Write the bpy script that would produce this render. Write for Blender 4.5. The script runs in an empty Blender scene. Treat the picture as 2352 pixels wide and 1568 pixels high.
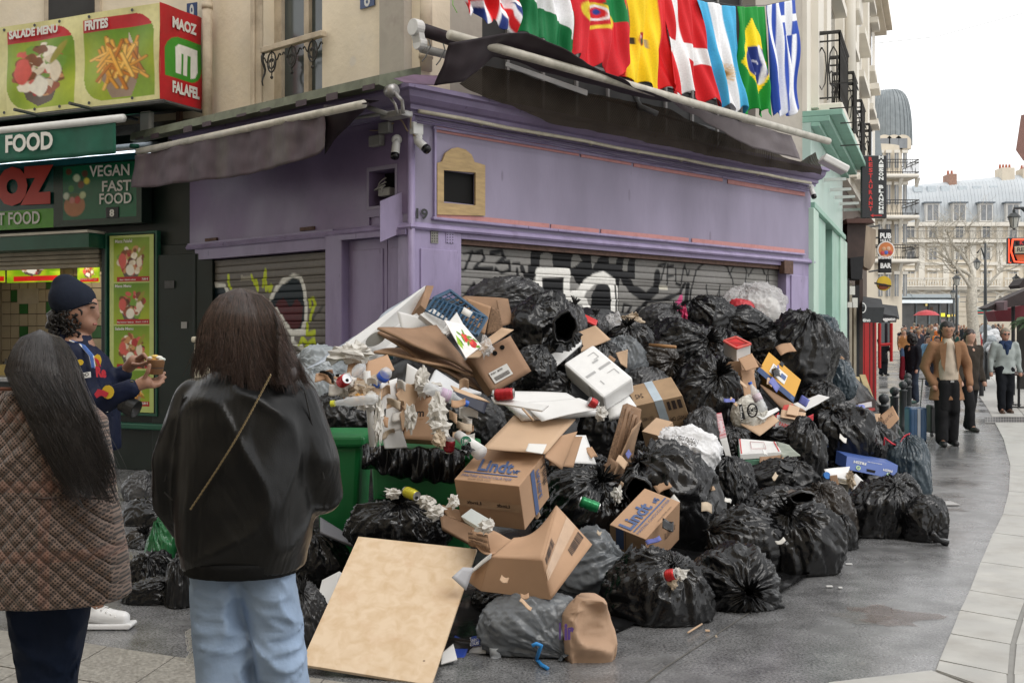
import bpy,bmesh,math,random
import numpy as np
from mathutils import Vector,Matrix
R=math.radians
C=bpy.context.scene.collection
SC=bpy.context.scene
random.seed(7);np.random.seed(7)
# ---------------------------------------------------------------- camera, sky, sun, exposure
FD=2613.0;HC=1.55;HY=775.0
cam=bpy.data.objects.new('camera',bpy.data.cameras.new('camera'));C.objects.link(cam)
cam.location=(0,0,HC);cam.rotation_euler=(R(90),0,0)
cam.data.sensor_width=36;cam.data.lens=40.0;cam.data.shift_y=-9/2352
cam.data.clip_start=.1;cam.data.clip_end=1500
SC.camera=cam
world=bpy.data.worlds.new('World');SC.world=world;world.use_nodes=True
nt=world.node_tree;bg=nt.nodes['Background']
sky=nt.nodes.new('ShaderNodeTexSky');sky.sky_type='NISHITA';sky.sun_disc=False
sky.sun_elevation=R(55);sky.sun_rotation=R(150);sky.dust_density=3
tc=nt.nodes.new('ShaderNodeTexCoord');ns=nt.nodes.new('ShaderNodeTexNoise');ns.inputs['Scale'].default_value=2.2;ns.inputs['Detail'].default_value=4
rp=nt.nodes.new('ShaderNodeMapRange');rp.inputs['To Min'].default_value=8.8;rp.inputs['To Max'].default_value=10.6
cb=nt.nodes.new('ShaderNodeCombineColor');mx=nt.nodes.new('ShaderNodeMix');mx.data_type='RGBA';mx.inputs[0].default_value=.93
L=nt.links.new
L(tc.outputs['Generated'],ns.inputs['Vector']);L(ns.outputs['Fac'],rp.inputs['Value'])
for i in range(3):L(rp.outputs[0],cb.inputs[i])
L(sky.outputs[0],mx.inputs[6]);L(cb.outputs[0],mx.inputs[7]);L(mx.outputs[2],bg.inputs['Color'])
bg.inputs['Strength'].default_value=.1
sl=bpy.data.lights.new('sun','SUN');sl.energy=0.9;sl.angle=R(35);sl.color=(1,.97,.93)
sun=bpy.data.objects.new('sun',sl);C.objects.link(sun)
sun.rotation_euler=(R(38),R(12),R(25))
SC.view_settings.view_transform='Standard';SC.view_settings.look='None';SC.view_settings.gamma=1
SC.view_settings.use_curve_mapping=False;SC.view_settings.exposure=0.62
# ---------------------------------------------------------------- pixel -> place helpers
def P(px,py,Y):return Vector(((px-1176)/FD*Y,Y,HC-(py-HY)/FD*Y))
def G(px,py,z=0):
 Y=(HC-z)*FD/(py-HY);return P(px,py,Y)
def gy(py):return HC*FD/(py-HY)
class Wall:
 def __init__(s,ox,oy,ux,uy):
  l=math.hypot(ux,uy);s.o=Vector((ox,oy,0));s.u=Vector((ux/l,uy/l,0));s.n=Vector((uy/l,-ux/l,0))
  if s.n.dot(-s.o)<0:s.n=-s.n
 def pt(s,u,z,n=0):return s.o+s.u*u+s.n*n+Vector((0,0,z))
 def px(s,px,py,n=0):
  d=Vector(((px-1176)/FD,1,-(py-HY)/FD));o=s.o+s.n*n;c=Vector((0,0,HC))
  t=(o-c).dot(s.n)/d.dot(s.n);p=c+d*t;q=p-s.o
  return q.dot(s.u),p.z
 def P(s,px,py,n=0):
  u,z=s.px(px,py,n);return s.pt(u,z,n)
CX,CY=-.928,10.5
FR=Wall(CX,CY,.7085,.7056)
FL=Wall(CX,CY,-.740,.672)
FM=Wall(CX-.740*3.7,CY+.672*3.7,-.908,.418)
FG=Wall(CX+.7085*7.04,CY+.7056*7.04,.3766,1)
# ---------------------------------------------------------------- materials
MATS={}
def newmat(name):
 m=bpy.data.materials.new(name);m.use_nodes=True;return m,m.node_tree,m.node_tree.nodes['Principled BSDF']
def mat(name,col,rough=.6,var=.12,vs=6,bump=.15,bs=60,metal=0,spec=.5,dirt=0,dirtcol=(.05,.045,.04),ds=3,trans=0,alpha=1,ior=1.45,aniso=None,sheen=0,coat=0,bd=.004,detail=5,rvar=0,emit=0,fleck=0):
 if name in MATS:return MATS[name]
 m,t,b=newmat(name);N=t.nodes.new;L=t.links.new
 geo=N('ShaderNodeNewGeometry');mp=N('ShaderNodeMapping');L(geo.outputs['Position'],mp.inputs['Vector'])
 if aniso:mp.inputs['Scale'].default_value=aniso
 n1=N('ShaderNodeTexNoise');n1.inputs['Scale'].default_value=vs;n1.inputs['Detail'].default_value=detail;L(mp.outputs[0],n1.inputs['Vector'])
 mr=N('ShaderNodeMapRange');mr.inputs['From Min'].default_value=.3;mr.inputs['From Max'].default_value=.7
 mr.inputs['To Min'].default_value=1-var;mr.inputs['To Max'].default_value=1+var;L(n1.outputs['Fac'],mr.inputs['Value'])
 mm=N('ShaderNodeMix');mm.data_type='RGBA';mm.blend_type='MULTIPLY';mm.inputs[0].default_value=1
 mm.inputs[6].default_value=(*col,1);cc=N('ShaderNodeCombineColor')
 for i in range(3):L(mr.outputs[0],cc.inputs[i])
 L(cc.outputs[0],mm.inputs[7]);out=mm.outputs[2]
 if dirt>0:
  n2=N('ShaderNodeTexNoise');n2.inputs['Scale'].default_value=ds;n2.inputs['Detail'].default_value=8;n2.inputs['Roughness'].default_value=.65
  L(mp.outputs[0],n2.inputs['Vector'])
  r2=N('ShaderNodeMapRange');r2.inputs['From Min'].default_value=.48;r2.inputs['From Max'].default_value=.72;r2.inputs['To Max'].default_value=dirt;L(n2.outputs['Fac'],r2.inputs['Value'])
  m2=N('ShaderNodeMix');m2.data_type='RGBA';L(r2.outputs[0],m2.inputs[0]);L(out,m2.inputs[6]);m2.inputs[7].default_value=(*dirtcol,1);out=m2.outputs[2]
 if fleck:
  vo=N('ShaderNodeTexVoronoi');vo.inputs['Scale'].default_value=fleck;L(mp.outputs[0],vo.inputs['Vector']);r5=N('ShaderNodeMapRange');r5.inputs['From Min'].default_value=.07;r5.inputs['From Max'].default_value=.10;r5.inputs['To Min'].default_value=.7;r5.inputs['To Max'].default_value=0;L(vo.outputs['Distance'],r5.inputs['Value'])
  m5=N('ShaderNodeMix');m5.data_type='RGBA';L(r5.outputs[0],m5.inputs[0]);L(out,m5.inputs[6]);m5.inputs[7].default_value=(*dirtcol,1);out=m5.outputs[2]
 L(out,b.inputs['Base Color'])
 b.inputs['Roughness'].default_value=rough
 if rvar:
  r3=N('ShaderNodeMapRange');r3.inputs['From Min'].default_value=.35;r3.inputs['From Max'].default_value=.65;r3.inputs['To Min'].default_value=max(.02,rough-rvar);r3.inputs['To Max'].default_value=rough+rvar
  L(n1.outputs['Fac'],r3.inputs['Value']);L(r3.outputs[0],b.inputs['Roughness'])
 b.inputs['Metallic'].default_value=metal;b.inputs['Specular IOR Level'].default_value=spec
 b.inputs['Transmission Weight'].default_value=trans;b.inputs['Alpha'].default_value=alpha;b.inputs['IOR'].default_value=ior
 b.inputs['Sheen Weight'].default_value=sheen;b.inputs['Coat Weight'].default_value=coat
 if emit:b.inputs['Emission Color'].default_value=(*col,1);b.inputs['Emission Strength'].default_value=emit
 if bump>0:
  n4=N('ShaderNodeTexNoise');n4.inputs['Scale'].default_value=bs;n4.inputs['Detail'].default_value=6;L(mp.outputs[0],n4.inputs['Vector'])
  bp=N('ShaderNodeBump');bp.inputs['Strength'].default_value=bump;bp.inputs['Distance'].default_value=bd;L(n4.outputs['Fac'],bp.inputs['Height']);L(bp.outputs[0],b.inputs['Normal'])
 MATS[name]=m;return m
def plastic(name,col,rough=.28,alpha=1,bump=.55,trans=0,sc=9,bd=.02):
 """thin crumpled film: creases from ridged noise in object space"""
 if name in MATS:return MATS[name]
 m,t,b=newmat(name);N=t.nodes.new;L=t.links.new
 g=N('ShaderNodeNewGeometry');d=N('ShaderNodeTexNoise');d.inputs['Scale'].default_value=3;L(g.outputs['Position'],d.inputs['Vector'])
 va=N('ShaderNodeVectorMath');va.operation='MULTIPLY_ADD';va.inputs[1].default_value=(.35,.35,.35);L(d.outputs['Color'],va.inputs[0]);L(g.outputs['Position'],va.inputs[2])
 v=N('ShaderNodeTexVoronoi');v.feature='DISTANCE_TO_EDGE';v.inputs['Scale'].default_value=sc;v.inputs['Randomness'].default_value=1;L(va.outputs[0],v.inputs['Vector'])
 v2=N('ShaderNodeTexVoronoi');v2.inputs['Scale'].default_value=sc*2.3;L(va.outputs[0],v2.inputs['Vector'])
 n=N('ShaderNodeTexNoise');n.inputs['Scale'].default_value=sc*2.5;n.inputs['Detail'].default_value=4;L(va.outputs[0],n.inputs['Vector'])
 ab=N('ShaderNodeMath');ab.operation='SUBTRACT';ab.inputs[1].default_value=.5;L(n.outputs['Fac'],ab.inputs[0])
 a2=N('ShaderNodeMath');a2.operation='ABSOLUTE';L(ab.outputs[0],a2.inputs[0])
 s1=N('ShaderNodeMath');s1.operation='MINIMUM';s1.inputs[1].default_value=.22;L(v.outputs['Distance'],s1.inputs[0])
 s2=N('ShaderNodeMath');s2.operation='MULTIPLY_ADD';s2.inputs[1].default_value=1.3;L(a2.outputs[0],s2.inputs[0]);L(s1.outputs[0],s2.inputs[2])
 s3=N('ShaderNodeMath');s3.operation='MULTIPLY_ADD';s3.inputs[1].default_value=.35;L(v2.outputs['Distance'],s3.inputs[0]);L(s2.outputs[0],s3.inputs[2])
 bp=N('ShaderNodeBump');bp.inputs['Strength'].default_value=bump;bp.inputs['Distance'].default_value=bd;L(s3.outputs[0],bp.inputs['Height']);L(bp.outputs[0],b.inputs['Normal'])
 b.inputs['Base Color'].default_value=(*col,1);b.inputs['Roughness'].default_value=rough;b.inputs['Alpha'].default_value=alpha
 b.inputs['Transmission Weight'].default_value=trans;b.inputs['Specular IOR Level'].default_value=.42
 r3=N('ShaderNodeMapRange');r3.inputs['To Min'].default_value=rough*.7;r3.inputs['To Max'].default_value=rough*1.3;L(d.outputs['Fac'],r3.inputs['Value']);L(r3.outputs[0],b.inputs['Roughness'])
 MATS[name]=m;return m
def printmat(name,rough=.5,bump=.1,bs=30,emit=0,spec=.4,alpha=1,mul=1):
 """printed or painted sheet: the colour comes from the mesh's own 'Col' attribute"""
 if name in MATS:return MATS[name]
 m,t,b=newmat(name);N=t.nodes.new;L=t.links.new
 a=N('ShaderNodeAttribute');a.attribute_name='Col'
 g=N('ShaderNodeNewGeometry');n=N('ShaderNodeTexNoise');n.inputs['Scale'].default_value=bs;n.inputs['Detail'].default_value=5;L(g.outputs['Position'],n.inputs['Vector'])
 mr=N('ShaderNodeMapRange');mr.inputs['To Min'].default_value=.82*mul;mr.inputs['To Max'].default_value=1.18*mul;L(n.outputs['Fac'],mr.inputs['Value'])
 mm=N('ShaderNodeVectorMath');mm.operation='SCALE';L(a.outputs['Color'],mm.inputs[0]);L(mr.outputs[0],mm.inputs['Scale'])
 L(mm.outputs[0],b.inputs['Base Color']);b.inputs['Roughness'].default_value=rough;b.inputs['Specular IOR Level'].default_value=spec;b.inputs['Alpha'].default_value=alpha
 if emit:L(a.outputs['Color'],b.inputs['Emission Color']);b.inputs['Emission Strength'].default_value=emit
 bp=N('ShaderNodeBump');bp.inputs['Strength'].default_value=bump;bp.inputs['Distance'].default_value=.01;L(n.outputs['Fac'],bp.inputs['Height']);L(bp.outputs[0],b.inputs['Normal'])
 MATS[name]=m;return m
def glow(name,col,s):
 if name in MATS:return MATS[name]
 m,t,b=newmat(name);b.inputs['Base Color'].default_value=(*col,1);b.inputs['Emission Color'].default_value=(*col,1);b.inputs['Emission Strength'].default_value=s
 MATS[name]=m;return m
 # ---------------------------------------------------------------- numpy gradient noise
_perm=np.random.RandomState(3).permutation(256);_perm=np.concatenate([_perm,_perm,_perm])
_gr=np.random.RandomState(5).normal(size=(256,3));_gr/=np.linalg.norm(_gr,axis=1)[:,None]
def pn(p,s=1.0,off=0.0):
 p=np.asarray(p,float)*s+off;i=np.floor(p).astype(int);f=p-i;i&=255;w=f*f*f*(f*(f*6-15)+10);r=0
 for dx in(0,1):
  for dy in(0,1):
   for dz in(0,1):
    h=_perm[_perm[_perm[(i[:,0]+dx)&255]+((i[:,1]+dy)&255)]+((i[:,2]+dz)&255)]
    g=_gr[h];d=(g*(f-np.array([dx,dy,dz]))).sum(1)
    r=r+d*(w[:,0]if dx else 1-w[:,0])*(w[:,1]if dy else 1-w[:,1])*(w[:,2]if dz else 1-w[:,2])
 return r*1.5
def ridge(p,s,off=0):return 1-np.abs(pn(p,s,off))*2
# ---------------------------------------------------------------- mesh collecting
class MB:
 def __init__(s):s.v=[];s.f=[];s.m=[]
 def add(s,vs,fs,mi=0):
  o=len(s.v);s.v+=[tuple(v)for v in vs];s.f+=[tuple(i+o for i in f)for f in fs];s.m+=[mi]*len(fs);return s
 def box8(s,p,mi=0):
  return s.add(p,[(3,2,1,0),(4,5,6,7),(0,1,5,4),(1,2,6,5),(2,3,7,6),(3,0,4,7)],mi)
 def box(s,a,b,mi=0):
  (x0,y0,z0),(x1,y1,z1)=a,b
  return s.box8([(x0,y0,z0),(x1,y0,z0),(x1,y1,z0),(x0,y1,z0),(x0,y0,z1),(x1,y0,z1),(x1,y1,z1),(x0,y1,z1)],mi)
 def wbox(s,W,u0,u1,z0,z1,n0,n1,mi=0):
  q=lambda n:[W.pt(u0,z0,n),W.pt(u1,z0,n),W.pt(u1,z1,n),W.pt(u0,z1,n)]
  return s.box8(q(n0)+q(n1),mi)
 def quad(s,a,b,c,d,mi=0):return s.add([a,b,c,d],[(0,1,2,3)],mi)
 def tube(s,pts,r,seg=8,mi=0,cap=True):
  pts=[Vector(p)for p in pts];n=len(pts);rs=r if isinstance(r,(list,tuple))else[r]*n
  vs=[];pu=None
  for i,p in enumerate(pts):
   d=(pts[min(i+1,n-1)]-pts[max(i-1,0)])
   if d.length<1e-9:d=Vector((0,0,1))
   d.normalize()
   if pu is None:pu=d.orthogonal().normalized()
   else:
    pu=(pu-d*pu.dot(d));
    if pu.length<1e-6:pu=d.orthogonal()
    pu.normalize()
   w=d.cross(pu)
   for k in range(seg):
    a=2*math.pi*k/seg;vs.append(p+(pu*math.cos(a)+w*math.sin(a))*rs[i])
  fs=[(i*seg+k,i*seg+(k+1)%seg,(i+1)*seg+(k+1)%seg,(i+1)*seg+k)for i in range(n-1)for k in range(seg)]
  if cap:fs+=[tuple(reversed(range(seg))),tuple((n-1)*seg+k for k in range(seg))]
  return s.add(vs,fs,mi)
 def lathe(s,c,prof,seg=16,mi=0,axis=None):
  c=Vector(c);ax=(axis or Vector((0,0,1))).normalized();u=ax.orthogonal().normalized();w=ax.cross(u)
  vs=[c+ax*z+(u*math.cos(2*math.pi*k/seg)+w*math.sin(2*math.pi*k/seg))*r for r,z in prof for k in range(seg)]
  n=len(prof)
  fs=[(i*seg+k,i*seg+(k+1)%seg,(i+1)*seg+(k+1)%seg,(i+1)*seg+k)for i in range(n-1)for k in range(seg)]
  fs+=[tuple(reversed(range(seg))),tuple((n-1)*seg+k for k in range(seg))]
  return s.add(vs,fs,mi)
 def prism(s,poly,off,mi=0):
  off=Vector(off);n=len(poly);a=[Vector(p)for p in poly]
  return s.add(a+[p+off for p in a],[tuple(range(n)),tuple(n+i for i in reversed(range(n)))]+[(i,i+n,(i+1)%n+n,(i+1)%n)for i in range(n)],mi)
 def grid(s,fn,nu,nv,mi=0):
  vs=[fn(i/nu,j/nv)for j in range(nv+1)for i in range(nu+1)];w=nu+1
  return s.add(vs,[(j*w+i,j*w+i+1,(j+1)*w+i+1,(j+1)*w+i)for j in range(nv)for i in range(nu)],mi)
 def sphere(s,c,r,mi=0,seg=12,rings=8,sc=(1,1,1)):
  c=Vector(c);vs=[c+Vector((0,0,r*sc[2]))]
  for j in range(1,rings):
   t=math.pi*j/rings
   for k in range(seg):vs.append(c+Vector((r*sc[0]*math.sin(t)*math.cos(2*math.pi*k/seg),r*sc[1]*math.sin(t)*math.sin(2*math.pi*k/seg),r*sc[2]*math.cos(t))))
  vs.append(c-Vector((0,0,r*sc[2])));e=len(vs)-1
  fs=[(0,1+k,1+(k+1)%seg)for k in range(seg)]+[(e,1+(rings-2)*seg+(k+1)%seg,1+(rings-2)*seg+k)for k in range(seg)]
  fs+=[(1+(j)*seg+k,1+(j+1)*seg+k,1+(j+1)*seg+(k+1)%seg,1+j*seg+(k+1)%seg)for j in range(rings-2)for k in range(seg)]
  return s.add(vs,fs,mi)
 def build(s,name,mats,parent=None,smooth=False,label=None,cat=None,group=None,kind=None,solid=0,bevel=0,recalc=True):
  me=bpy.data.meshes.new(name);v=np.array([tuple(x)for x in s.v],float).reshape(-1,3)
  if parent is not None:org=Vector(gloc(parent))
  else:
   lo=v.min(0);hi=v.max(0);org=Vector(((lo[0]+hi[0])/2,(lo[1]+hi[1])/2,lo[2]))
  v=v-np.array(org);me.from_pydata(v.tolist(),[],s.f)
  for m in(mats if isinstance(mats,(list,tuple))else[mats]):me.materials.append(m)
  if any(s.m):me.polygons.foreach_set('material_index',s.m)
  if recalc:
   b=bmesh.new();b.from_mesh(me);bmesh.ops.recalc_face_normals(b,faces=b.faces);b.to_mesh(me);b.free()
  if smooth:me.polygons.foreach_set('use_smooth',[True]*len(me.polygons))
  o=bpy.data.objects.new(name,me);C.objects.link(o)
  if parent is not None:o.parent=parent
  else:o.location=org
  if solid:md=o.modifiers.new('t','SOLIDIFY');md.thickness=solid;md.offset=0
  if bevel:md=o.modifiers.new('b','BEVEL');md.width=bevel;md.segments=2;md.limit_method='ANGLE'
  tag(o,label,cat,group,kind);return o
def gloc(o):
 l=Vector(o.location)
 while o.parent:o=o.parent;l+=Vector(o.location)
 return l
def tag(o,label=None,cat=None,group=None,kind=None):
 if label:o['label']=label
 if cat:o['category']=cat
 if group:o['group']=group
 if kind:o['kind']=kind
 return o
def thing(name,loc,label,cat,group=None,kind=None):
 o=bpy.data.objects.new(name,None);o.empty_display_size=.2;C.objects.link(o);o.location=Vector(loc);return tag(o,label,cat,group,kind)
def copy_tree(o,parent=None):
 c=o.copy();C.objects.link(c)
 if parent is not None:c.parent=parent
 for ch in list(o.children):copy_tree(ch,c)
 return c
 # ---------------------------------------------------------------- lettering
_tc={}
def textmesh(s,bold=.0,spacing=1.0):
 k=(s,bold,spacing)
 if k in _tc:return _tc[k]
 cu=bpy.data.curves.new('lettering','FONT');cu.body=s;cu.offset=bold;cu.space_character=spacing;cu.resolution_u=3;cu.fill_mode='FRONT'
 ob=bpy.data.objects.new('lettering',cu);C.objects.link(ob);bpy.context.view_layer.update()
 me=ob.to_mesh();n=len(me.vertices);v=np.zeros(n*3);me.vertices.foreach_get('co',v);v=v.reshape(-1,3)
 f=[tuple(p.vertices)for p in me.polygons];ob.to_mesh_clear();C.objects.unlink(ob);bpy.data.objects.remove(ob);bpy.data.curves.remove(cu)
 if n:
  lo=v.min(0);hi=v.max(0);v=(v-lo)/np.maximum(hi-lo,1e-6)
 _tc[k]=(v,f);return _tc[k]
def addtext(mb,s,bl,br,tl,off=.003,bold=.012,mi=0,spacing=1.0,shear=0,fn=None):
 """s set into the parallelogram bottom-left, bottom-right, top-left"""
 v,f=textmesh(s,bold,spacing)
 if not len(v):return mb
 bl,br,tl=Vector(bl),Vector(br),Vector(tl);U=br-bl;V=tl-bl;n=U.cross(V).normalized()
 if n.dot(Vector((0,0,HC))-bl)<0:n=-n
 vs=[bl+U*(x+shear*y)+V*y+n*off for x,y,_ in v]
 return mb.add(vs,f,mi)
def text(s,bl,br,tl,m,parent,off=.003,bold=.012,name='lettering',**k):
 mb=MB();addtext(mb,s,bl,br,tl,off,bold,**k)
 if mb.v:return mb.build(name,m,parent,recalc=False)
 # ---------------------------------------------------------------- painted canvases (paint and print only)
def S(c):
 c=np.array(c[:3],float)/255;return np.where(c<=.04045,c/12.92,((c+.055)/1.055)**2.4)
class Canvas:
 def __init__(s,w,h,bg=(255,255,255),asp=None):
  s.w,s.h=w,h;s.a=np.zeros((h,w,3));s.a[:]=S(bg);s.asp=asp or w/h
  s.X,s.Y=np.meshgrid((np.arange(w)+.0)/(w-1),(np.arange(h)+.0)/(h-1))
 def put(s,m,c,al=1):
  m=np.clip(m,0,1)[...,None]*al;s.a=s.a*(1-m)+S(c)*m
 def rect(s,x0,y0,x1,y1,c,al=1):s.put(((s.X>=x0)&(s.X<=x1)&(s.Y>=y0)&(s.Y<=y1)).astype(float),c,al)
 def ell(s,cx,cy,rx,ry,c,ang=0,al=1,noise=0,ns=8,seed=0):
  a=math.radians(ang);dx=(s.X-cx)*s.asp;dy=s.Y-cy;rx=rx*s.asp
  x=dx*math.cos(a)+dy*math.sin(a);y=-dx*math.sin(a)+dy*math.cos(a);d=np.sqrt((x/rx)**2+(y/ry)**2)
  if noise:d=d+noise*s.noise(ns,seed)
  s.put(np.clip((1-d)*min(rx,ry)*s.h*1.0+.5,0,1),c,al)
 def noise(s,sc,seed=0):
  p=np.stack([s.X.ravel()*s.asp,s.Y.ravel(),np.full(s.X.size,seed*3.7)],1);return pn(p,sc).reshape(s.X.shape)
 def poly(s,pts,c,al=1):
  ins=np.zeros(s.X.shape,bool);n=len(pts)
  for i in range(n):
   (x0,y0),(x1,y1)=pts[i],pts[(i+1)%n]
   if y0==y1:continue
   ins^=((y0>s.Y)!=(y1>s.Y))&(s.X<(x1-x0)*(s.Y-y0)/(y1-y0)+x0)
  s.put(ins.astype(float),c,al)
 def stroke(s,pts,w,c,al=1,soft=1.2):
  d=np.full(s.X.shape,9.)
  for(x0,y0),(x1,y1)in zip(pts[:-1],pts[1:]):
   ax,bx=x0*s.asp,x1*s.asp;vx,vy=bx-ax,y1-y0;l=vx*vx+vy*vy+1e-12
   t=np.clip(((s.X*s.asp-ax)*vx+(s.Y-y0)*vy)/l,0,1);d=np.minimum(d,np.hypot(s.X*s.asp-ax-t*vx,s.Y-y0-t*vy))
  s.put(np.clip((w-d)*s.h/soft+.5,0,1),c,al)
 def tint(s,c,amt,sc=4,seed=1):
  n=np.clip(s.noise(sc,seed)*1.2+.4,0,1);s.put(n,c,amt)
 def build(s,name,fn,m,parent=None,smooth=True,**k):
  """fn(u,v) -> point, u to the right, v down"""
  mb=MB();mb.grid(fn,s.w-1,s.h-1);o=mb.build(name,m,parent,smooth=smooth,recalc=False,**k)
  col=np.ones((s.w*s.h,4),np.float32);col[:,:3]=s.a.reshape(-1,3)
  at=o.data.color_attributes.new('Col','FLOAT_COLOR','POINT');at.data.foreach_set('color',col.ravel());return o
def bil(a,b,c,d):
 a,b,c,d=map(Vector,(a,b,c,d))
 return lambda u,v:(a*(1-u)+b*u)*(1-v)+(d*(1-u)+c*u)*v
 # ---------------------------------------------------------------- fused bodies
def fuse(parts,vox=.02,smooth=4,shapes=None):
 """parts: (p0,r0,p1,r1) capsules and shapes MB; fused into one skin; returns verts,faces"""
 mb=MB()
 for p0,r0,p1,r1 in parts:
  p0=Vector(p0);p1=Vector(p1);mb.sphere(p0,r0,seg=14,rings=9);mb.sphere(p1,r1,seg=14,rings=9)
  if(p1-p0).length>1e-4:mb.tube([p0,p1],[r0,r1],seg=14)
 for sh in(shapes or[]):mb.add(sh.v,sh.f)
 me=bpy.data.meshes.new('t');me.from_pydata([tuple(v)for v in mb.v],[],mb.f)
 b=bmesh.new();b.from_mesh(me);bmesh.ops.recalc_face_normals(b,faces=b.faces);b.to_mesh(me);b.free()
 o=bpy.data.objects.new('t',me);C.objects.link(o)
 md=o.modifiers.new('r','REMESH');md.mode='VOXEL';md.voxel_size=vox
 if smooth:m2=o.modifiers.new('s','SMOOTH');m2.iterations=smooth;m2.factor=.5
 dg=bpy.context.evaluated_depsgraph_get();dg.update();em=o.evaluated_get(dg).to_mesh()
 n=len(em.vertices);v=np.zeros(n*3);em.vertices.foreach_get('co',v);f=[tuple(p.vertices)for p in em.polygons]
 o.evaluated_get(dg).to_mesh_clear();C.objects.unlink(o);bpy.data.objects.remove(o);bpy.data.meshes.remove(me)
 return v.reshape(-1,3),f
def fused(name,parts,m,parent,vox=.02,smooth=4,shapes=None,disp=None,**k):
 v,f=fuse(parts,vox,smooth,shapes)
 if disp is not None:v=disp(v)
 mb=MB();mb.v=[tuple(x)for x in v];mb.f=f;mb.m=[0]*len(f)
 return mb.build(name,m,parent,smooth=True,recalc=False,**k)
def ell(c,r,seg=16,rings=12,rot=None):
 mb=MB();mb.sphere((0,0,0),1,seg=seg,rings=rings);M=rot or Matrix.Identity(3)
 mb.v=[tuple(Vector(c)+M@Vector((x*r[0],y*r[1],z*r[2])))for x,y,z in mb.v];return mb
def loft(rings,seg=28,cap=True):
 """rings: (centre, halfwidth, halfdepth, yaw[, power]) bottom to top"""
 mb=MB();vs=[]
 for r in rings:
  c,a,b,yaw=r[:4];pw=r[4]if len(r)>4 else 2.3;c=Vector(c)
  for k in range(seg):
   t=2*math.pi*k/seg;ct,st=math.cos(t),math.sin(t)
   x=a*math.copysign(abs(ct)**(2/pw),ct);y=b*math.copysign(abs(st)**(2/pw),st)
   vs.append(c+Vector((x*math.cos(yaw)-y*math.sin(yaw),x*math.sin(yaw)+y*math.cos(yaw),0)))
 n=len(rings);fs=[(i*seg+k,i*seg+(k+1)%seg,(i+1)*seg+(k+1)%seg,(i+1)*seg+k)for i in range(n-1)for k in range(seg)]
 if cap:fs+=[tuple(reversed(range(seg))),tuple((n-1)*seg+k for k in range(seg))]
 mb.add(vs,fs);return mb
 # ================================================================ ground
def asphalt():
 m,t,b=newmat('asphalt');N=t.nodes.new;L=t.links.new
 g=N('ShaderNodeNewGeometry')
 def noise(s,d=5,r=.6):
  n=N('ShaderNodeTexNoise');n.inputs['Scale'].default_value=s;n.inputs['Detail'].default_value=d;n.inputs['Roughness'].default_value=r;L(g.outputs['Position'],n.inputs['Vector']);return n.outputs['Fac']
 def mr(x,a,b_,c,d):
  r=N('ShaderNodeMapRange');L(x,r.inputs['Value'])
  for k,v in zip(('From Min','From Max','To Min','To Max'),(a,b_,c,d)):r.inputs[k].default_value=v
  return r.outputs[0]
 big=noise(.55,4);mid=noise(5,6);fine=noise(75,6,.75);v=N('ShaderNodeTexVoronoi');v.inputs['Scale'].default_value=70;L(g.outputs['Position'],v.inputs['Vector'])
 c1=N('ShaderNodeMix');c1.data_type='RGBA';L(mr(fine,.38,.66,0,1),c1.inputs[0]);c1.inputs[6].default_value=(.055,.055,.058,1);c1.inputs[7].default_value=(.29,.29,.29,1)
 c2=N('ShaderNodeMix');c2.data_type='RGBA';L(mr(v.outputs['Distance'],.12,.2,.6,0),c2.inputs[0]);L(c1.outputs[2],c2.inputs[6]);c2.inputs[7].default_value=(.36,.35,.33,1)
 gum=N('ShaderNodeTexVoronoi');gum.inputs['Scale'].default_value=2.6;L(g.outputs['Position'],gum.inputs['Vector'])
 c3=N('ShaderNodeMix');c3.data_type='RGBA';L(mr(gum.outputs['Distance'],.05,.07,.55,0),c3.inputs[0]);L(c2.outputs[2],c3.inputs[6]);c3.inputs[7].default_value=(.3,.29,.27,1)
 c4=N('ShaderNodeMix');c4.data_type='RGBA';c4.blend_type='MULTIPLY';c4.inputs[0].default_value=1;L(c3.outputs[2],c4.inputs[6]);cc=N('ShaderNodeCombineColor')
 mm=mr(mid,.32,.68,.62,1.3)
 for i in range(3):L(mm,cc.inputs[i])
 L(cc.outputs[0],c4.inputs[7]);L(c4.outputs[2],b.inputs['Base Color'])
 L(mr(big,.4,.62,.13,.36),b.inputs['Roughness']);b.inputs['Specular IOR Level'].default_value=.75
 bp=N('ShaderNodeBump');bp.inputs['Strength'].default_value=.2;bp.inputs['Distance'].default_value=.004;L(fine,bp.inputs['Height']);L(bp.outputs[0],b.inputs['Normal'])
 return m
M_asph=asphalt()
M_stone=mat('pale_granite',(.40,.395,.37),.55,.16,4,.3,220,dirt=.4,dirtcol=(.2,.17,.14),ds=2.5,bd=.003,rvar=.15)
M_stoneL=mat('grey_granite',(.27,.255,.225),.5,.35,60,.3,180,dirt=.5,dirtcol=(.13,.115,.1),ds=5,bd=.003,rvar=.12)
M_joint=mat('joint_mortar',(.10,.095,.085),.8);M_bed=mat('paving_bed',(.24,.235,.22),.7)
mb=MB();mb.quad((-60,-14,0),(120,-14,0),(120,260,0),(-60,260,0));mb.build('ground',M_asph,kind='structure')
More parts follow.
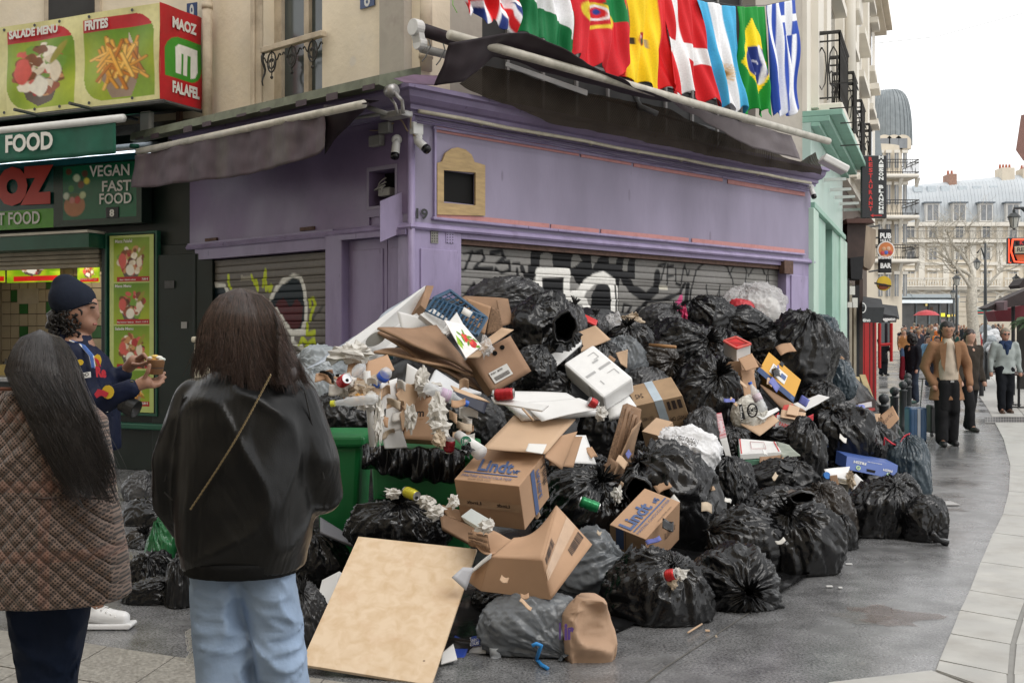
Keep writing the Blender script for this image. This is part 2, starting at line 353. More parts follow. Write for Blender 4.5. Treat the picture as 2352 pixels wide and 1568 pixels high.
# pale stone edging at the right
EDGE=[(1900,1572),(2067,1550),(2146,1542),(2155.5,1520.5),(2182,1459),(2203.7,1405),(2226.5,1358.5),(2252,1293),(2281,1226),(2303,1183),(2314,1148),(2320,1105),(2320,1070),(2310,1025),(2290,975),(2262,930),(2236,893),(2214,850)]
ed=[G(*e)for e in EDGE];far=G(2215,800)
poly=[Vector((p.x,p.y,.004))for p in ed]+[Vector((60,61,.004)),Vector((60,3,.004)),Vector((ed[0].x,3,.004))]
bm_=MB();bm_.add(poly,[tuple(range(len(poly)))]);base=bm_.build('stone_pavement',M_bed,kind='structure')
slab_pairs=[((2146,1542),(2316,1600)),((2155.5,1520.5),(2316,1553)),((2182,1459),(2322,1484)),((2203.7,1405),(2338,1428)),((2226.5,1358.5),(2356,1380)),((2252,1293),(2390,1312)),((2281,1226),(2420,1243)),((2303,1183),(2440,1197)),((2317,1130),(2440,1140)),((2320,1070),(2430,1078)),((2305,1010),(2400,1017)),((2270,942),(2345,948)),((2230,880),(2290,884)),((2214,850),(2262,853))]
def slabquad(a,b,c,d,g=.006,z=.012,m=M_stone,par=base,name='slab'):
 ps=[Vector(a),Vector(b),Vector(c),Vector(d)];ce=sum(ps,Vector())/4
 q=[]
 for p in ps:
  dv=ce-p;dv.z=0;q.append(p+dv.normalized()*g*1.4+Vector((0,0,0)))
 t=[Vector((p.x,p.y,z+random.uniform(-.001,.001)))for p in q];o=[Vector((p.x,p.y,.005))for p in q]
 mb=MB();mb.box8(o+t);return mb.build(name,m,par)
for(a,b),(c,d)in zip(slab_pairs[:-1],slab_pairs[1:]):
 slabquad(G(*a),G(*b),G(*d),G(*c))
 A,B,Cc,D=G(*b),G(*b),G(*d),G(*d);off=Vector((1.0,.12,0))
 for k in range(4):
  slabquad(G(*b)+off*k+Vector((.02,0,0)),G(*b)+off*(k+1),G(*d)+off*(k+1),G(*d)+off*k+Vector((.02,0,0)))
slabquad(G(1900,1571),G(2140,1543),Vector((2.2,4.6,0)),Vector((1.2,4.6,0)))
slabquad(Vector((2.25,4.6,0)),G(2148,1545),G(2312,1602),Vector((3.2,4.6,0)))
# grey granite slabs, near left
o0=G(403,1512);U=Vector((.9,-.42,0)).normalized();Wv=Vector((-.12,-.99,0))
bl_=MB();pts=[o0+U*-4.2,o0+U*4,o0+U*4+Wv*4,o0+U*-4.2+Wv*4];bl_.add([Vector((p.x,p.y,.004))for p in pts],[(0,1,2,3)]);gb=bl_.build('granite_pavement',M_joint,kind='structure')
for j in range(6):
 for i in range(-9,9):
  s_=.0 if j%2==0 else .21
  a=o0+U*(i*.43+s_)+Wv*(j*.5);slabquad(a,a+U*.43,a+U*.43+Wv*.5,a+Wv*.5,.004,.012,M_stoneL,gb)
  # iron grate across the gutter
gr=thing('drain_grate',G(2330,965),'long iron drain grate set across the pavement near the man in the grey jacket','grate')
M_iron=mat('cast_iron',(.03,.03,.032),.45,.2,20,.3,80,metal=.3)
g0=G(2262,958);g1=G(2420,958);g2=G(2420,972);g3=G(2262,972)
mb=MB();mb.box8([Vector((p.x,p.y,.005))for p in(g3,g2,g1,g0)]+[Vector((p.x,p.y,.014))for p in(g3,g2,g1,g0)]);mb.build('frame',mat('grate_stone',(.22,.21,.2),.5),gr)
for k in range(26):
 u=(k+.5)/26;a=g3.lerp(g2,u-.012);b=g3.lerp(g2,u+.012);c=g0.lerp(g1,u+.012);d=g0.lerp(g1,u-.012)
 for s0,s1 in((.12,.44),(.56,.88)):
  q=[a.lerp(d,s0),b.lerp(c,s0),b.lerp(c,s1),a.lerp(d,s1)]
  mb=MB();mb.box8([Vector((p.x,p.y,.0145))for p in q]+[Vector((p.x,p.y,.017))for p in q]);mb.build('slot',M_iron,gr)
  # puddle stains and flat litter are added with the rubbish
  # ================================================================ purple corner shop
M_pur=mat('purple_paint',(.245,.20,.33),.45,.13,1.3,.25,30,dirt=.5,dirtcol=(.13,.10,.16),ds=2.6,aniso=(1.5,1.5,.5),fleck=5,rvar=.1)
M_pur2=mat('purple_panel_paint',(.265,.235,.325),.6,.14,1.1,.2,30,dirt=.3,dirtcol=(.19,.16,.22),ds=2.4,aniso=(1.6,1.6,.5),fleck=2.5)
M_pur3=mat('violet_paint',(.30,.25,.40),.4,.12,3,.25,40,dirt=.45,dirtcol=(.12,.09,.15),ds=4,aniso=(1.5,1.5,.5),fleck=5)
M_pink=mat('pink_undercoat',(.52,.24,.23),.7,.2,9,.3,60,dirt=.55,dirtcol=(.22,.13,.12),ds=9)
M_wood=mat('bare_wood',(.44,.31,.15),.65,.15,5,.2,80,aniso=(1,1,6),dirt=.35,dirtcol=(.2,.13,.07),ds=8)
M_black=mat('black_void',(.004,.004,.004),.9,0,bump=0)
M_rust=mat('rusty_wood',(.10,.055,.04),.75,.35,20,.4,60)
M_pvc=mat('cream_pvc',(.50,.46,.36),.45,.12,8,.05,40,dirt=.4,dirtcol=(.25,.22,.15),ds=6)
M_white=mat('white_plastic',(.62,.62,.6),.35,.06,10,.02)
M_grey=mat('grey_plastic',(.30,.295,.28),.5,.1,10,.05,dirt=.3)
M_steel=mat('galvanised',(.35,.34,.33),.45,.2,15,.1,metal=.6)
M_cream=mat('cream_render',(.74,.65,.50),.85,.13,1.3,.45,14,dirt=.4,dirtcol=(.62,.57,.5),fleck=1.5,ds=1.6,bd=.012)
M_creamtrim=mat('cream_trim',(.52,.44,.33),.75,.15,4,.3,25,dirt=.5,dirtcol=(.22,.16,.11),ds=5)
M_shut=printmat('shutter_paint',.5,.12,25,spec=.3,mul=1.15)
M_zinc=mat('dark_metal',(.06,.06,.06),.5,.2,20)
shop=thing('corner_shop',FR.pt(0,0,0),'purple painted corner shop with two shuttered openings below a plain fascia','shop')
def wprism(W,pts,n0,n1,mi=0,mb=None):
 mb=mb or MB();q=[W.px(x,y,n1)for x,y in pts];mb.prism([W.pt(u,z,n1)for u,z in q],W.n*(n0-n1),mi);return mb
def wboxpx(W,x0,y0,x1,y1,n0,n1,mb=None,mi=0):
 """upright box on the wall: left edge px x0, right edge px x1, z from (x0,y0) top to (x0,y1) bottom"""
 mb=mb or MB();ua,z1=W.px(x0,y0,n1);ub,_=W.px(x1,y0,n1);_,z0=W.px(x0,y1,n1);u0,u1=min(ua,ub),max(ua,ub)
 mb.wbox(W,u0,u1,z0,z1,n0,n1,mi);return mb
LEN=7.04
zl=2.50
# backing wall (dark interior side) so nothing shows through
mb=MB();mb.wbox(FR,0.4,LEN,0,3.85,-.35,-.25);mb.wbox(FL,0.4,3.7,0,3.85,-.35,-.25);mb.build('back_wall',M_black,shop)
def fascia_with_holes(W,u0,u1,z0,z1,n0,n1,hu0,hu1,hz0,hz1,m,name):
 mb=MB()
 mb.wbox(W,u0,hu0,z0,z1,n0,n1);mb.wbox(W,hu1,u1,z0,z1,n0,n1);mb.wbox(W,hu0,hu1,z0,hz0,n0,n1);mb.wbox(W,hu0,hu1,hz1,z1,n0,n1)
 return mb.build(name,m,shop)
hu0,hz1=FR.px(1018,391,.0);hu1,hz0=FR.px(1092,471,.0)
fascia_with_holes(FR,0,LEN,2.62,3.62,-.2,0,hu0,hu1,hz0,hz1,M_pur2,'fascia')
mb=MB();mb.wbox(FR,hu0+.001,hu1-.001,hz0+.001,hz1-.001,-.19,-.03);mb.build('painted_dark_board',M_black,shop)  # flat black board filling the plate hole, interior darkness put into its colour
lu1,lz1=FL.px(848,395,0);lu0,lz0=FL.px(908,468,0)
mb=MB();n0,n1=-.2,0
mb.wbox(FL,0,lu0,2.70,3.62,n0,n1);mb.wbox(FL,lu1,3.72,2.62,3.62,n0,n1);mb.wbox(FL,lu0,lu1,2.70,lz0,n0,n1);mb.wbox(FL,lu0,lu1,lz1,3.62,n0,n1)
mb.build('fascia',mat('purple_shade_paint',(.20,.15,.26),.4,.15,1.2,.2,30,dirt=.4,dirtcol=(.11,.08,.14),ds=1.7,rvar=.12),shop)  # darker copy of the purple for the left face, shade put into the colour
# raised frame of the sign panel: mouldings + pink strips
def strip(W,a,b,h,n0,n1,m,name,**k):
 ua,za=W.px(*a,n1);ub,zb=W.px(*b,n1);z=(za+zb)/2;mb=MB();mb.wbox(W,min(ua,ub),max(ua,ub),z-h/2,z+h/2,n0,n1);return mb.build(name,m,shop,**k)
for a,b in(((1003,296),(1330,353)),((1335,354),(1450,375)),((1456,376),(1660,413)),((1672,415),(1849,448))):
 strip(FR,a,b,.055,.002,.012,M_pink,'pink_strip')
for a,b in(((1003,494),(1262,520)),((1266,521),(1376,532)),((1381,532),(1582,552)),((1590,553),(1848,578))):
 strip(FR,a,b,.055,.002,.014,M_pink,'pink_strip')
strip(FR,(997,288),(1851,443),.022,.0,.035,M_pur3,'moulding');strip(FR,(997,500),(1851,585),.03,.0,.045,M_pur3,'moulding',bevel=.01)
ul=FR.px(996,400)[0];mb=MB();z1=FR.px(997,290)[1];z0=FR.px(997,500)[1];mb.wbox(FR,ul-.012,ul+.012,z0,z1,0,.03);mb.build('moulding',M_pur3,shop)
# cornice: stepped profile along both faces, mitred at the corner
def cornice(prof,m,name):
 mb=MB()
 cor=lambda n,z:FR.pt(0,z,0)+(FR.n+FL.n*1.0)*0+corner_off(n)+Vector((0,0,0))
 for(n,z),(n2,z2)in zip(prof[:-1],prof[1:]):
  a=FR.pt(LEN+.05,z,n);b=FR.pt(LEN+.05,z2,n2);c=corner_pt(n2,z2);d=corner_pt(n,z);e=FL.pt(3.74,z2,n2);f=FL.pt(3.74,z,n)
  mb.quad(a,b,c,d);mb.quad(d,c,e,f)
 return mb.build(name,m,shop,recalc=True)
def corner_pt(n,z):
 k=FR.n.dot(FL.n);w=(FR.n+FL.n)/(1+k);return FR.pt(0,z,0)+w*n
cornice([(0,3.60),(.05,3.60),(.05,3.63),(.09,3.64),(.09,3.68),(.14,3.69),(.19,3.73),(.21,3.78),(.26,3.79),(.26,3.83),(.12,3.87),(-.2,3.87)],M_pur,'cornice')
cornice([(0,2.55),(.03,2.55),(.045,2.57),(.03,2.60),(0,2.62)],M_pur3,'lintel_moulding')
# corner edge roll
mb=MB();mb.tube([corner_pt(.0,0.0),corner_pt(.0,3.6)],.035,10);mb.build('corner_bead',M_pur3,shop,smooth=True)
# lintel over right shutter, pilasters
us0=FR.px(1060,560)[0];us1=FR.px(1806,640)[0]
mb=MB();mb.wbox(FR,us0,us1,zl,2.62,-.12,-.002);mb.build('lintel',M_pur,shop)
mb=MB();mb.wbox(FR,us0,us1,zl-.05,zl,-.14,-.04);mb.build('shutter_housing',M_rust,shop)
mb=MB();mb.wbox(FR,0,us0,0,2.62,-.2,0);mb.wbox(FR,.10,us0-.06,.2,2.38,0,.018);mb.build('pilaster',M_pur3,shop,bevel=.008)
mb=MB();mb.wbox(FR,us1,LEN,0,2.62,-.2,0);mb.wbox(FR,us1+.1,LEN-.1,.2,2.38,0,.018);mb.build('pilaster',M_pur3,shop,bevel=.008)
mb=wboxpx(FR,1802,598,1822,628,-.03,.05);mb.build('bracket',M_rust,shop)
mb=MB();ua,za=FR.px(1046,527,.03);ub,_=FR.px(1132,537,.03);mb.wbox(FR,ua,ub,za-.03,za+.02,0,.03);mb.build('wood_strip',M_rust,shop,bevel=.005)
# pipe under the cornice
pa=FR.px(962,256,.12);pb=FR.px(1862,420,.12);zc=(pa[1]+pb[1])/2
mb=MB();mb.tube([FR.pt(pa[0]+i*(pb[0]-pa[0])/12,zc+.006*math.sin(i*2.1),.12)for i in range(13)],.02,8)
for i in range(1,9):mb.tube([FR.pt(pa[0]+i*.8,zc,.12-.02),FR.pt(pa[0]+i*.8+.012,zc,.12-.02)],.028,8)
mb.build('pipe',M_pvc,shop,smooth=True)
for k in range(3):
 mb=MB();mb.tube([FR.pt(pa[0]+i*(pb[0]-pa[0])/24,zc-.05-.02*k-.015*abs(math.sin(i*1.3+k)),.10)for i in range(25)],.006,5);mb.build('cable',mat('dark_purple_cable',(.10,.075,.15),.6),shop,smooth=True)
 # arched wooden plate with black hole
pts=[(1003,493),(1003,375),(1015,371),(1022,352),(1036,342),(1050,339),(1068,344),(1082,356),(1089,373),(1101,376),(1113,380),(1113,496)]
q=[FR.px(x,y,.02)for x,y in pts];mb=MB()
hole=[FR.px(1018,391,.02),FR.px(1018,466,.02),FR.px(1091,472,.02),FR.px(1091,397,.02)]
o_=[FR.pt(u,z,.02)for u,z in q];h_=[FR.pt(u,z,.02)for u,z in hole]
# ring faces between outline and hole (fan by nearest hole corner)
vs=o_+h_;n_=len(o_);hc=[1,0,0,0,0,0,0,3,3,3,3,2]
fs=[]
for i in range(n_):
 j=(i+1)%n_;a,b=n_+hc[i],n_+hc[j]
 fs.append((i,j,b)if a==b else(i,j,b,a))
mb.add(vs,fs);mb.build('sign_plate',M_wood,shop,solid=.02)
# house number and perforated plates
text('19',FR.P(954,503,.012),FR.P(981,505,.012),FR.P(954,478,.012),mat('black_enamel',(.012,.012,.012),.4),shop,.012,.03,'number')
M_perf=mat('perforated_plate',(.20,.19,.17),.5,.2,30)
for i,(x0,x1,m_)in enumerate(((990,1007,M_perf),(1025,1043,M_pur3))):
 mb=wboxpx(FR,x0,519 if i==0 else 522,x1,558,.002,.008);pl=mb.build('perforated_plate',m_,shop)
 mb=MB()
 for a in range(3):
  for b in range(6):
   u=x0+3+a*(x1-x0-6)/2;v=(521 if i==0 else 524)+3+b*6;p=FR.P(u,v,.009);mb.lathe(p-FR.n*.001,[(.006,0),(.006,.002)],6,axis=FR.n)
 mb.build('hole',M_black,pl)
 # ---- left face details
vu0,_=FL.px(752,600);vu1,_=FL.px(448,600)
mb=MB();mb.wbox(FL,vu0,vu1,2.43,2.62,-.12,0.002);mb.wbox(FL,vu0-.12,3.72,2.58,2.62,0,.03);mb.build('lintel',M_pur,shop)
mb=MB();mb.wbox(FL,vu1,3.72,0,2.43,-.2,0.004);mb.build('pilaster',M_pur,shop)
pd0,_=FL.px(790,600);
mb=MB();mb.wbox(FL,pd0,vu0,0,2.56,-.2,.03);mb.build('pilaster',M_pur,shop,bevel=.01)
# door in two leaves, with header
mb=MB();mb.wbox(FL,0,pd0,2.50,2.70,-.2,-.02);mb.wbox(FL,0.03,pd0+.03,2.50,2.55,-.02,.05);mb.build('door_head',M_pur,shop)
dm,_=FL.px(879,700);
for a,b in((0.03,dm-.004),(dm+.004,pd0)):
 mb=MB();mb.wbox(FL,a,b,0,2.5,-.14,-.06);mb.wbox(FL,a+.05,b-.05,.15,2.40,-.06,-.048);d_=mb.build('door',M_pur,shop,bevel=.006)
mb=MB();mb.wbox(FL,dm-.004,dm+.004,0,2.5,-.16,-.10);mb.build('door_gap',M_black,shop)
mb=MB();mb.wbox(FL,-.0,.03,0,2.5,-.2,0);mb.build('pilaster',M_pur3,shop)
for x,y in((482,551),(702,526)):
 p0,z0=FL.px(x,y,.02);mb=MB();mb.wbox(FL,p0-.13,p0+.1,z0-.015,z0+.02,0,.02);mb.build('rusty_fixing',M_rust,shop)
 # hole frame and loose flap board
mb=MB();mb.wbox(FL,lu0-.03,lu0,lz0-.03,lz1+.04,0,.006);mb.wbox(FL,lu1,lu1+.03,lz0-.03,lz1+.04,0,.006);mb.wbox(FL,lu0,lu1,lz1,lz1+.04,0,.006);mb.wbox(FL,lu0,lu1,lz0-.03,lz0,0,.006);mb.build('hole_frame',M_pur2,shop)
mb=MB();mb.wbox(FL,lu0-.1,lu1+.1,lz0-.1,lz1+.1,-.27,-.21);mb.build('painted_dark_board',M_black,shop)  # black slab behind the hole, its darkness put into the colour
Yb=FL.P(905,500,.02).y
mb=MB();a,b,c,d=P(873,462,Yb-.12),P(936,436,Yb-.02),P(936,528,Yb-.02),P(873,556,Yb-.12);mb.add([a,b,c,d],[(0,1,2,3)]);mb.build('loose_board',M_pur3,shop,solid=.012)
# box with loose wires in the hole
jb=MB();ju,jz=FL.px(877,440,.0);jb.wbox(FL,ju-.08,ju+.08,jz-.04,jz+.04,-.1,-.02);jb.build('junction_box',M_grey,shop,bevel=.01)
for k in range(4):
 mb=MB();mb.tube([FL.pt(ju+.06-.05*k*t+.05*math.sin(5*t+k),jz+.02+(.22-.05*k)*t-.1*t*t,-.06+.03*k)for t in np.linspace(0,1,12)],.007,6);mb.build('wire',M_grey,shop,smooth=True)
 # ---- shutters
def shutter(W,u0,u1,ztop,n,nu,strokes,base,name='shutter',sw=.078,rev=False):
 ns=int((ztop)/sw);rows=7
 cv=Canvas(nu,ns*rows,base,asp=(u1-u0)/(ns*sw))
 cv.tint((120,118,112),.35,2,3);cv.tint((88,86,82),.45,5,9)
 def q(px,py):
  u,z=W.px(px,py,n);x=(u-u0)/(u1-u0)
  if rev:x=1-x
  return x,(ztop-z)/(ns*sw)
 strokes(cv,q)
 sh=thing('t',W.pt((u0+u1)/2,0,n),None,None);bpy.data.objects.remove(sh)
 hd=MB();hd.wbox(W,u0,u1,ztop-ns*sw-.03,ztop-ns*sw,n-.02,n+.02);par=hd.build(name,M_steel,shop)
 prof=[(0,.0),(.16,.010),(.36,.013),(.64,.013),(.90,.008)]
 for s in range(ns):
  z=ztop-s*sw
  mbv=[];
  pr=[(0.0,-.005),(.06,.001),(.25,.002),(.45,.002),(.65,.002),(.92,.001),(.98,-.005)]if s%3 else[(0.0,-.01),(.08,.009),(.25,.011),(.38,.003),(.6,.001),(.92,.001),(.98,-.006)]
  for t,dn in pr:
   for i in range(nu):
    x=i/(nu-1);x=1-x if rev else x
    mbv.append(W.pt(u0+(u1-u0)*x,z-t*sw,n+dn))
  m2=MB();m2.add(mbv,[(j*nu+i,j*nu+i+1,(j+1)*nu+i+1,(j+1)*nu+i)for j in range(rows-1)for i in range(nu-1)])
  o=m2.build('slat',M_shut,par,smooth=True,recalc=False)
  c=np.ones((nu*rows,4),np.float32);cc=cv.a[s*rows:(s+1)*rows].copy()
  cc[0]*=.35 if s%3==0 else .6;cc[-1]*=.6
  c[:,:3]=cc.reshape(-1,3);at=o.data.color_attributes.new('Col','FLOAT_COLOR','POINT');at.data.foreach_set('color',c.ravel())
 return par
def gR(cv,q):
 K=(18,18,20);Wt=(228,226,220)
 c=lambda pts:[q(1033.6+x*.3662,545.5+y*.3662)for x,y in pts]
 def st(pts,w,col=K,**k):cv.stroke(c(pts),w,col,**k)
 w=.0065
 st([(85,100),(140,88),(90,200),(75,205)],w);st([(150,95),(200,85),(215,130),(150,190),(265,190)],w);st([(255,95),(320,85),(345,125),(290,160),(370,150),(375,200),(320,222),(285,195)],w*1.2)
 st([(395,160),(435,160)],.006);st([(420,200),(420,235)],.008);st([(450,190),(470,235),(500,240),(500,180)],.012)
 cv.poly(c([(505,70),(560,20),(650,10),(700,30),(735,190),(735,215),(550,210),(500,300),(475,330),(500,240)]),K)
 cv.poly(c([(700,20),(900,30),(990,60),(1160,60),(1160,250),(1060,250),(1055,480),(1035,480),(1030,300),(960,240),(860,270),(830,330),(735,200)]),K)
 for a in([(565,110),(600,90),(640,110),(645,180),(560,190)],[(770,80),(830,140),(800,170),(755,190)],[(880,110),(930,60),(940,120),(890,190)],[(990,120),(1050,90),(1040,170),(1000,170)],[(1090,120),(1120,130),(1110,210),(1080,200)]):cv.poly(c(a),(118,116,112))
 cv.poly(c([(545,210),(740,208),(740,420),(735,420),(735,560),(560,560),(545,400),(500,400),(505,320),(550,300)]),K)
 st([(555,222),(735,222),(730,300),(735,480)],.021,Wt);st([(555,225),(560,330),(545,420)],.02,Wt);st([(500,350),(505,300),(545,290)],.014,Wt)
 st([(760,380),(820,345),(850,300),(900,262),(960,250),(1010,275),(1030,330),(1028,480)],.026,Wt);st([(780,400),(830,390),(860,440),(860,560)],.02,Wt)
 cv.poly(c([(880,560),(885,360),(920,300),(970,285),(1005,320),(1012,560)]),K)
 st([(1035,300),(1042,400),(1040,560)],.006,K)
 st([(1085,250),(1150,330),(1230,370),(1290,330),(1300,230)],.024);st([(1080,470),(1090,420),(1140,430),(1110,470)],.007);st([(1150,480),(1240,400),(1340,390),(1440,350),(1470,290)],.010)
 cv.poly(c([(1460,345),(1440,560),(1330,560),(1400,420)]),(190,70,120));st([(1490,300),(1480,400),(1470,540)],.016)
 for a in([(1305,175),(1350,165),(1320,270)],[(1365,170),(1360,300)],[(1360,180),(1400,175)],[(1360,245),(1400,240)],[(1415,190),(1415,290),(1445,300),(1465,190)],[(1465,190),(1470,170),(1490,240),(1500,210)]):st(a,.0055)
 st([(1500,400),(1520,290),(1545,200),(1600,155),(1680,155),(1740,190),(1770,260),(1785,340),(1760,420)],.0055);st([(1750,230),(1780,175),(1830,170),(1860,210),(1850,285),(1900,290)],.005);st([(1870,240),(1900,190),(1950,190),(1985,240),(1985,330)],.005)
 st([(1920,330),(1970,330),(2010,380),(2035,450),(2035,540)],.005);st([(1605,300),(1625,440)],.005);st([(1690,290),(1690,440)],.005);st([(1665,380),(1690,330)],.004);st([(1990,170),(2000,320)],.0045);st([(2050,180),(2070,290)],.0045);st([(2070,400),(2085,370),(2110,370)],.005);st([(1505,330),(1515,450)],.005)
 st([(90,370),(130,320),(150,290),(120,340),(150,360)],.009);
 for x in(190,240,290,340,390,440):st([(x,255),(x+30,258),(x+12,290)],.0045)
 cv.poly(c([(1312,295),(1366,298),(1366,330),(1312,328)]),(190,185,170))
SHR=shutter(FR,us0,us1,zl-.05,-.13,560,gR,(132,130,127))
def gL(cv,q):
 c=lambda pts:[q(402+x*.2930,516.8+y*.2930)for x,y in pts]
 N_=(8,26,32);Wt=(215,215,208);Ye=(190,205,20);Rd=(75,14,20)
 def st(pts,w,col,**k):cv.stroke(c(pts),w,col,**k)
 cv.poly(c([(240,540),(270,490),(340,475),(400,495),(430,600),(430,800),(380,860),(290,850),(250,760)]),N_);st([(260,860),(235,740),(230,600),(245,510),(310,472),(390,478),(425,540)],.010,Wt)
 pt=[(750,580),(800,490),(860,430),(930,395),(985,410),(1015,500),(1030,640),(1025,760),(990,830),(920,850),(840,760),(790,660)]
 cv.poly(c(pt),N_);cv.poly(c([(790,620),(850,560),(900,640),(960,580),(1005,640),(990,780),(930,830),(860,770)]),Rd);st(pt+[(920,850),(925,920),(1000,960)],.011,Wt);st([(920,860),(1020,840)],.01,Wt)
 for a in([(420,400),(425,470),(440,500)],[(600,400),(650,500),(640,430)],[(690,480),(710,350),(715,500),(755,470)],[(740,520),(760,480)],[(1060,640),(1060,580),(1085,570),(1100,620),(1070,690),(1060,750)],[(1040,780),(1035,860),(1095,840)],[(975,940),(1000,890),(1040,930),(1090,900),(1110,980)],[(1010,990),(1060,930)],[(175,690),(190,760),(240,860)],[(205,850),(230,790)]):st(a,.009,Ye,al=.9)
 st([(1080,730),(1160,640)],.006,(60,58,55));cv.poly(c([(518,395),(597,395),(597,438),(518,438)]),(150,145,130))
SHL=shutter(FL,vu0,vu1,2.42,-.10,300,gL,(104,99,92),rev=True)
# ---- junction boxes, camera bodies, conduit at the corner
def cctv(base,d,label,s=1.0):
 b=Vector(base);d=Vector(d).normalized();t=thing('security_camera',b,label,'security camera')
 mb=MB();mb.lathe(b,[(.001,0),(.045*s,0),(.05*s,.02*s),(.03*s,.035*s),(.001,.035*s)],14,axis=Vector((0,-1,0)));mb.build('mount',M_white,t,smooth=True)
 e=b+Vector((0,-.05*s,-.03*s));mb=MB();mb.tube([b+Vector((0,-.03*s,0)),e,e+d*.03*s],.014*s,8);mb.build('arm',M_white,t,smooth=True)
 mb=MB();mb.lathe(e,[(.001,0),(.032*s,0),(.038*s,.02*s),(.04*s,.12*s),(.036*s,.125*s)],16,axis=d);mb.build('housing',M_white,t,smooth=True)
 mb=MB();mb.lathe(e+d*.12*s,[(.041*s,0),(.041*s,.03*s),(.036*s,.045*s),(.001,.043*s)],16,axis=d);mb.build('lens_ring',mat('black_gloss',(.01,.01,.011),.15),t,smooth=True)
 return t
cctv(FL.P(912,322,.03),(-.08,-.35,-1),'white bullet security camera pointing straight down on the left of the shop corner')
cctv(FR.P(958,316,.03),(.75,-.5,-.75),'white bullet security camera pointing right beneath the white junction box',1.05)
cctv(FR.P(1861,430,.05),(.2,-.5,-1),'small white security camera at the far right end of the purple fascia',.9)
jt=[('grey square junction box above the downward camera',FL,868,283,892,308,M_grey),('white square junction box right of the shop corner',FR,950,279,973,307,M_white),('dusty open junction box with exposed wiring on the shaded purple fascia',FL,846,313,872,338,M_grey)]
for lb,W_,x0,y0,x1,y1,m_ in jt:
 mb=wboxpx(W_,x0,y0,x1,y1,.005,.07);mb.build('junction_box',m_,label=lb,cat='junction box',bevel=.008)
mb=MB();mb.tube([FR.P(945,205,.03),FR.P(944,260,.03),FR.P(943,290,.03),FR.P(950,310,.04),FR.P(958,316,.05)],.008,6)
mb.tube([FL.P(905,262,.03),FL.P(925,280,.03),FL.P(935,300,.04),FR.P(956,312,.04)],.008,6);mb.tube([FL.P(850,300,.03),FL.P(870,300,.02),FL.P(905,283,.03)],.006,6)
mb.build('cable_loop',mat('brown_cable',(.32,.24,.16),.6),smooth=True,label='loose beige cables dangling round the corner of the purple shop',cat='cable')
# ================================================================ cream house above
house=thing('cream_house',FL.pt(0,3.9,-.1),'cream rendered house standing over the purple shop with a tall window','house')
zt=9.5
wu0,wz0=FL.px(740,228,-.12);wu1,_=FL.px(605,228,-.12);wz1=7.2
mb=MB();q=(3.86,zt);n=(-.5,-.12)
mb.wbox(FL,-.0,wu0,3.86,zt,*n);mb.wbox(FL,wu1,3.9,3.86,zt,*n);mb.wbox(FL,wu0,wu1,3.86,wz0-.02,*n);mb.wbox(FL,wu0,wu1,wz1,zt,*n);mb.build('wall',M_cream,house)
# window reveal, frame, panes
win=MB();fr=M_creamtrim
for a,b,c,d in((wu0,wu0+.07,wz0,wz1),(wu1-.13,wu1,wz0,wz1),(wu0+.07,wu1-.13,wz0,wz0+.10),((wu0+wu1)/2-.10,(wu0+wu1)/2-.02,wz0+.10,wz1)):win.wbox(FL,a,b,c,d,-.34,-.26)
w_=win.build('window',fr,house)
pm=mat('grey_glass',(.055,.07,.07),.12,.25,1.5,.03,10,spec=.8)
mid=(wu0+wu1)/2-.06
for a,b in((wu0+.07,mid-.04),(mid+.04,wu1-.13)):
 mb=MB();mb.wbox(FL,a,b,wz0+.1,wz1,-.32,-.305);mb.build('pane',pm,w_)
mb=MB();mb.wbox(FL,wu0-.02,wu1+.05,wz0-.12,wz0-.02,-.3,-.06);mb.build('sill',M_creamtrim,house,bevel=.01)
mb=MB();mb.wbox(FL,wu1,wu1+.16,3.95,zt,-.12,-.09);mb.wbox(FL,wu1+.1,wu1+.16,3.95,zt,-.09,-.06);mb.build('jamb_moulding',M_creamtrim,house,bevel=.01)
# balustrade of the window: handrail and cast iron scrolls
bal=MB();h0=FL.P(605,119,-.05);ra,rz=FL.px(600,119,-.04);rb,_=FL.px(741,80,-.04)
bal.wbox(FL,rb,ra,rz-.02,rz+.04,-.09,-.02);rail=bal.build('handrail',M_creamtrim,house,bevel=.008)
M_iron2=mat('dark_iron',(.03,.028,.025),.6,.2,30)
W2=ra-rb;nn=3
for k in range(nn):
 cu=rb+W2*(k+.5)/nn;mb=MB();r=.085
 mb.tube([FL.pt(cu+r*.85*math.cos(t),rz-.14+r*1.25*math.sin(t),-.05)for t in np.linspace(0,2*math.pi,17)],.009,5)
 for s in(-1,1):
  mb.tube([FL.pt(cu+s*(.02+.05*t)*math.cos(6*t),rz-.14+(.02+.06*t)*math.sin(6*t),-.05)for t in np.linspace(0,1,12)],.006,5)
  mb.tube([FL.pt(cu+s*(.06+.1*t),rz-.10-.03*math.sin(6*t),-.05)for t in np.linspace(0,1,9)],.008,5)
 mb.tube([FL.pt(cu,rz-.02,-.05),FL.pt(cu,rz-.32,-.05)],.006,5);mb.sphere(FL.pt(cu,rz-.30,-.05),.018,seg=8,rings=5)
 mb.build('scroll',M_iron2,rail,smooth=True)
mb=MB();mb.tube([FL.pt(ra-.03,rz-.02-.35*t,-.05+.02*math.sin(9*t))for t in np.linspace(0,1,9)],[.02-.012*t for t in np.linspace(0,1,9)],6);mb.build('bracket',M_iron2,rail,smooth=True)
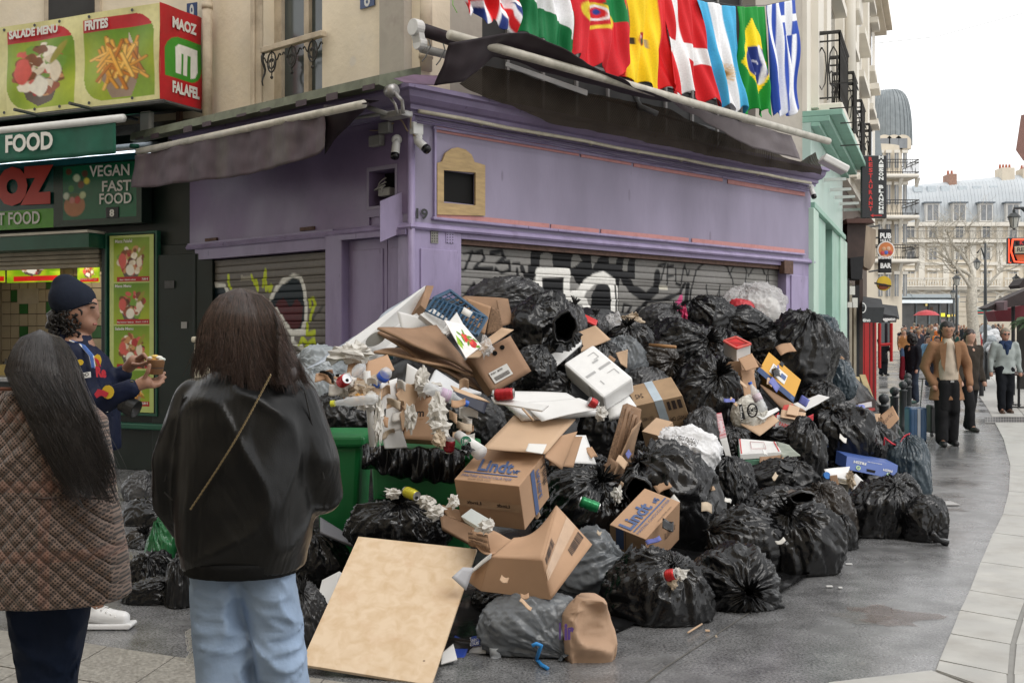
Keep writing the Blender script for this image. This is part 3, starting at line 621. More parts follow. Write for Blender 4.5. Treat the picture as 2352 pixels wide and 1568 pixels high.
# pipe on house left, corner pipe, blue plates
for nm,Wl,x,y0,y1,r,lb in(('drainpipe',FL,480,-40,292,.055,'thick cream drainpipe running down between the cream house and the snack shop banner'),('drainpipe',FR,975,-60,165,.06,'cream drainpipe down the corner of the cream house above the torn awning')):
 u,z1=Wl.px(x,y0,-.02);_,z0=Wl.px(x,y1,-.02)
 mb=MB();mb.tube([Wl.pt(u,z0,0),Wl.pt(u,z1,0)],r,16);pz=mb.build(nm,M_creamtrim,smooth=True,label=lb,cat='drainpipe')
 mb=MB();zc_=(Wl.px(x,20 if Wl is FL else 135,0)[1]);mb.tube([Wl.pt(u,zc_,0),Wl.pt(u,zc_+.06,0)],r*1.15,16);mb.build('collar',M_creamtrim,pz,smooth=True)
M_blue=mat('blue_enamel',(.03,.06,.16),.3,.1,30)
def plate(W_,x0,y0,x1,y1,s,lb,n=-.11):
 mb=wboxpx(W_,x0,y0,x1,y1,n,n+.012);o=mb.build('house_number_plate',M_blue,label=lb,cat='number plate')
 a=W_.P(x0+(x1-x0)*.3,y1-4,n+.012);b=W_.P(x0+(x1-x0)*.72,y1-4-(.0),n+.012);b.z=a.z;c=W_.P(x0+(x1-x0)*.3,y0+2,n+.012)
 text(s,a,b,c,M_white,o,.002,.02,'number')
plate(FL,827,-20,859,22,'6','blue enamel number plate high on the cream wall near the corner')
# upper right facade: dark shop-front windows behind the awnings, then cream pier
up=thing('upper_facade',FR.pt(3.5,3.9,-.2),'upper storey over the purple fascia with dark grid windows behind the flags','facade')
mb=MB();mb.wbox(FR,.02,1.02,3.88,zt,-.5,-.13);mb.wbox(FR,5.85,LEN,3.88,zt,-.5,-.10);mb.wbox(FR,1.02,5.85,7.4,zt,-.5,-.13);mb.build('wall',mat('stained_stone',(.42,.385,.33),.8,.15,3,.3,20,dirt=.5,dirtcol=(.18,.15,.13),ds=3),up)
M_glassd=mat('dusty_dark_glass',(.035,.034,.033),.6,.3,2,.02,spec=.3)
mb=MB();mb.wbox(FR,1.02,5.85,3.88,7.4,-.42,-.35);mb.build('backing',M_black,up)
for i in range(9):
 for j in range(5):
  a=1.04+i*.536;z=3.9+j*.7;mb=MB();mb.wbox(FR,a,a+.5,z,z+.66,-.34,-.33);mb.build('pane',M_glassd,up)
for i in range(10):
 mb=MB();a=1.02+i*.536-.018;mb.wbox(FR,a,a+.036,3.88,7.4,-.35,-.30);mb.build('mullion',mat('grey_frame',(.22,.21,.20),.6,.2),up)
for j in range(1,5):
 mb=MB();mb.wbox(FR,1.02,5.85,3.87+j*.7,3.90+j*.7,-.349,-.315);mb.build('glazing_bar',MATS['grey_frame'],up)
 # ================================================================ awnings, net, flags
def resamp(pts,n):
 p=np.array(pts,float);d=np.r_[0,np.cumsum(np.linalg.norm(np.diff(p,axis=0),axis=1))];t=np.linspace(0,d[-1],n+1)
 return np.stack([np.interp(t,d,p[:,k])for k in range(p.shape[1])],1)
def drape(W,top,bot,n0,n1,amp=.02,nu=40,nv=14,fs=4,m=None,name='cloth',parent=None,solid=.004,seed=0,vert=True,**k):
 a=resamp(top,nu);b=resamp(bot,nu);vs=[]
 for j in range(nv+1):
  v=j/nv
  for i in range(nu+1):
   px,py=a[i]*(1-v)+b[i]*v;n=n0*(1-v)+n1*v;vs.append(W.P(px,py,n))
 A=np.array([tuple(v)for v in vs]);B=A.copy()
 if vert:B[:,2]*=.25
 d=(pn(B,fs,seed)*.7+pn(A,fs*2.3,seed+9)*.3)*amp*2
 nn=np.array(W.n);A=A+nn[None]*d[:,None]
 mb=MB();w=nu+1;mb.add(A,[(j*w+i,j*w+i+1,(j+1)*w+i+1,(j+1)*w+i)for j in range(nv)for i in range(nu)])
 return mb.build(name,m,parent,smooth=True,solid=solid,recalc=False,**k)
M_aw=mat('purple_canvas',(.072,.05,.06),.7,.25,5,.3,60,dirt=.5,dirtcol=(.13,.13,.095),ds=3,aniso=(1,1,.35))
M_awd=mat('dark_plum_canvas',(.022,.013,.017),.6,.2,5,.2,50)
M_hood=mat('mildewed_canvas',(.16,.175,.125),.75,.25,6,.2,40,dirt=.6,dirtcol=(.07,.075,.045),ds=7)
M_bar=mat('cream_bar',(.50,.47,.40),.4,.15,8,.1,30,dirt=.55,dirtcol=(.14,.14,.09),ds=7)
aw=thing('shop_awning',FL.pt(1.8,3.5,.6),'grimy plum awning rolled out over the left face of the purple shop','awning')
a=FL.P(317,356,.75);b=FL.P(836,230,.75);b.z=a.z=(a.z+b.z)/2
mb=MB();mb.tube([a,b],.036,12);mb.build('front_bar',M_bar,aw,smooth=True)
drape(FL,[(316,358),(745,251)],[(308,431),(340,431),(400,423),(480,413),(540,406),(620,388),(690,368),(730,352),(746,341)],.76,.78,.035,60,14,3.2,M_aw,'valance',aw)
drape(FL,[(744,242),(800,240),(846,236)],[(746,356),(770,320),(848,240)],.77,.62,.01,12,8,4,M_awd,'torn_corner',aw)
mb=MB();z=3.86
mb.prism([FL.pt(-.15,z+.16,.02),FL.pt(-.15,z,.52),FL.pt(-.15,z-.085,.53),FL.pt(-.15,z-.10,.42),FL.pt(-.15,z+.06,.02)],FL.u*4.25);mb.build('hood',M_hood,aw)
for k in range(9):
 u=-.1+k*.5+.1*math.sin(k*3);mb=MB();mb.wbox(FL,u,u+.16,z-.115+.02*math.sin(k*5),z-.07,.531,.537);mb.build('torn_edge',M_aw,aw)
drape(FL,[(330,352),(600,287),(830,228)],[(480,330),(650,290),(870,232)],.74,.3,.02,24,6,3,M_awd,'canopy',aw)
# folding bracket at the corner
br=thing('awning_bracket',FL.P(905,240,.3),'grey metal folding arm bracket hanging at the corner above the cameras','awning bracket')
mb=MB();mb.lathe(FL.P(899,209,.42),[(.001,-.05),(.055,-.05),(.06,0),(.05,.05),(.001,.05)],12,axis=FL.u);mb.build('roller_end',M_steel,br,smooth=True)
mb=MB();mb.tube([FL.P(905,212,.42),FL.P(924,232,.40),FL.P(926,262,.38)],[.02,.016,.02],8);mb.tube([FL.P(895,222,.38),FL.P(908,240,.36),FL.P(914,262,.35)],.013,8);mb.build('link',M_steel,br,smooth=True)
mb=MB();mb.wbox(FL,*sorted((FL.px(930,265,.3)[0],FL.px(880,265,.3)[0])),FL.px(900,272,.3)[1],FL.px(900,258,.3)[1],.2,.34);mb.build('shoe',M_steel,br,bevel=.01)
mb=MB();mb.tube([FL.P(845,247,.4),FL.P(890,262,.33)],.022,8);mb.tube([FL.P(788,276,.25),FL.P(905,258,.25)],.018,8);mb.build('arm',M_grey,br,smooth=True)
# right awning
aw2=thing('torn_awning',FR.pt(3,4.2,.8),'torn dark awning with a long cream front bar above the right face of the shop','awning')
a=FR.P(1032,80,.95);b=FR.P(1903,325,.95);
mb=MB();mb.tube([a,b],.042,14);mb.build('front_bar',M_bar,aw2,smooth=True)
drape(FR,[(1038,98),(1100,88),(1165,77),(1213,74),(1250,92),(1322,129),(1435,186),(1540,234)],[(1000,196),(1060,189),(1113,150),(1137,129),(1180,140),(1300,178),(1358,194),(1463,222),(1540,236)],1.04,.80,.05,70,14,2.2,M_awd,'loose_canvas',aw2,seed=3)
drape(FR,[(1536,232),(1680,273),(1818,312)],[(1538,233),(1640,291),(1733,342),(1838,366)],.94,.86,.03,36,10,3,mat('faded_canvas',(.19,.165,.175),.7,.12,3,.2,40,dirt=.4,dirtcol=(.1,.09,.085)),'hanging_valance',aw2,seed=8)
drape(FR,[(905,181),(950,172),(1030,176)],[(925,190),(960,193),(1003,197)],.45,.6,.02,14,5,4,mat('plum_cloth',(.13,.08,.13),.6,.2,4),'folded_strip',aw2)
mb=MB();mb.box8([FR.P(x,y,.55)for x,y in((1162,142),(1350,208),(1349,221),(1160,153))]+[FR.P(x,y,.47)for x,y in((1162,142),(1350,208),(1349,221),(1160,153))]);mb.build('light_fitting',mat('dull_white_metal',(.33,.32,.31),.45,.12,6,.1),aw2,bevel=.01)
mb=MB();mb.tube([FR.P(1355,217,.3),FR.P(1640,298,.3)],.02,8);mb.build('rear_bar',M_zinc,aw2,smooth=True)
mb=MB();mb.tube([FR.P(1455,215,.3),FR.P(1470,245,.45),FR.P(1510,262,.55)],.03,8);mb.build('arm',M_zinc,aw2,smooth=True)
mb=MB();c0=FR.P(955,64,.35);c1=FR.P(963,100,.35);mb.tube([c0-FR.u*.04,c0+FR.u*.05],.075,18);mb.tube([c1-FR.u*.03,c1+FR.u*.05],.06,14);mb.box8([c0+FR.n*.06-FR.u*.03,c0-FR.n*.06-FR.u*.03,c1-FR.n*.05-FR.u*.03,c1+FR.n*.05-FR.u*.03]+[c0+FR.n*.06+FR.u*.04,c0-FR.n*.06+FR.u*.04,c1-FR.n*.05+FR.u*.04,c1+FR.n*.05+FR.u*.04]);mb.build('end_cap',M_white,aw2,smooth=False,bevel=.006)
mb=MB();mb.tube([FR.P(968,68,.35),FR.P(1040,92,.35)],.06,14);mb.build('roller',M_awd,aw2,smooth=True)
mb=MB();mb.tube([FR.P(968,112,.35),FR.P(1050,132,.35)],.04,8);mb.build('rear_bar',M_grey,aw2,smooth=True)
mb=MB()
for x,y in((985,92),(1018,100),(1040,108)):mb.tube([FR.P(x,y,.42),FR.P(x+4,y+15,.45),FR.P(x-8,y+40,.44),FR.P(x-16,y+50,.43)],.006,5)
mb.build('cable_tie',M_zinc,aw2)
# debris net
def netmat():
 m,t,b=newmat('debris_net');N=t.nodes.new;L=t.links.new;a=N('ShaderNodeUVMap')if 0 else N('ShaderNodeAttribute');a.attribute_name='uvn'
 w=N('ShaderNodeTexWave');w.bands_direction='X';w.inputs['Scale'].default_value=60;L(a.outputs['Vector'],w.inputs['Vector'])
 w2=N('ShaderNodeTexWave');w2.bands_direction='Y';w2.inputs['Scale'].default_value=16;L(a.outputs['Vector'],w2.inputs['Vector'])
 mx=N('ShaderNodeMath');mx.operation='MAXIMUM';L(w.outputs['Fac'],mx.inputs[0]);L(w2.outputs['Fac'],mx.inputs[1])
 r=N('ShaderNodeMapRange');r.inputs['From Min'].default_value=.62;r.inputs['From Max'].default_value=.95;r.inputs['To Min'].default_value=.86;r.inputs['To Max'].default_value=1;L(mx.outputs[0],r.inputs['Value']);L(r.outputs[0],b.inputs['Alpha'])
 c=N('ShaderNodeMix');c.data_type='RGBA';L(r.outputs[0],c.inputs[0]);c.inputs[6].default_value=(.010,.008,.007,1);c.inputs[7].default_value=(.045,.036,.028,1);L(c.outputs[2],b.inputs['Base Color']);b.inputs['Roughness'].default_value=.95;b.inputs['Specular IOR Level'].default_value=.1
 return m
nt_=drape(FR,[(1120,150),(1160,158),(1300,205),(1400,225),(1530,248),(1640,300),(1838,372),(1868,350)],[(1058,192),(1105,219),(1175,245),(1275,286),(1365,301),(1510,333),(1700,374),(1888,402)],.40,.32,.05,110,20,3,netmat(),'debris_net',None,solid=0,seed=5,label='dirty brown debris net sagging from under the torn awning along the cornice',cat='net')
at=nt_.data.attributes.new('uvn','FLOAT_VECTOR','POINT');w=111;at.data.foreach_set('vector',np.array([(i/110,j/20,0)for j in range(21)for i in range(111)],np.float32).ravel())
# ---- flags
M_flag=printmat('flag_cloth',.6,.15,60,spec=.3)
def flag(q,cv,label,folds=3,amp=.045,seed=0,n=.8,sag=.0):
 TL,TR,BR,BL=q;pts=[FR.P(*TL,n),FR.P(*TR,n),FR.P(*BR,n),FR.P(*BL,n)];f0=bil(*pts)
 def fn(u,v):
  p=f0(u,v);w=min(1,.35+v*1.1)
  d=amp*w*(math.sin(2*math.pi*(folds*u+.35*math.sin(3*v+seed)+seed*.37))+.45*math.sin(2*math.pi*(folds*2.3*u-.5*v+seed*.7))+.35*math.sin(9*v+7*u+seed))
  p=p+FR.n*d+FR.u*(.03*w*math.sin(6*v+4*u+seed));p.z-=sag*math.sin(math.pi*u)*(1-v)*1+.05*math.sin(2*math.pi*u*folds+seed)*v*v
  return p
 return cv.build('flag',fn,M_flag,label=label,cat='flag',group='national flags strung over the awning',solid=.002)
NX,NY=46,96
RED=(214,30,35);
cv=Canvas(NX,NY,(28,50,120))
for a_,b_ in(((-.1,.0),(1.1,1.0)),((1.1,0),(-.1,1.0))):cv.stroke([a_,b_],.085,(235,235,238));cv.stroke([a_,b_],.035,RED)
cv.rect(.36,0,.64,1,(235,235,238));cv.rect(0,.36,1,.6,(235,235,238));cv.rect(.42,0,.58,1,RED);cv.rect(0,.4,1,.53,RED)
flag([(1046,-120),(1190,-70),(1187,74),(1066,24)],cv,'blue flag with red and white crosses, leftmost of the string of flags',3,seed=1)
cv=Canvas(NX,NY,(10,110,60));cv.rect(0,0,1,.35,RED);cv.poly([(.2,.35),(1,.3),(.98,.78),(.72,.66),(.25,.56)],(232,232,234))
flag([(1188,-120),(1312,-70),(1322,130),(1180,74)],cv,'green and white flag second from the left of the string',3,seed=2.2)
cv=Canvas(NX,NY,(206,28,40));cv.poly([(.55,0),(1,0),(1,.5),(.5,.47)],(10,120,60));cv.ell(.42,.5,.30,.125,(225,200,50));cv.ell(.42,.5,.22,.09,(196,26,36));cv.ell(.42,.47,.16,.075,(235,235,235));cv.ell(.42,.47,.12,.055,RED);cv.ell(.42,.46,.06,.03,(30,60,140))
flag([(1318,-100),(1432,-60),(1457,186),(1308,132)],cv,'red flag with a green corner and a round yellow emblem',2.6,seed=3.1)
cv=Canvas(NX,NY,(244,205,20));cv.rect(0,0,.06,1,RED);cv.rect(.72,0,1,1,RED);cv.ell(.36,.58,.12,.07,(170,40,40));cv.ell(.33,.56,.05,.03,(230,220,220));cv.ell(.40,.6,.04,.03,(60,80,50));cv.rect(.12,.55,.2,.62,(60,50,30));cv.rect(.5,.55,.54,.64,(170,150,110))
flag([(1425,-60),(1530,-40),(1553,214),(1432,188)],cv,'yellow and red flag with a small coat of arms',2.5,seed=4.4)
cv=Canvas(NX,NY,(206,24,32));cv.rect(.18,0,.40,1,(238,238,238));cv.rect(0,.50,1,.66,(238,238,238))
flag([(1520,-34),(1600,-4),(1656,243),(1540,206)],cv,'red flag with a white cross between the yellow one and the sky blue one',2.4,seed=5.2)
cv=Canvas(NX,NY,(70,170,215));cv.rect(.30,0,.68,1,(238,238,240))
for k in range(20):
 t=2*math.pi*k/20;cv.stroke([(.5,.64),(.5+.22*math.cos(t),.64+.085*math.sin(t))],.004,(215,165,60))
cv.ell(.5,.64,.085,.033,(150,105,40));cv.ell(.5,.645,.05,.02,(60,40,25))
flag([(1597,0),(1690,17),(1716,257),(1652,242)],cv,'sky blue and white flag with a golden sun',2.3,seed=6.1)
cv=Canvas(NX,NY,(20,140,50));cv.poly([(.5,.1),(.95,.52),(.5,.9),(.05,.52)],(248,215,20));cv.ell(.5,.54,.33,.17,(25,45,120));cv.stroke([(.62,.38),(.72,.54),(.66,.7)],.018,(235,235,240))
for k in range(14):cv.ell(.28+.3*random.random(),.46+.2*random.random(),.02,.008,(230,230,240))
flag([(1690,16),(1757,16),(1772,263),(1712,257)],cv,'green flag with a yellow lozenge and a blue disc',2,seed=7.3)
cv=Canvas(NX,NY,(40,75,170))
for k in range(4):cv.rect(.12+k*.235,0,.12+k*.235+.115,1,(236,238,242))
cv.rect(.45,0,1,.30,(40,75,170));cv.rect(.66,0,.80,.3,(236,238,242));cv.rect(.45,.12,1,.18,(236,238,242))
flag([(1757,14),(1827,0),(1832,256),(1776,261)],cv,'blue and white striped flag, last of the string on the right',2.2,seed=8.9)
mb=MB();mb.tube([FR.P(x,y,.8)for x,y in((1040,-40),(1040,12),(1050,30))],.004,5);mb.build('cord',mat('green_cord',(.2,.5,.1),.6),label='thin green cord dangling beside the leftmost flag',cat='cord')
mb=MB();mb.tube([FR.P(x,y,.78)for x,y in((1320,-98),(1432,-62),(1530,-38),(1600,-2),(1690,14),(1757,13),(1827,-1))],.004,5);mb.build('flag_line',M_zinc,label='line that the flags hang from above the awning',cat='line')
# ================================================================ snack shop at the left
sh=thing('snack_shop',FM.pt(1.8,0,0),'dark green falafel snack shop front at the left','shop')
M_dg=mat('dark_green_paint',(.004,.011,.008),.4,.25,3,.12,30,rvar=.08,dirt=.2,dirtcol=(.012,.015,.012))
M_dg2=mat('bottle_green_paint',(.012,.07,.042),.3,.2,3,.1,30)
M_gc=mat('green_canvas',(.010,.10,.062),.65,.15,6,.25,50)
u_w,_=FM.px(232,700,0);u_end=4.6
mb=MB();mb.wbox(FM,-.35,u_w,0,2.62,-.3,0);mb.build('pier',M_dg,sh,bevel=.01)
ul_,_=FM.px(352,700,0);mb=MB();mb.wbox(FM,-.35,ul_-.03,.05,2.5,0,.05);mb.wbox(FM,-.12,-.08,.05,2.5,.05,.06);mb.build('panel',M_dg,sh,bevel=.008)
_,zs=FM.px(300,985,.1);mb=MB();mb.wbox(FM,-.37,u_end,zs,zs+.07,0,.12);mb.build('sill',M_dg2,sh,bevel=.015)
mb=MB();mb.wbox(FM,u_w,u_end,0,1.0,-.3,-.02);mb.build('counter_front',M_dg,sh)
_,zh=FM.px(100,600,-.05);mb=MB();mb.wbox(FM,-.35,u_end,zh,3.95,-.3,-.03);mb.build('fascia',M_dg,sh)
for k in range(5):
 mb=MB();mb.wbox(FM,u_w+.02,u_end,zh-.10+k*.055,zh-.05+k*.055,-.03,.02-.006*(k%2));mb.build('roller_slat',mat('beige_slat',(.30,.26,.19),.5,.15,6,.1),sh,bevel=.01)
 # lit interior
mb=MB();mb.wbox(FM,u_w-.1,u_end,0,.02,-2.2,-.3);mb.wbox(FM,u_w-.1,u_w-.05,0,zh,-2.2,-.3);mb.wbox(FM,u_end-.02,u_end,0,zh,-2.2,-.3);mb.wbox(FM,u_w-.1,u_end,zh,zh+.02,-2.2,-.3);mb.build('interior_walls',mat('dim_beige',(.25,.22,.17),.7),sh)
tm=mat('cream_tile',(.42,.37,.28),.3,.08,5,.05);tg=mat('green_tile',(.03,.14,.04),.3,.1,5,.05)
tw=MB();tw.wbox(FM,u_w-.05,u_end,0,zh,-1.45,-1.40);twall=tw.build('tile_wall',mat('dark_grout',(.12,.10,.08),.8),sh)
for i in range(22):
 for j in range(9):
  u=u_w+i*.17;z=1.2+j*.17;mb=MB();mb.wbox(FM,u+.006,u+.164,z+.006,z+.164,-1.40,-1.388);mb.build('tile',tg if(i*7+j*5)%11<2 else tm,twall)
mb=MB();mb.wbox(FM,u_w,u_end,1.0,1.06,-.8,.1);mb.build('counter',mat('steel_counter',(.3,.3,.3),.3,.1,8,metal=.8),sh,bevel=.01)
mb=MB();mb.wbox(FM,u_w,u_end,1.06,1.2,-.5,-.45);mb.build('glass_screen',mat('brass_edge',(.25,.18,.05),.35,metal=.5),sh)
M_lit=printmat('backlit_print',.4,0,emit=.55,spec=.3)
def food(cv,x,y,w,h,kind,seed=0):
 rs=np.random.RandomState(seed)
 if kind=='fries':
  cv.poly([(x-.30*w,y+.15*h),(x+.36*w,y+.12*h),(x+.2*w,y+.52*h),(x-.12*w,y+.52*h)],(150,128,110));cv.poly([(x+.15*w,y-.45*h),(x+.38*w,y+.12*h),(x+.1*w,y+.1*h)],(196,180,165))
  for k in range(46):
   a=rs.uniform(-1.3,1.3)if k>25 else rs.uniform(-.5,.5);cx=x+rs.uniform(-.28,.3)*w;cy=y+rs.uniform(-.22,.22)*h;l=rs.uniform(.12,.24)*h
   c=[(216,150,50),(230,170,70),(190,115,35),(240,190,95)][rs.randint(4)]
   cv.stroke([(cx-math.sin(a)*l/cv.asp,cy-math.cos(a)*l),(cx+math.sin(a)*l/cv.asp,cy+math.cos(a)*l)],.022*h*1.1,tuple(int(v*.6)for v in c));cv.stroke([(cx-math.sin(a)*l/cv.asp-.002,cy-math.cos(a)*l),(cx+math.sin(a)*l/cv.asp-.002,cy+math.cos(a)*l)],.016*h*1.1,c)
 else:
  cv.poly([(x-.42*w,y-.05*h),(x+.42*w,y-.1*h),(x+.2*w,y+.45*h),(x-.05*w,y+.52*h),(x-.25*w,y+.4*h)],(92,80,70))
  for k in range(70):
   a=rs.uniform(0,6.3);r=math.sqrt(rs.uniform(0,1));cx=x+r*.4*w*math.cos(a);cy=y-.05*h+r*.36*h*math.sin(a)
   c=[(150,80,50),(120,70,35),(200,90,80),(220,205,180),(110,150,50),(170,50,50),(195,140,90),(90,40,25),(235,225,205)][rs.randint(9)]
   cv.ell(cx,cy,rs.uniform(.04,.12)*w,rs.uniform(.04,.10)*h,c,rs.uniform(0,180),noise=.5,ns=18,seed=k)
  cv.ell(x-.3*w,y-.05*h,.13*w,.2*h,(205,90,80),noise=.3);cv.ell(x+.26*w,y+.0*h,.1*w,.16*h,(228,214,190),noise=.2);cv.ell(x-.05*w,y+.22*h,.15*w,.16*h,(230,224,208),noise=.6);cv.ell(x+.32*w,y-.28*h,.06*w,.2*h,(150,140,50),-35*-1)
def menu(cv,x0,y0,x1,y1,kind,hdr,seed,hh=.16):
 cv.rect(x0,y0,x1,y1,(120,150,30));w,h=x1-x0,y1-y0
 m=((cv.X>x0)&(cv.X<x1)&(cv.Y>y0)&(cv.Y<y1)).astype(float);cv.put(m*np.clip(cv.noise(2.5,seed)+.5,0,1),(190,195,50),.8);cv.put(m*np.clip((y0+.5*h-cv.Y)/h+.3,0,1),(70,125,30),.8)
 food(cv,x0+.5*w,y0+.56*h,w*.85,h*.8,kind,seed)
 if hdr:cv.rect(x0,y0,x1,y0+hh*h,(180,28,36))
 return
 # banner box hung over the shop
uS,_=FM.px(465,140,0);best=min(np.linspace(.2,1.6,141),key=lambda n:abs((lambda p:1176+FD*p.x/p.y)(FM.pt(uS,4,n))-369));nb=float(best)
bx=thing('banner_box',FM.pt(uS+1.5,4.5,nb/2),'boxed printed banner advertising salad and fries above the snack shop','banner')
zb1=FM.px(369,6,nb)[1];zb0=FM.px(372,227,nb)[1];ue=uS+4.4
mb=MB();mb.wbox(FM,uS+.01,ue,zb0,zb1,.02,nb-.04);mb.build('frame_box',M_zinc,bx)
uA,_=FM.px(-30,100,nb);Wd=ue-uS;xx=lambda px:1-(0)
def ux(px,n=nb):return(ue-FM.px(px,100,n)[0])/(ue-uS)
cv=Canvas(300,110,(214,208,150));cv.tint((196,190,128),.6,3,2)
x1a,x1b,x2a,x2b=ux(17),ux(172),ux(192),ux(356)
menu(cv,x1a,.07,x1b,.95,'salad',True,3);menu(cv,x2a,.07,x2b,.95,'fries',True,5)
for xa,xb in((x1a,x1b),(x2a,x2b)):
 w=xb-xa;bgc=(214,208,150)
 X,Y=(cv.X-xb+.3*w)/(.3*w),(.07+.26-cv.Y)/.26;cv.put(((X>0)&(Y>0)&(X**2+Y**2>1)&(X<1.05)&(cv.Y>.05)).astype(float),bgc)
 X,Y=(xa+.3*w-cv.X)/(.3*w),(cv.Y-.95+.28)/.28;cv.put(((X>0)&(Y>0)&(X**2+Y**2>1)&(X<1.05)&(cv.Y<.97)).astype(float),bgc)
def fB(u,v):
 p=FM.pt(ue+(uS-ue)*u,zb1+(zb0-zb1)*v,nb);return p+FM.n*(.012*math.sin(u*40)*abs(math.sin(math.pi*v*1))+.008*math.sin(u*17+v*9))
M_ban=printmat('banner_vinyl',.42,.12,14,spec=.5)
cv.build('front_sheet',fB,M_ban,bx)
cs=Canvas(60,110,(176,24,34));cs.rect(.12,.30,1,.74,(60,140,40));X,Y=(.12+.34-cs.X)/.34,(.30+.2-cs.Y)/.2;cs.put(((X>0)&(Y>0)&(X*X+Y*Y>1)).astype(float),(176,24,34))
X,Y=(cs.X-.72)/.28,(cs.Y-.56)/.18;cs.put(((X>0)&(Y>0)&(X*X+Y*Y>1)).astype(float),(176,24,34))
Wt=(225,222,214);cs.poly([(.36,.68),(.36,.42),(.44,.375),(.56,.37),(.90,.37),(.90,.62),(.84,.68),(.74,.70),(.74,.46),(.66,.46),(.66,.68),(.55,.68),(.55,.46),(.5,.46),(.5,.68)],Wt)
cs.build('side_sheet',lambda u,v:FM.pt(uS-.004,zb1+(zb0-zb1)*v,nb*(1-u)+.02)+FM.u*(-.006*math.sin(u*9+v*7)),M_ban,bx)
Mlt=mat('white_print',(.66,.65,.6),.5,0,bump=0)
def bt(s,x0,yb,x1,yt,n,parent,m=None,dy=0,bold=.02,W_=FM,name='lettering',**k):
 """lettering on a wall plane: left/right px, baseline y at the left end, dy rise over the width"""
 a=W_.P(x0,yb,n);b=W_.P(x1,yb+dy,n);c=W_.P(x0,yt,n);b.z=a.z if dy==0 else b.z
 return text(s,a,b,c,m or Mlt,parent,.004,bold,name,**k)
bt('SALADE MENU',21,92,133,72,nb+.02,bx,bold=.05);bt('FRITES',195,72,249,49,nb+.02,bx,bold=.05)
nS=lambda x:(x)
def sidept(f,z):return FM.pt(uS-.012,z,nb*(1-f)+.02)
for s_,za,zb_ in(('MAOZ',.22,.10),('FALAFEL',.90,.775)):
 A=sidept(.28,zb1+(zb0-zb1)*za);B=sidept(.86 if s_=='MAOZ' else .93,zb1+(zb0-zb1)*za);T=sidept(.28,zb1+(zb0-zb1)*zb_);text(s_,A,B,T,Mlt,bx,.004,.05)
for px in(10,80,137,205,304):
 for zz in(zb1-.04,zb0+.04):
  p=FM.P(px,100,nb+.012);p.z=zz;mb=MB();mb.lathe(p,[(.018,0),(.018,.006),(.01,.006)],10,axis=FM.n);mb.build('eyelet',M_zinc,bx)
mb=MB();mb.tube([FM.pt(uS-.05,zb0-.03,nb),FM.pt(ue,zb0-.03,nb)],.025,6);mb.tube([FM.pt(uS-.05,zb0-.03,nb),FM.pt(uS-.05,zb0-.03,0)],.022,6)
for px in(90,215):u,_=FM.px(px,240,nb);mb.tube([FM.pt(u,zb0-.03,nb+.35),FM.pt(u,zb0-.03,0)],.02,6)
mb.build('steel_frame',M_zinc,bx)
mb=MB();mb.wbox(FM,-.3,u_end,3.60,4.05,-.25,.0);mb.build('stone_band',mat('weathered_concrete',(.13,.115,.095),.9,.35,5,.6,14,dirt=.5,ds=4,bd=.02),sh)
mb=wboxpx(FM,404,250,412,312,.0,.06);mb.build('rusty_post',M_rust,sh)
# green awning with cream bar
ga=thing('green_awning',FM.pt(2,3.5,.9),'green awning of the snack shop with white lettering on its valance','awning')
zg=FM.px(280,272,.95)[1];u0g,_=FM.px(268,320,.95)
mb=MB();mb.tube([FM.pt(u0g-.10,zg,.95),FM.pt(4.4,zg,.95)],.045,10);mb.build('front_bar',M_white,ga,smooth=True)
zv=FM.px(268,352,.97)[1]
mb=MB();mb.grid(lambda u,v:FM.pt(4.4+(u0g-4.4)*u,zg-.02+(zv-zg+.02)*v,.96+.012*math.sin(u*50)*v+.01*math.sin(u*13)),80,6);mb.build('valance',M_gc,ga,smooth=True,solid=.004)
mb=MB();mb.grid(lambda u,v:FM.pt(4.4+(u0g-4.4)*u,zg+.03+.22*v,.95-.85*v),20,3);mb.build('canopy',M_gc,ga,smooth=True,solid=.004)
bt('FOOD',13,352,122,311,.985,ga,bold=.035,dy=-9)
mb=wboxpx(FM,320,256,344,304,.25,.33);mb.build('end_cap',M_white,ga,bevel=.02)
mb=MB();mb.wbox(FM,.25,4.4,3.76,3.86,.1,.3);mb.build('cassette',M_dg,ga)
mb=MB();mb.lathe(FM.P(309,336,.5),[(.001,-.02),(.05,-.02),(.055,0),(.05,.02),(.001,.02)],12,axis=Vector((0,0,1)));mb.build('knob',M_gc,ga,smooth=True)
# sign board
sg=thing('fascia_sign',FM.pt(1.5,2.9,.2),'long green sign board lettered in red and white over the snack shop window','sign')
uS0,_=FM.px(325,400,.2);zt1=FM.px(325,349,.2)[1];zt0=FM.px(325,511,.2)[1]
cg=Canvas(220,70,(8,44,34));ueS=4.3
def us(px):return(ueS-FM.px(px,400,.2)[0])/(ueS-uS0)
cg.rect(us(-400),0,us(122),1,(12,66,60));cg.rect(us(-400),.72,us(123),1,(70,140,20));cg.rect(us(144),.12,us(313),.90,(14,92,62));cg.rect(0,0,1,.1,(30,90,100))
cx=us(171);cg.ell(cx,.70,us(195)-us(171),.16,(170,110,70));cg.ell(cx,.58,.035,.06,(60,90,40))
for k,(x,y,c)in enumerate(((158,.2,(90,50,30)),(176,.30,(200,215,180)),(164,.45,(60,130,50)),(186,.40,(110,60,40)),(190,.55,(190,200,150)),(178,.62,(180,50,40)),(200,.35,(220,205,60)),(152,.55,(200,210,190)),(166,.62,(190,120,110)),(195,.25,(90,55,40)))):cg.ell(us(x),y,.012,.05,c,noise=.3,seed=k)
mb=MB();mb.wbox(FM,uS0,ueS,zt0,zt1,.03,.19);mb.build('case',M_dg,sg)
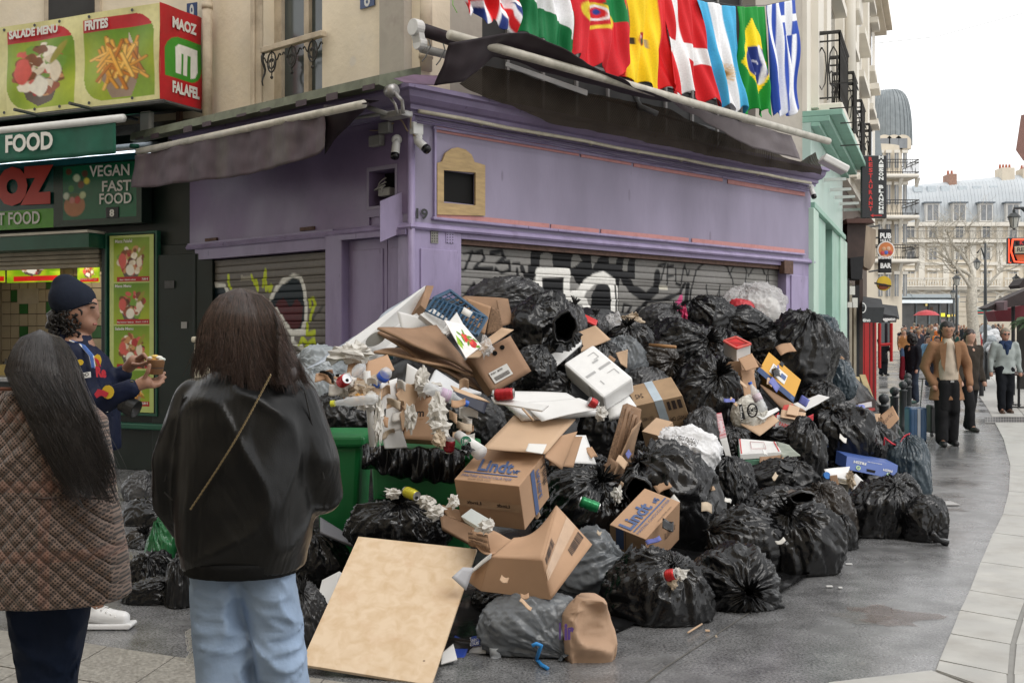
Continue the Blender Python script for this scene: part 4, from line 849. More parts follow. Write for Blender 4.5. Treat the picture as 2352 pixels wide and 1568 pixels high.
cg.build('face',lambda u,v:FM.pt(ueS+(uS0-ueS)*u,zt1+(zt0-zt1)*v,.2),printmat('gloss_panel',.22,.03,8,spec=.6),sg)
Mred=mat('red_letters',(.45,.035,.02),.35,.05,5,.02)
bt('OZ',-6,475,123,386,.225,sg,Mred,dy=-6,bold=.09)
bt('T FOOD',-4,518,92,489,.21,sg,dy=-4,bold=.02)
bt('VEGAN',206,407,298,381,.21,sg,dy=-4,bold=.02);bt('FAST',235,441,302,416,.21,sg,dy=-3,bold=.02);bt('FOOD',229,470,303,445,.21,sg,dy=-3,bold=.02)
mb=wboxpx(FM,243,477,272,501,.2,.212);n8=mb.build('number_plate',mat('black_plate',(.01,.012,.016),.3),label='small black number plate reading eight under the green sign',cat='number plate',bevel=.004);bt('8',252,498,263,481,.214,n8,bold=.04)
mb=MB();zl_=FM.px(300,350,.1)[1];mb.wbox(FM,uS0-.0,3.9,zt1+.005,zt1+.03,.05,.18);mb.build('light_tube',glow('cool_tube',(.8,.9,1),1.6),sg)
# lit edge under the sign
mb=MB();z_=FM.px(100,539,.3)[1];ux_,_=FM.px(204,535,.3);mb.wbox(FM,ux_,4.2,z_,z_+.03,.03,.32);mb.build('ledge',mat('pale_ledge',(.45,.42,.35),.5),sh)
mb=MB();mb.wbox(FM,ux_,4.2,z_-.17,z_-.005,.0,.30);mb.build('ledge_box',M_dg2,sh)
# backlit menu boards inside
def board(x0,x1,y0,y1,n,k,kind='salad',par=sh):
 c=Canvas(60,26,(120,160,20));c.tint((190,200,40),.7,2,k);food(c,.5,.3,.6,.75,kind,k);c.rect(.12,.72,.95,.93,(190,30,25));a,b=FM.P(x0,y0,n),FM.P(x1,y0,n);d,e=FM.P(x0,y1,n),FM.P(x1,y1,n);b.z=a.z;e.z=d.z
 o=c.build('menu_board',bil(a,b,e,d),M_lit,par);
 if x0>20:bt('11,95 €',x0+(x1-x0)*.74,y1-5,x1-6,y1-11,n+.01,o,bold=.05);bt('Falafel houmous + Salade bar',x0+(x1-x0)*.15,y1-7,x0+(x1-x0)*.7,y1-11,n+.01,o,bold=.04)
board(-46,12,604,650,-1.0,3);board(16,138,602,650,-1.0,4);board(178,229,615,650,-.6,6);board(-110,-50,604,650,-1.0,8)
# interior notices
for x0,y0,x1,y1 in((40,663,88,698),(150,655,180,690),(160,697,180,735)):
 mb=wboxpx(FM,x0,y0,x1,y1,-1.388,-1.38);mb.build('notice',mat('notice_paper',(.4,.36,.3),.7),sh)
lp=bpy.data.lights.new('ceiling_lamp','AREA');lp.energy=5;lp.size=1.2;lp.color=(1,.82,.55);lo=bpy.data.objects.new('ceiling_lamp',lp);C.objects.link(lo);lo.location=FM.pt(u_w+1.2,zh-.05,-.9)
# bottles on the counter
for k,(x,c)in enumerate(((14,(.03,.03,.03)),(24,(.45,.42,.38)),(32,(.05,.05,.05)))):
 p=FM.P(x,760,-.7);p.z=1.06;mb=MB();mb.lathe(p,[(.03,0),(.032,.14),(.012,.17),(.012,.21)],12);b_=mb.build('sauce_bottle',mat('bottle%d'%k,c,.3),smooth=True,label=['dark sauce bottle at the left end of the snack counter','pale squeeze bottle in the middle of the snack counter','black sauce bottle right of the pale one on the snack counter'][k],cat='bottle')
 # poster column
pc=thing('menu_poster',FM.P(305,745,.06),'tall pale green menu poster with four food pictures on the snack shop pier','poster')
tl,tr=FM.P(252,543,.06),FM.P(353,543,.06);tl.z=tr.z=FM.px(300,540,.06)[1];zlow=FM.px(305,946,.06)[1]
cp=Canvas(70,250,(176,190,110));cp.tint((196,205,140),.5,2,4)
spots=[(.014,.262,'salad',11),(.27,.505,'salad',12),(.512,.755,'salad',13),(.765,.965,'fries',14)]
for a_,b_,kd,sd in spots:
 menu(cp,.10,a_,.90,b_,kd,False,sd);cp.rect(.16,b_-.028,.90,b_,(170,25,32))
cp.build('sheet',bil(tl,tr,Vector((tr.x,tr.y,zlow)),Vector((tl.x,tl.y,zlow))),printmat('poster_print',.3,.02,10,spec=.5),pc)
def pl(s,x0,x1,f0,f1,bold=.03):
 H_=tl.z-zlow;a=tl.lerp(tr,x0)-Vector((0,0,H_*f1));b=tl.lerp(tr,x1)-Vector((0,0,H_*f1));c=tl.lerp(tr,x0)-Vector((0,0,H_*f0));text(s,a,b,c,Mlt,pc,.004,bold)
pl('Maoz Falafel',.13,.52,.022,.042);pl('7,00 €',.74,.88,.243,.258,.05);pl('Maoz + Salade à volonté',.24,.6,.247,.256)
pl('Maoz Menu',.13,.5,.278,.295);pl('Grand : 11,95 €',.6,.88,.486,.496);pl('Maoz houmous + Salade bar',.18,.56,.487,.496)
pl('Salade Menu',.13,.55,.52,.537);pl('sauce / Ketchup',.42,.7,.944,.955);pl('3,00 €',.74,.88,.941,.957,.05)
mb=MB();uu0=FM.px(358,700,.05)[0];uu1=FM.px(247,700,.05)[0]
for a_,b_,c_,d_ in((uu0-.03,uu0,zlow-.04,tl.z+.04),(uu1,uu1+.03,zlow-.04,tl.z+.04),(uu0,uu1,zlow-.04,zlow-.01),(uu0,uu1,tl.z+.01,tl.z+.04)):mb.wbox(FM,a_,b_,c_,d_,.0,.065)
mb.build('poster_frame',M_dg2,pc,bevel=.005)
# upper storey of the house at the left
lh=thing('left_house',FM.pt(2,4,0),'cream house above the snack shop with dark framed windows','house')
mb=MB();mb.wbox(FM,-.4,7,4.05,9.5,-.5,-.12);mb.build('wall',M_cream,lh)
for x0,x1 in((104,232),(380,410)):
 a_,_=FM.px(x1,0,-.1);b_,_=FM.px(x0,0,-.1);z0_=FM.px(200,62,-.1)[1]
 if x0>300:continue
 mb=MB();mb.wbox(FM,a_,b_,z0_,8,-.12,-.08);w_=mb.build('window',M_creamtrim,lh)
 mb=MB();mb.wbox(FM,a_+.08,b_-.08,z0_+.05,8,-.08,-.075);mb.build('pane',M_glassd,w_)
for x0,x1 in((385,430),(445,475),(500,530)):
 pass
mb=MB();a_,_=FM.px(535,0,-.1);b_,_=FM.px(380,0,-.1);mb.wbox(FM,*sorted((max(a_,.0),b_)),5.65,8,-.12,-.09);mb.build('window',M_creamtrim,lh)
plate(FM,429,9,452,60,'9','blue number plate behind the drainpipe over the red banner end',n=.0)
# grey letterbox and small plate on the dark panel
mb=wboxpx(FM,416,739,429,754,.052,.06);mb.build('small_plate',M_grey,label='tiny beige plate on the dark panel beside the left shutter',cat='plate')
mb=wboxpx(FM,378,645,400,662,.06,.065);mb.build('sticker',M_zinc,label='dark sticker with faint white print right of the menu poster',cat='sticker')
# white bin lid behind the woman in leather
wb=thing('letter_box',FL.pt(3.4,0,.5),'cream plastic container standing by the left shutter behind the leather jacket','container')
c=P(468,850,11.6);mb=MB();mb.box((c.x-.06,c.y-.15,0),(c.x+.16,c.y+.15,1.5));mb.build('body',M_pvc,wb,bevel=.02)
mb=MB();mb.box((c.x-.085,c.y-.17,1.5),(c.x+.18,c.y+.17,1.56));mb.build('lid',M_pvc,wb,bevel=.02)
# ================================================================ pale green shop and the street front running away
M_mint=mat('mint_paint',(.25,.44,.355),.4,.1,3,.15,30,dirt=.25,dirtcol=(.15,.26,.21),ds=4)
M_mintl=mat('pale_mint_paint',(.42,.58,.49),.4,.08,3,.1)
M_shopglass=mat('shop_glass',(.02,.025,.03),.04,0,bump=0,spec=1)
M_stonef=mat('house_stone',(.62,.55,.44),.8,.1,2,.2,20,dirt=.3,dirtcol=(.42,.37,.3),ds=2)
M_stonew=mat('white_stone',(.70,.66,.58),.75,.08,2,.15,20,dirt=.2,dirtcol=(.5,.46,.4),ds=2)
M_win=mat('window_dark',(.07,.075,.08),.15,.3,2,.02,spec=.8)
M_wfr=mat('window_white',(.62,.6,.56),.5,.05)
gs=thing('mint_shop',FG.pt(2.7,0,0),'pale mint green shop front with narrow panes beside the purple corner','shop')
def fu(px,n=0,py=600):return FG.px(px,py,n)[0]
ue=5.4
z_t=FG.px(1900,374,0)[1];z_b=FG.px(1900,504,0)[1]
mb=MB();mb.wbox(FG,0.0,ue,z_b,z_t+.2,-.3,0);mb.build('fascia',mat('mint_panel',(.42,.56,.50),.35,.06,2,.03),gs)
mb=MB();mb.wbox(FG,0.0,ue,z_t+.2,z_t+.28,-.3,.25);mb.wbox(FG,0,ue,z_t+.28,z_t+.36,-.3,.42);mb.wbox(FG,0,ue,z_t+.14,z_t+.2,0,.12);mb.build('cornice',M_mint,gs,bevel=.01)
mb=MB();mb.wbox(FG,0.0,ue,z_b-.08,z_b,-.3,.06);mb.build('head_moulding',M_mint,gs,bevel=.01)
for x0,x1,m_,n1 in((1861,1872,M_mintl,.05),(1872,1876,M_mint,.02),(1876,1896,M_mint,.0),(1912,1927,M_mint,.0),(1927,1942,M_mintl,.03)):
 mb=MB();mb.wbox(FG,fu(x0),fu(x1),0,z_b-.08,-.3,n1);mb.build('post',m_,gs,bevel=.008)
mb=MB();mb.wbox(FG,fu(1896),fu(1912),.5,z_b-.08,-.16,-.15);mb.build('pane',M_shopglass,gs)
mb=MB();mb.wbox(FG,fu(1896),fu(1912),0,.5,-.3,-.05);mb.build('stall_riser',M_mint,gs)
for x0,x1,y in((1873,1904,384),(1892,1919,413),(1906,1932,436),(1917,1941,453),(1928,1950,468),(1937,1958,482)):
 a=FG.P(x0,y,.02);n_=.32;b=a+FG.n*n_;mb=MB();mb.box8([a+Vector((0,0,.025)),a-Vector((0,0,.025)),b-Vector((0,0,.02)),b+Vector((0,0,.02))]+[q+FG.u*.05 for q in(a+Vector((0,0,.025)),a-Vector((0,0,.025)),b-Vector((0,0,.02)),b+Vector((0,0,.02)))]);mb.build('spot_arm',M_white,gs)
 # floodlight
mb=MB();c=FG.P(1915,378,.5);mb.box((c.x-.18,c.y-.12,c.z-.04),(c.x+.14,c.y+.12,c.z+.05));o=mb.build('floodlight',M_white,label='white floodlight under the balcony above the mint green fascia',cat='floodlight',bevel=.02);o.rotation_euler=(0,R(28),0)
# upper facade
uh=thing('stone_house',FG.pt(8,z_t+.4,0),'pale stone house with iron balconies over the mint green shop','house')
zE=FG.px(2014,77,.0)[1];uE=fu(2014)
mb=MB();mb.wbox(FG,0,uE,z_t+.36,zE,-5,-.05);mb.build('wall',M_stonew,uh)
mb=MB();mb.wbox(FG,0,uE+.3,zE,zE+.12,-5,.25);mb.wbox(FG,0,uE+.3,zE+.12,zE+.22,-5,.40);mb.build('eaves',M_stonef,uh)
mb=MB();mb.prism([FG.pt(uE+.2,zE+.22,.40),FG.pt(uE+.2,zE+3.4,-2.2),FG.pt(uE+.2,zE+3.4,-5),FG.pt(uE+.2,zE+.22,-5)],FG.u*-(uE));mb.build('roof',mat('zinc_roof',(.26,.29,.31),.45,.12,3,.1,metal=.3),uh)
for x0,x1,m_,n1 in((1871,1884,M_stonew,.05),(1890,1900,M_stonew,.06),(1926,1934,M_stonew,.08),(1958,1964,M_stonew,.08),(1985,1989,M_stonew,.08)):
 mb=MB();mb.wbox(FG,fu(x0),fu(x1),z_t+.5,zE,-.05,n1);mb.build('pilaster',m_,uh)
for x in(1932.,):
 u=fu(1930);mb=MB();mb.tube([FG.pt(u,z_t+.4,.16),FG.pt(u,zE+.1,.16)],.1,12);mb.build('drainpipe',M_stonew,uh,smooth=True)
wins=[]
for x0,x1 in((1902,1922),(1941,1955),(1967,1982),(1991,1998),(2002,2006)):
 a,b=fu(x0),fu(x1)
 for lv,(z0,z1)in enumerate(((4.95,7.0),(8.05,9.6),(10.7,12.2),(13.3,14.8))):
  if z1>zE:continue
  mb=MB();mb.wbox(FG,a,b,z0,z1,-.05,-.03);w_=mb.build('window',mat('reveal_stone',(.36,.31,.25),.8),uh)
  mb=MB();mb.wbox(FG,a+.12*(b-a),b-.12*(b-a),z0+.05,z1-.1,-.03,-.02);mb.build('pane',M_win,w_)
  mb=MB();mb.wbox(FG,a-.1,b+.1,z1,z1+.14,-.05,.16);mb.build('lintel',M_stonew,w_);mb=MB();mb.wbox(FG,a-.05,b+.05,z0-.14,z0,-.05,.18);mb.build('sill',M_stonew,w_)
def railing(W,u0,u1,z0,h,n0,n1,parent,step=.12,name='balcony'):
 mb=MB();mb.wbox(W,u0-.05,u1+.05,z0-.12,z0,n0,n1+.05);sl_=mb.build(name,M_stonew,parent,bevel=.02)
 mb=MB();pts=[(u0,n0),(u0,n1),(u1,n1),(u1,n0)]
 for zz,r in((z0+h,.03),(z0+h-.12,.014),(z0+.08,.014)):mb.tube([W.pt(u,zz,n)for u,n in pts],r,6)
 for(ua,na),(ub,nb2)in zip(pts[:-1],pts[1:]):
  l=math.hypot(ub-ua,nb2-na);k=max(1,int(l/step))
  for i in range(k+1):
   t=i/k;u=ua+(ub-ua)*t;n=na+(nb2-na)*t;mb.tube([W.pt(u,z0+.05,n),W.pt(u,z0+h,n)],.012,4)
   if i<k:
    du=(ub-ua)/k*.5;dn=(nb2-na)/k*.5
    mb.tube([W.pt(u+du+du*.8*math.sin(q),z0+.5*h+.3*h*math.cos(q),n+dn+dn*.8*math.sin(q))for q in np.linspace(0,2*math.pi,9)],.010,4)
 mb.build('railing',M_iron2,sl_)
for x0,x1,yb,d in((1874,1897,330,.32),(1912,1922,398,.32),(1938,1948,440,.3),(1960,1966,480,.3)):
 zb=4.85;a=fu(x0);b=fu(x1);railing(FG,a,b,zb,1.0,0,d,uh)
railing(FG,fu(1941),fu(1953),8.2,1.0,0,.4,uh)
mb=MB();mb.wbox(FG,fu(1942),fu(1952),7.6,8.0,0,.25);mb.build('corbel',M_stonew,uh,bevel=.05)
for k,(x,y)in enumerate(((1905,250),(1930,335))):
 mb=MB();p=FG.P(x,y,.4);
 for dz in(0,.3):mb.tube([p+Vector((0,0,dz)),p+FG.n*.3+Vector((0,0,dz))],.01,4);mb.tube([p+FG.n*.3+Vector((0,0,dz)),p+FG.n*.3+FG.u*.5+Vector((0,0,dz))],.01,4)
 mb.tube([p+FG.n*.3,p+FG.n*.3+Vector((0,0,.3))],.01,4);mb.build('flower_rack',M_iron2,uh)
for x,y in((1996,405),(2002,425)):
 mb=MB();p=P(2112-1996+x-115,y*1.0+60,26)if False else FG.P(x,y+60,.4)
 for q in range(9):mb.sphere(p+Vector((random.uniform(-.05,.05),random.uniform(-.05,.05),.5+random.uniform(-.12,.12))),.035,seg=6,rings=4)
 mb.build('flowers',mat('orange_flowers',(.7,.2,.02),.6),uh,kind='stuff')
 # brown timber fascia, black box etc. beyond the mint shop
def slabpx(name,quad,Y,th,m,parent=None,**k):
 a=[P(x,y,Y)for x,y in quad];mb=MB();mb.prism(a,(0,th,0));return mb.build(name,m,parent,**k)
M_brown=mat('dark_brown_paint',(.05,.028,.022),.5,.2,8,.2);M_oldwood=mat('weathered_wood',(.30,.24,.18),.8,.35,6,.5,30,aniso=(1,1,.2))
M_blk=mat('black_fabric',(.018,.018,.02),.75,.2,10,.2);M_blk2=mat('charcoal_canvas',(.035,.037,.04),.75,.15,10,.2)
tf=thing('timber_canopy',P(1975,560,22.5),'dark brown and bare timber canopy projecting past the mint green shop','canopy')
slabpx('box',[(1946,508),(1946,592),(1962,600),(1984,592),(1990,505),(1970,498)],22.4,1.2,M_brown,tf)
slabpx('panel',[(1988,517),(2012,528),(2010,600),(1998,620),(1984,612),(1982,560)],23.4,.3,M_oldwood,tf)
slabpx('panel',[(1953,592),(1984,588),(1980,642),(1955,640)],21.8,.5,M_blk,tf)
slabpx('batten',[(1944,503),(2000,500),(2010,512),(1946,512)],22.2,.5,mat('reddish_board',(.09,.04,.03),.6),tf)
for x0,x1,y in((1950,1996,470+48),(2003,2046,502),(2007,2042,527)):
 pass
pw=thing('bar_front',P(1965,700,22),'black framed pub front with menu boards beyond the mint shop','shop')
for x0,x1,y0,y1,Y,m_ in((1944,1951,640,930,21.5,M_blk),(1951,1957,650,860,22,mat('pale_door',(.34,.30,.23),.6)),(1957,1974,655,905,22.4,M_blk),(1961,1967,700,880,22.2,MATS['pale_door']),(1974,1982,640,900,22.6,M_brown)):
 slabpx('panel',[(x0,y0),(x1,y0),(x1,y1),(x0,y1)],Y,.3,m_,pw)
for x,y,s in((1957,667,.16),(1963,695,.18),(1952,700,.1)):
 c=P(x,y,21.3);mb=MB();mb.box((c.x-.05,c.y-.02,c.z-s/2),(c.x+.05,c.y+.02,c.z+s/2));mb.build('menu_frame',M_wfr,pw)
mb=MB();mb.wbox(FG,5.4,16.1,0,zE-.5,-.6,-.2);mb.build('ground_floor_wall',mat('brown_wall',(.10,.075,.06),.8,.2,3,.2),uh)
# leaning planks on the pavement
for i,(a_,b_)in enumerate((((1967,865),(1984,1015)),((1981,860),(2034,1010)),((1985,900),(1990,1010)))):
 A=P(*a_,19+i);B=G(b_[0],b_[1]+4);B.y=A.y-1.5;B=P(b_[0],b_[1],B.y);d=Vector((.05,0,0));e=Vector((0,.03,0));mb=MB();mb.box8([A-d,A+d,A+d+e,A-d+e,B-d,B+d,B+d+e,B-d+e]);mb.build('plank',mat('plank_wood',(.36,.27,.14),.7,.2,5),label=['short dark timber plank leaning against the pub wall, nearest the bags','long pale plank leaning out from the pub wall onto the pavement','thin plank standing upright between the other two leaning planks'][i],cat='plank')
 # hanging signs
def sign(name,x0,y0,x1,y1,Y,m,lb,cat='sign',th=.08,frame=None):
 t=thing(name,P((x0+x1)/2,y1,Y),lb,cat);a=P(x0,y0,Y);b=P(x1,y1,Y);mb=MB();mb.box((a.x,Y,b.z),(b.x,Y+th,a.z));mb.build('board',m,t,bevel=.01);return t
def st(s,x0,y0,x1,y1,Y,m,parent,bold=.02,**k):return text(s,P(x0,y1,Y),P(x1,y1,Y),P(x0,y0,Y),m,parent,.006,bold,**k)
M_sb=mat('sign_black',(.012,.012,.014),.25,.2,2,.02);Mrt=mat('red_print',(.55,.03,.03),.5,0,bump=0);M_wt=mat('white_letters',(.8,.8,.78),.5,0,bump=0)
rs_=sign('restaurant_sign',1979,357,2037,501,20,M_sb,'tall black hanging sign with red and white stacked letters')
for i,ch in enumerate('RESTAURANT'):st(ch,1995,361+i*12.6,2004,371+i*12.6,20,Mrt,rs_,.05)
for i,ch in enumerate('MAISON BLANCHE'):
 if ch!=' ':st(ch,2018,358+i*9.6,2029,366+i*9.6,20,M_wt,rs_,.05)
mb=MB();mb.add([P(1999,495,19.99),P(2006,491,19.99),P(2006,499,19.99)],[(0,1,2)]);mb.add([P(2006,494,19.99),P(2026,494,19.99),P(2026,496,19.99),P(2006,496,19.99)],[(0,1,2,3)]);mb.build('arrow',Mrt,rs_,recalc=False)
mb=MB();mb.tube([P(1950,362,20.04),P(1985,364,20.04)],.025,6);mb.build('bracket',M_zinc,rs_)
ps=sign('pub_sign',2019,526,2048,626,25,M_blk,'narrow black bar sign with a round colourful emblem in the middle')
st('PUB',2021,535,2047,548,25,M_wt,ps,.05);st('BAR',2022,604,2047,616,25,M_wt,ps,.05)
c=P(2034,574,24.96);mb=MB();mb.lathe(c,[(.001,0),(.19,0),(.19,.03),(.001,.03)],28,axis=Vector((0,-1,0)));mb.build('emblem_disc',M_wt,ps)
for r_,m_,dz in((.165,mat('emblem_orange',(.6,.2,.06),.5),0),):mb=MB();mb.lathe(c+Vector((0,-.031,0)),[(.001,0),(r_,0),(r_,.006),(.001,.006)],24,axis=Vector((0,-1,0)));mb.build('emblem_centre',m_,ps)
for dx,dz,cc in((-.05,.02,(.6,.35,.2)),(.05,.03,(.65,.42,.28)),(0,-.06,(.08,.14,.45)),(-.08,-.07,(.5,.05,.05)),(.09,-.06,(.5,.06,.06))):mb=MB();mb.sphere(c+Vector((dx,-.04,dz)),.045,sc=(1,.2,1),seg=8,rings=6);mb.build('emblem_figure',mat('em%d'%int(dx*1000+500+dz*100),cc,.5),ps)
st('HULL\'S',2022,549,2046,555,24.9,M_wt,ps,.03);st('BROTHERS',2017,588,2051,595,24.9,M_wt,ps,.03)
for y in(518,545,565,620):mb=MB();mb.tube([P(1995,y+4,25.04),P(2020,y,25.04)],.02,5);mb.build('bracket',M_zinc,ps)
ys=thing('round_sign',P(2029,668,24.5),'round yellow and green beer sign hanging below the bar sign','sign')
mb=MB();mb.lathe(P(2029,651,24.5),[(.001,0),(.155,0),(.16,.02),(.155,.05),(.001,.05)],26,axis=Vector((0,-1,0)));mb.build('disc',mat('yellow_sign',(.62,.42,.02),.4,.1),ys)
mb=MB();mb.sphere(P(2029,658,24.44),.11,sc=(1,.15,.6),seg=12,rings=6);mb.build('picture',mat('sign_red_brown',(.25,.06,.02),.5),ys);mb=MB();mb.box8([P(x,y,24.43)for x,y in((2008,648),(2047,655),(2047,659),(2008,652))]+[P(x,y,24.40)for x,y in((2008,648),(2047,655),(2047,659),(2008,652))]);mb.build('band',M_blk,ys)
# black awnings over the red front
for nm,q,val,txt,lb,Y in(('black_awning',[(1980,682),(2024,688),(2029,700)],[(1980,706),(2031,706),(2026,741),(1980,741)],('tino',1981,731,1999,739),'charcoal awning with a white ring logo, nearest over the pavement',22.5),('black_awning',[(2027,700),(2060,704),(2065,722)],[(2028,722),(2060,726),(2058,740),(2027,740)],('eggaeton',2028,729,2056,739),'second black awning further along with a white name on its valance',24.5)):
 t=thing(nm,P(q[0][0],q[0][1],Y),lb,'awning','black awnings over the pavement')
 mb=MB();a=P(q[0][0],q[0][1],Y+.6);b=P(q[1][0],q[1][1],Y+.6);c_=P(q[2][0],q[2][1]+10,Y-.5);d_=P(q[0][0],val[0][1],Y-.5);mb.add([a,b,c_,d_],[(0,1,2,3)]);mb.build('canopy',M_blk2,t,solid=.03)
 mb=MB();mb.add([P(x,y,Y-.52)for x,y in val],[(0,1,2,3)]);mb.build('valance',M_blk if txt[0]=='eggaeton' else M_blk2,t,solid=.02)
 st(txt[0],txt[1],txt[2],txt[3],txt[4],Y-.55,M_wt,t,.04)
 if txt[0]=='tino':mb=MB();cc=P(1981,707,Y-.56);mb.tube([cc+Vector((.06*math.cos(x),0,.09*math.sin(x)))for x in np.linspace(-1.6,1.6,12)],.012,5);mb.build('ring_logo',M_wt,t)
rf=thing('red_shop',P(1998,860,24),'bright red painted shop front behind the man on the phone','shop')
M_red=mat('red_gloss',(.42,.012,.012),.3,.1,4,.05)
for x0,x1,Y,m_ in((1981,1985,23.2,M_red),(1986,1996,23.6,M_red),(1996,1999,23.9,mat('dark_red',(.10,.006,.006),.5)),(1999,2004,24.4,M_red),(2004,2009,25,MATS['dark_red']),(2009,2013,26,M_red)):
 slabpx('post',[(x0,738),(x1,738),(x1,775+HC*FD/Y-2),(x0,775+HC*FD/Y)],Y,.4,m_,rf)
 # red frame window past it
slabpx('window',[(2022,738),(2045,740),(2045,790),(2022,792)],29,.1,M_shopglass,rf)
for a_ in([(2020,742),(2020,845)],[(2047,742),(2047,830)],[(2020,792),(2047,790)]):mb=MB();mb.tube([P(x,y,28.8)for x,y in a_],.04,6);mb.build('frame',M_red,rf)
# ================================================================ domed corner building
dm=thing('domed_building',P(2060,775,75),'pale corner building with a slate blue dome and three iron balconies','building')
Yd=75.;M_wing=mat('window_grey',(.20,.21,.22),.2,.2,2,.02,spec=.6)
def pz(y,Y):return HC-(y-HY)/FD*Y
def pxX(x,Y):return(x-1176)/FD*Y
X0,X1=pxX(1996,Yd),pxX(2094,Yd)
mb=MB();mb.box((X0-10,Yd,0),(X1-2.2,Yd+14,pz(330,Yd)));mb.lathe((X1-2.2,Yd+2.2,0),[(2.2,0),(2.2,pz(330,Yd))],24);mb.box((X1-2.2,Yd+2.2,0),(X1,Yd+14,pz(330,Yd)));mb.build('wall',M_stonef,dm)
dc=P(2055,336,Yd+4.5);rad=1.25
mb=MB();prof=[]
rb=(2098-2000)/2/FD*(Yd+4.5)
for t in np.linspace(0,1,11):prof.append((rb*max(0,1-t**2.4)**.62+.01,(pz(208,Yd+4.5)-dc.z)*math.sin(t*1.571)))
mb.lathe(Vector((pxX(2042,Yd+4.5),Yd+4.5,dc.z)),prof,28);mb.build('dome',mat('slate_blue',(.21,.235,.245),.45,.15,3,.2),dm,smooth=True)
for k in range(28):
 t_=2*math.pi*k/28;mb=MB();mb.tube([Vector((pxX(2042,Yd+4.5)+r*math.cos(t_)*1.01,Yd+4.5+r*math.sin(t_)*1.01,dc.z+z))for r,z in prof[:-1]],.045,4);
 if math.sin(t_)<.3:mb.build('rib',MATS['slate_blue'],dm)
for x in(2032,2054,2074):
 c=P(x,325,Yd+.8);mb=MB();mb.prism([c+Vector((.55*math.cos(a),0,.45*math.sin(a)))for a in np.linspace(0,math.pi,12)]+[c+Vector((-.55,0,-.5)),c+Vector((.55,0,-.5))],(0,2.2,0));d_=mb.build('dormer',M_stonef,dm)
 mb=MB();mb.box((c.x-.28,c.y-.03,c.z-.45),(c.x+.28,c.y-.01,c.z+.2));mb.build('pane',M_wing,d_)
for x in(2022,2040,2059,2078):
 for y0,y1 in((352,386),(425,470),(515,560),(630,680)):
  Xc=pxX(x,Yd);mb=MB();mb.box((Xc-.13,Yd-.04,pz(y1,Yd)),(Xc+.13,Yd-.01,pz(y0,Yd)));w_=mb.build('window',M_wing,dm)
  mb=MB();mb.box((Xc-.19,Yd-.12,pz(y0,Yd)),(Xc+.19,Yd-.0,pz(y0,Yd)+.2));mb.build('lintel',M_stonew,w_);mb=MB();mb.box((Xc-.015,Yd-.07,pz(y1,Yd)),(Xc+.015,Yd-.04,pz(y0,Yd)));mb.build('mullion',M_stonew,w_)
for y,h in((402,32),(496,34),(596,32)):
 z0=pz(y,Yd);hh=h/FD*Yd;mb=MB();mb.box((X0-2,Yd-.7,z0-.25),(X1+.3,Yd+4,z0));sl_=mb.build('balcony',M_stonew,dm,bevel=.1)
 mb=MB();zc=z0
 for zz in(z0+hh,z0+.1,z0+hh*.8):mb.tube([(X0-2,Yd-.65,zz),(X1+.25,Yd-.65,zz),(X1+.25,Yd+4,zz)],.03,5)
 n=int((X1+.25-X0+2)/.16)
 for i in range(n):x=X0-2+i*.16;mb.tube([(x,Yd-.65,z0),(x+.05*(-1)**i,Yd-.65,z0+hh*.5),(x,Yd-.65,z0+hh)],.016,4,cap=False)
 for i in range(24):mb.tube([(X1+.25,Yd-.65+i*.2,z0),(X1+.25,Yd-.65+i*.2,z0+hh)],.016,4,cap=False)
 mb.build('railing',M_iron2,sl_)
 for i in range(6):x=X1+.3-i*1.1;mb=MB();mb.prism([(x-.1,Yd,z0-.25),(x-.1,Yd-.5,z0-.25),(x-.1,Yd,z0-.8)],(.2,0,0));mb.build('corbel',M_stonew,sl_)
 # street-side houses between the stone house and the domed one (seen edge on)
sh2=thing('grey_roofed_house',P(2012,700,55),'narrow slice of a stone house with a pitched slate gable before the dome','house')
mb=MB();a,b=pxX(1985,50),pxX(2008,50);mb.box((a,50,0),(b,60,pz(300,50)));mb.build('wall',M_stonef,sh2)
mb=MB();mb.prism([P(1985,345,49.8),P(2008,230,49.8),P(2020,300,49.8),P(2030,395,49.8),P(2024,402,49.8),P(2007,350,49.8)],(0,10,0));mb.build('roof',MATS['slate_blue'],sh2)
# ================================================================ far mansard block
fb=thing('mansard_block',P(2220,775,130),'long pale stone block with a zinc mansard roof closing the street','building')
Yf=130.;XA,XB=pxX(2083,Yf),pxX(2700,Yf);ze=pz(516,Yf)
M_zinc2=mat('zinc_mansard',(.46,.49,.51),.5,.08,1,.1,dirt=.3,dirtcol=(.28,.32,.35),ds=.5)
mb=MB();mb.box((XA-15,Yf,0),(XB,Yf+12,ze));mb.build('wall',M_stonef,fb)
def roofpt(x,t):
 a=pz(514,Yf);b=pz(421-(x-2091)*.10,Yf);prof_n=2.2*t**1.6;return Vector((pxX(x,Yf),Yf+.3+prof_n+(3 if t>.75 else 0)*(t-.75),a+(b-a)*math.sin(min(t,1)*math.pi/2)))
mb=MB();mb.grid(lambda u,v:roofpt(2040+u*640,v),80,10);mb.build('mansard',M_zinc2,fb,smooth=True,solid=.1)
for i in range(46):
 x=2070+i*8;mb=MB();mb.tube([roofpt(x,t)+Vector((0,-.05,0))for t in np.linspace(0,1,8)],.06,4);mb.build('seam',M_zinc2,fb)
mb=MB();mb.box((XA-15,Yf-.5,ze-.2),(XB,Yf+1,ze+.25));mb.build('eaves',M_stonew,fb)
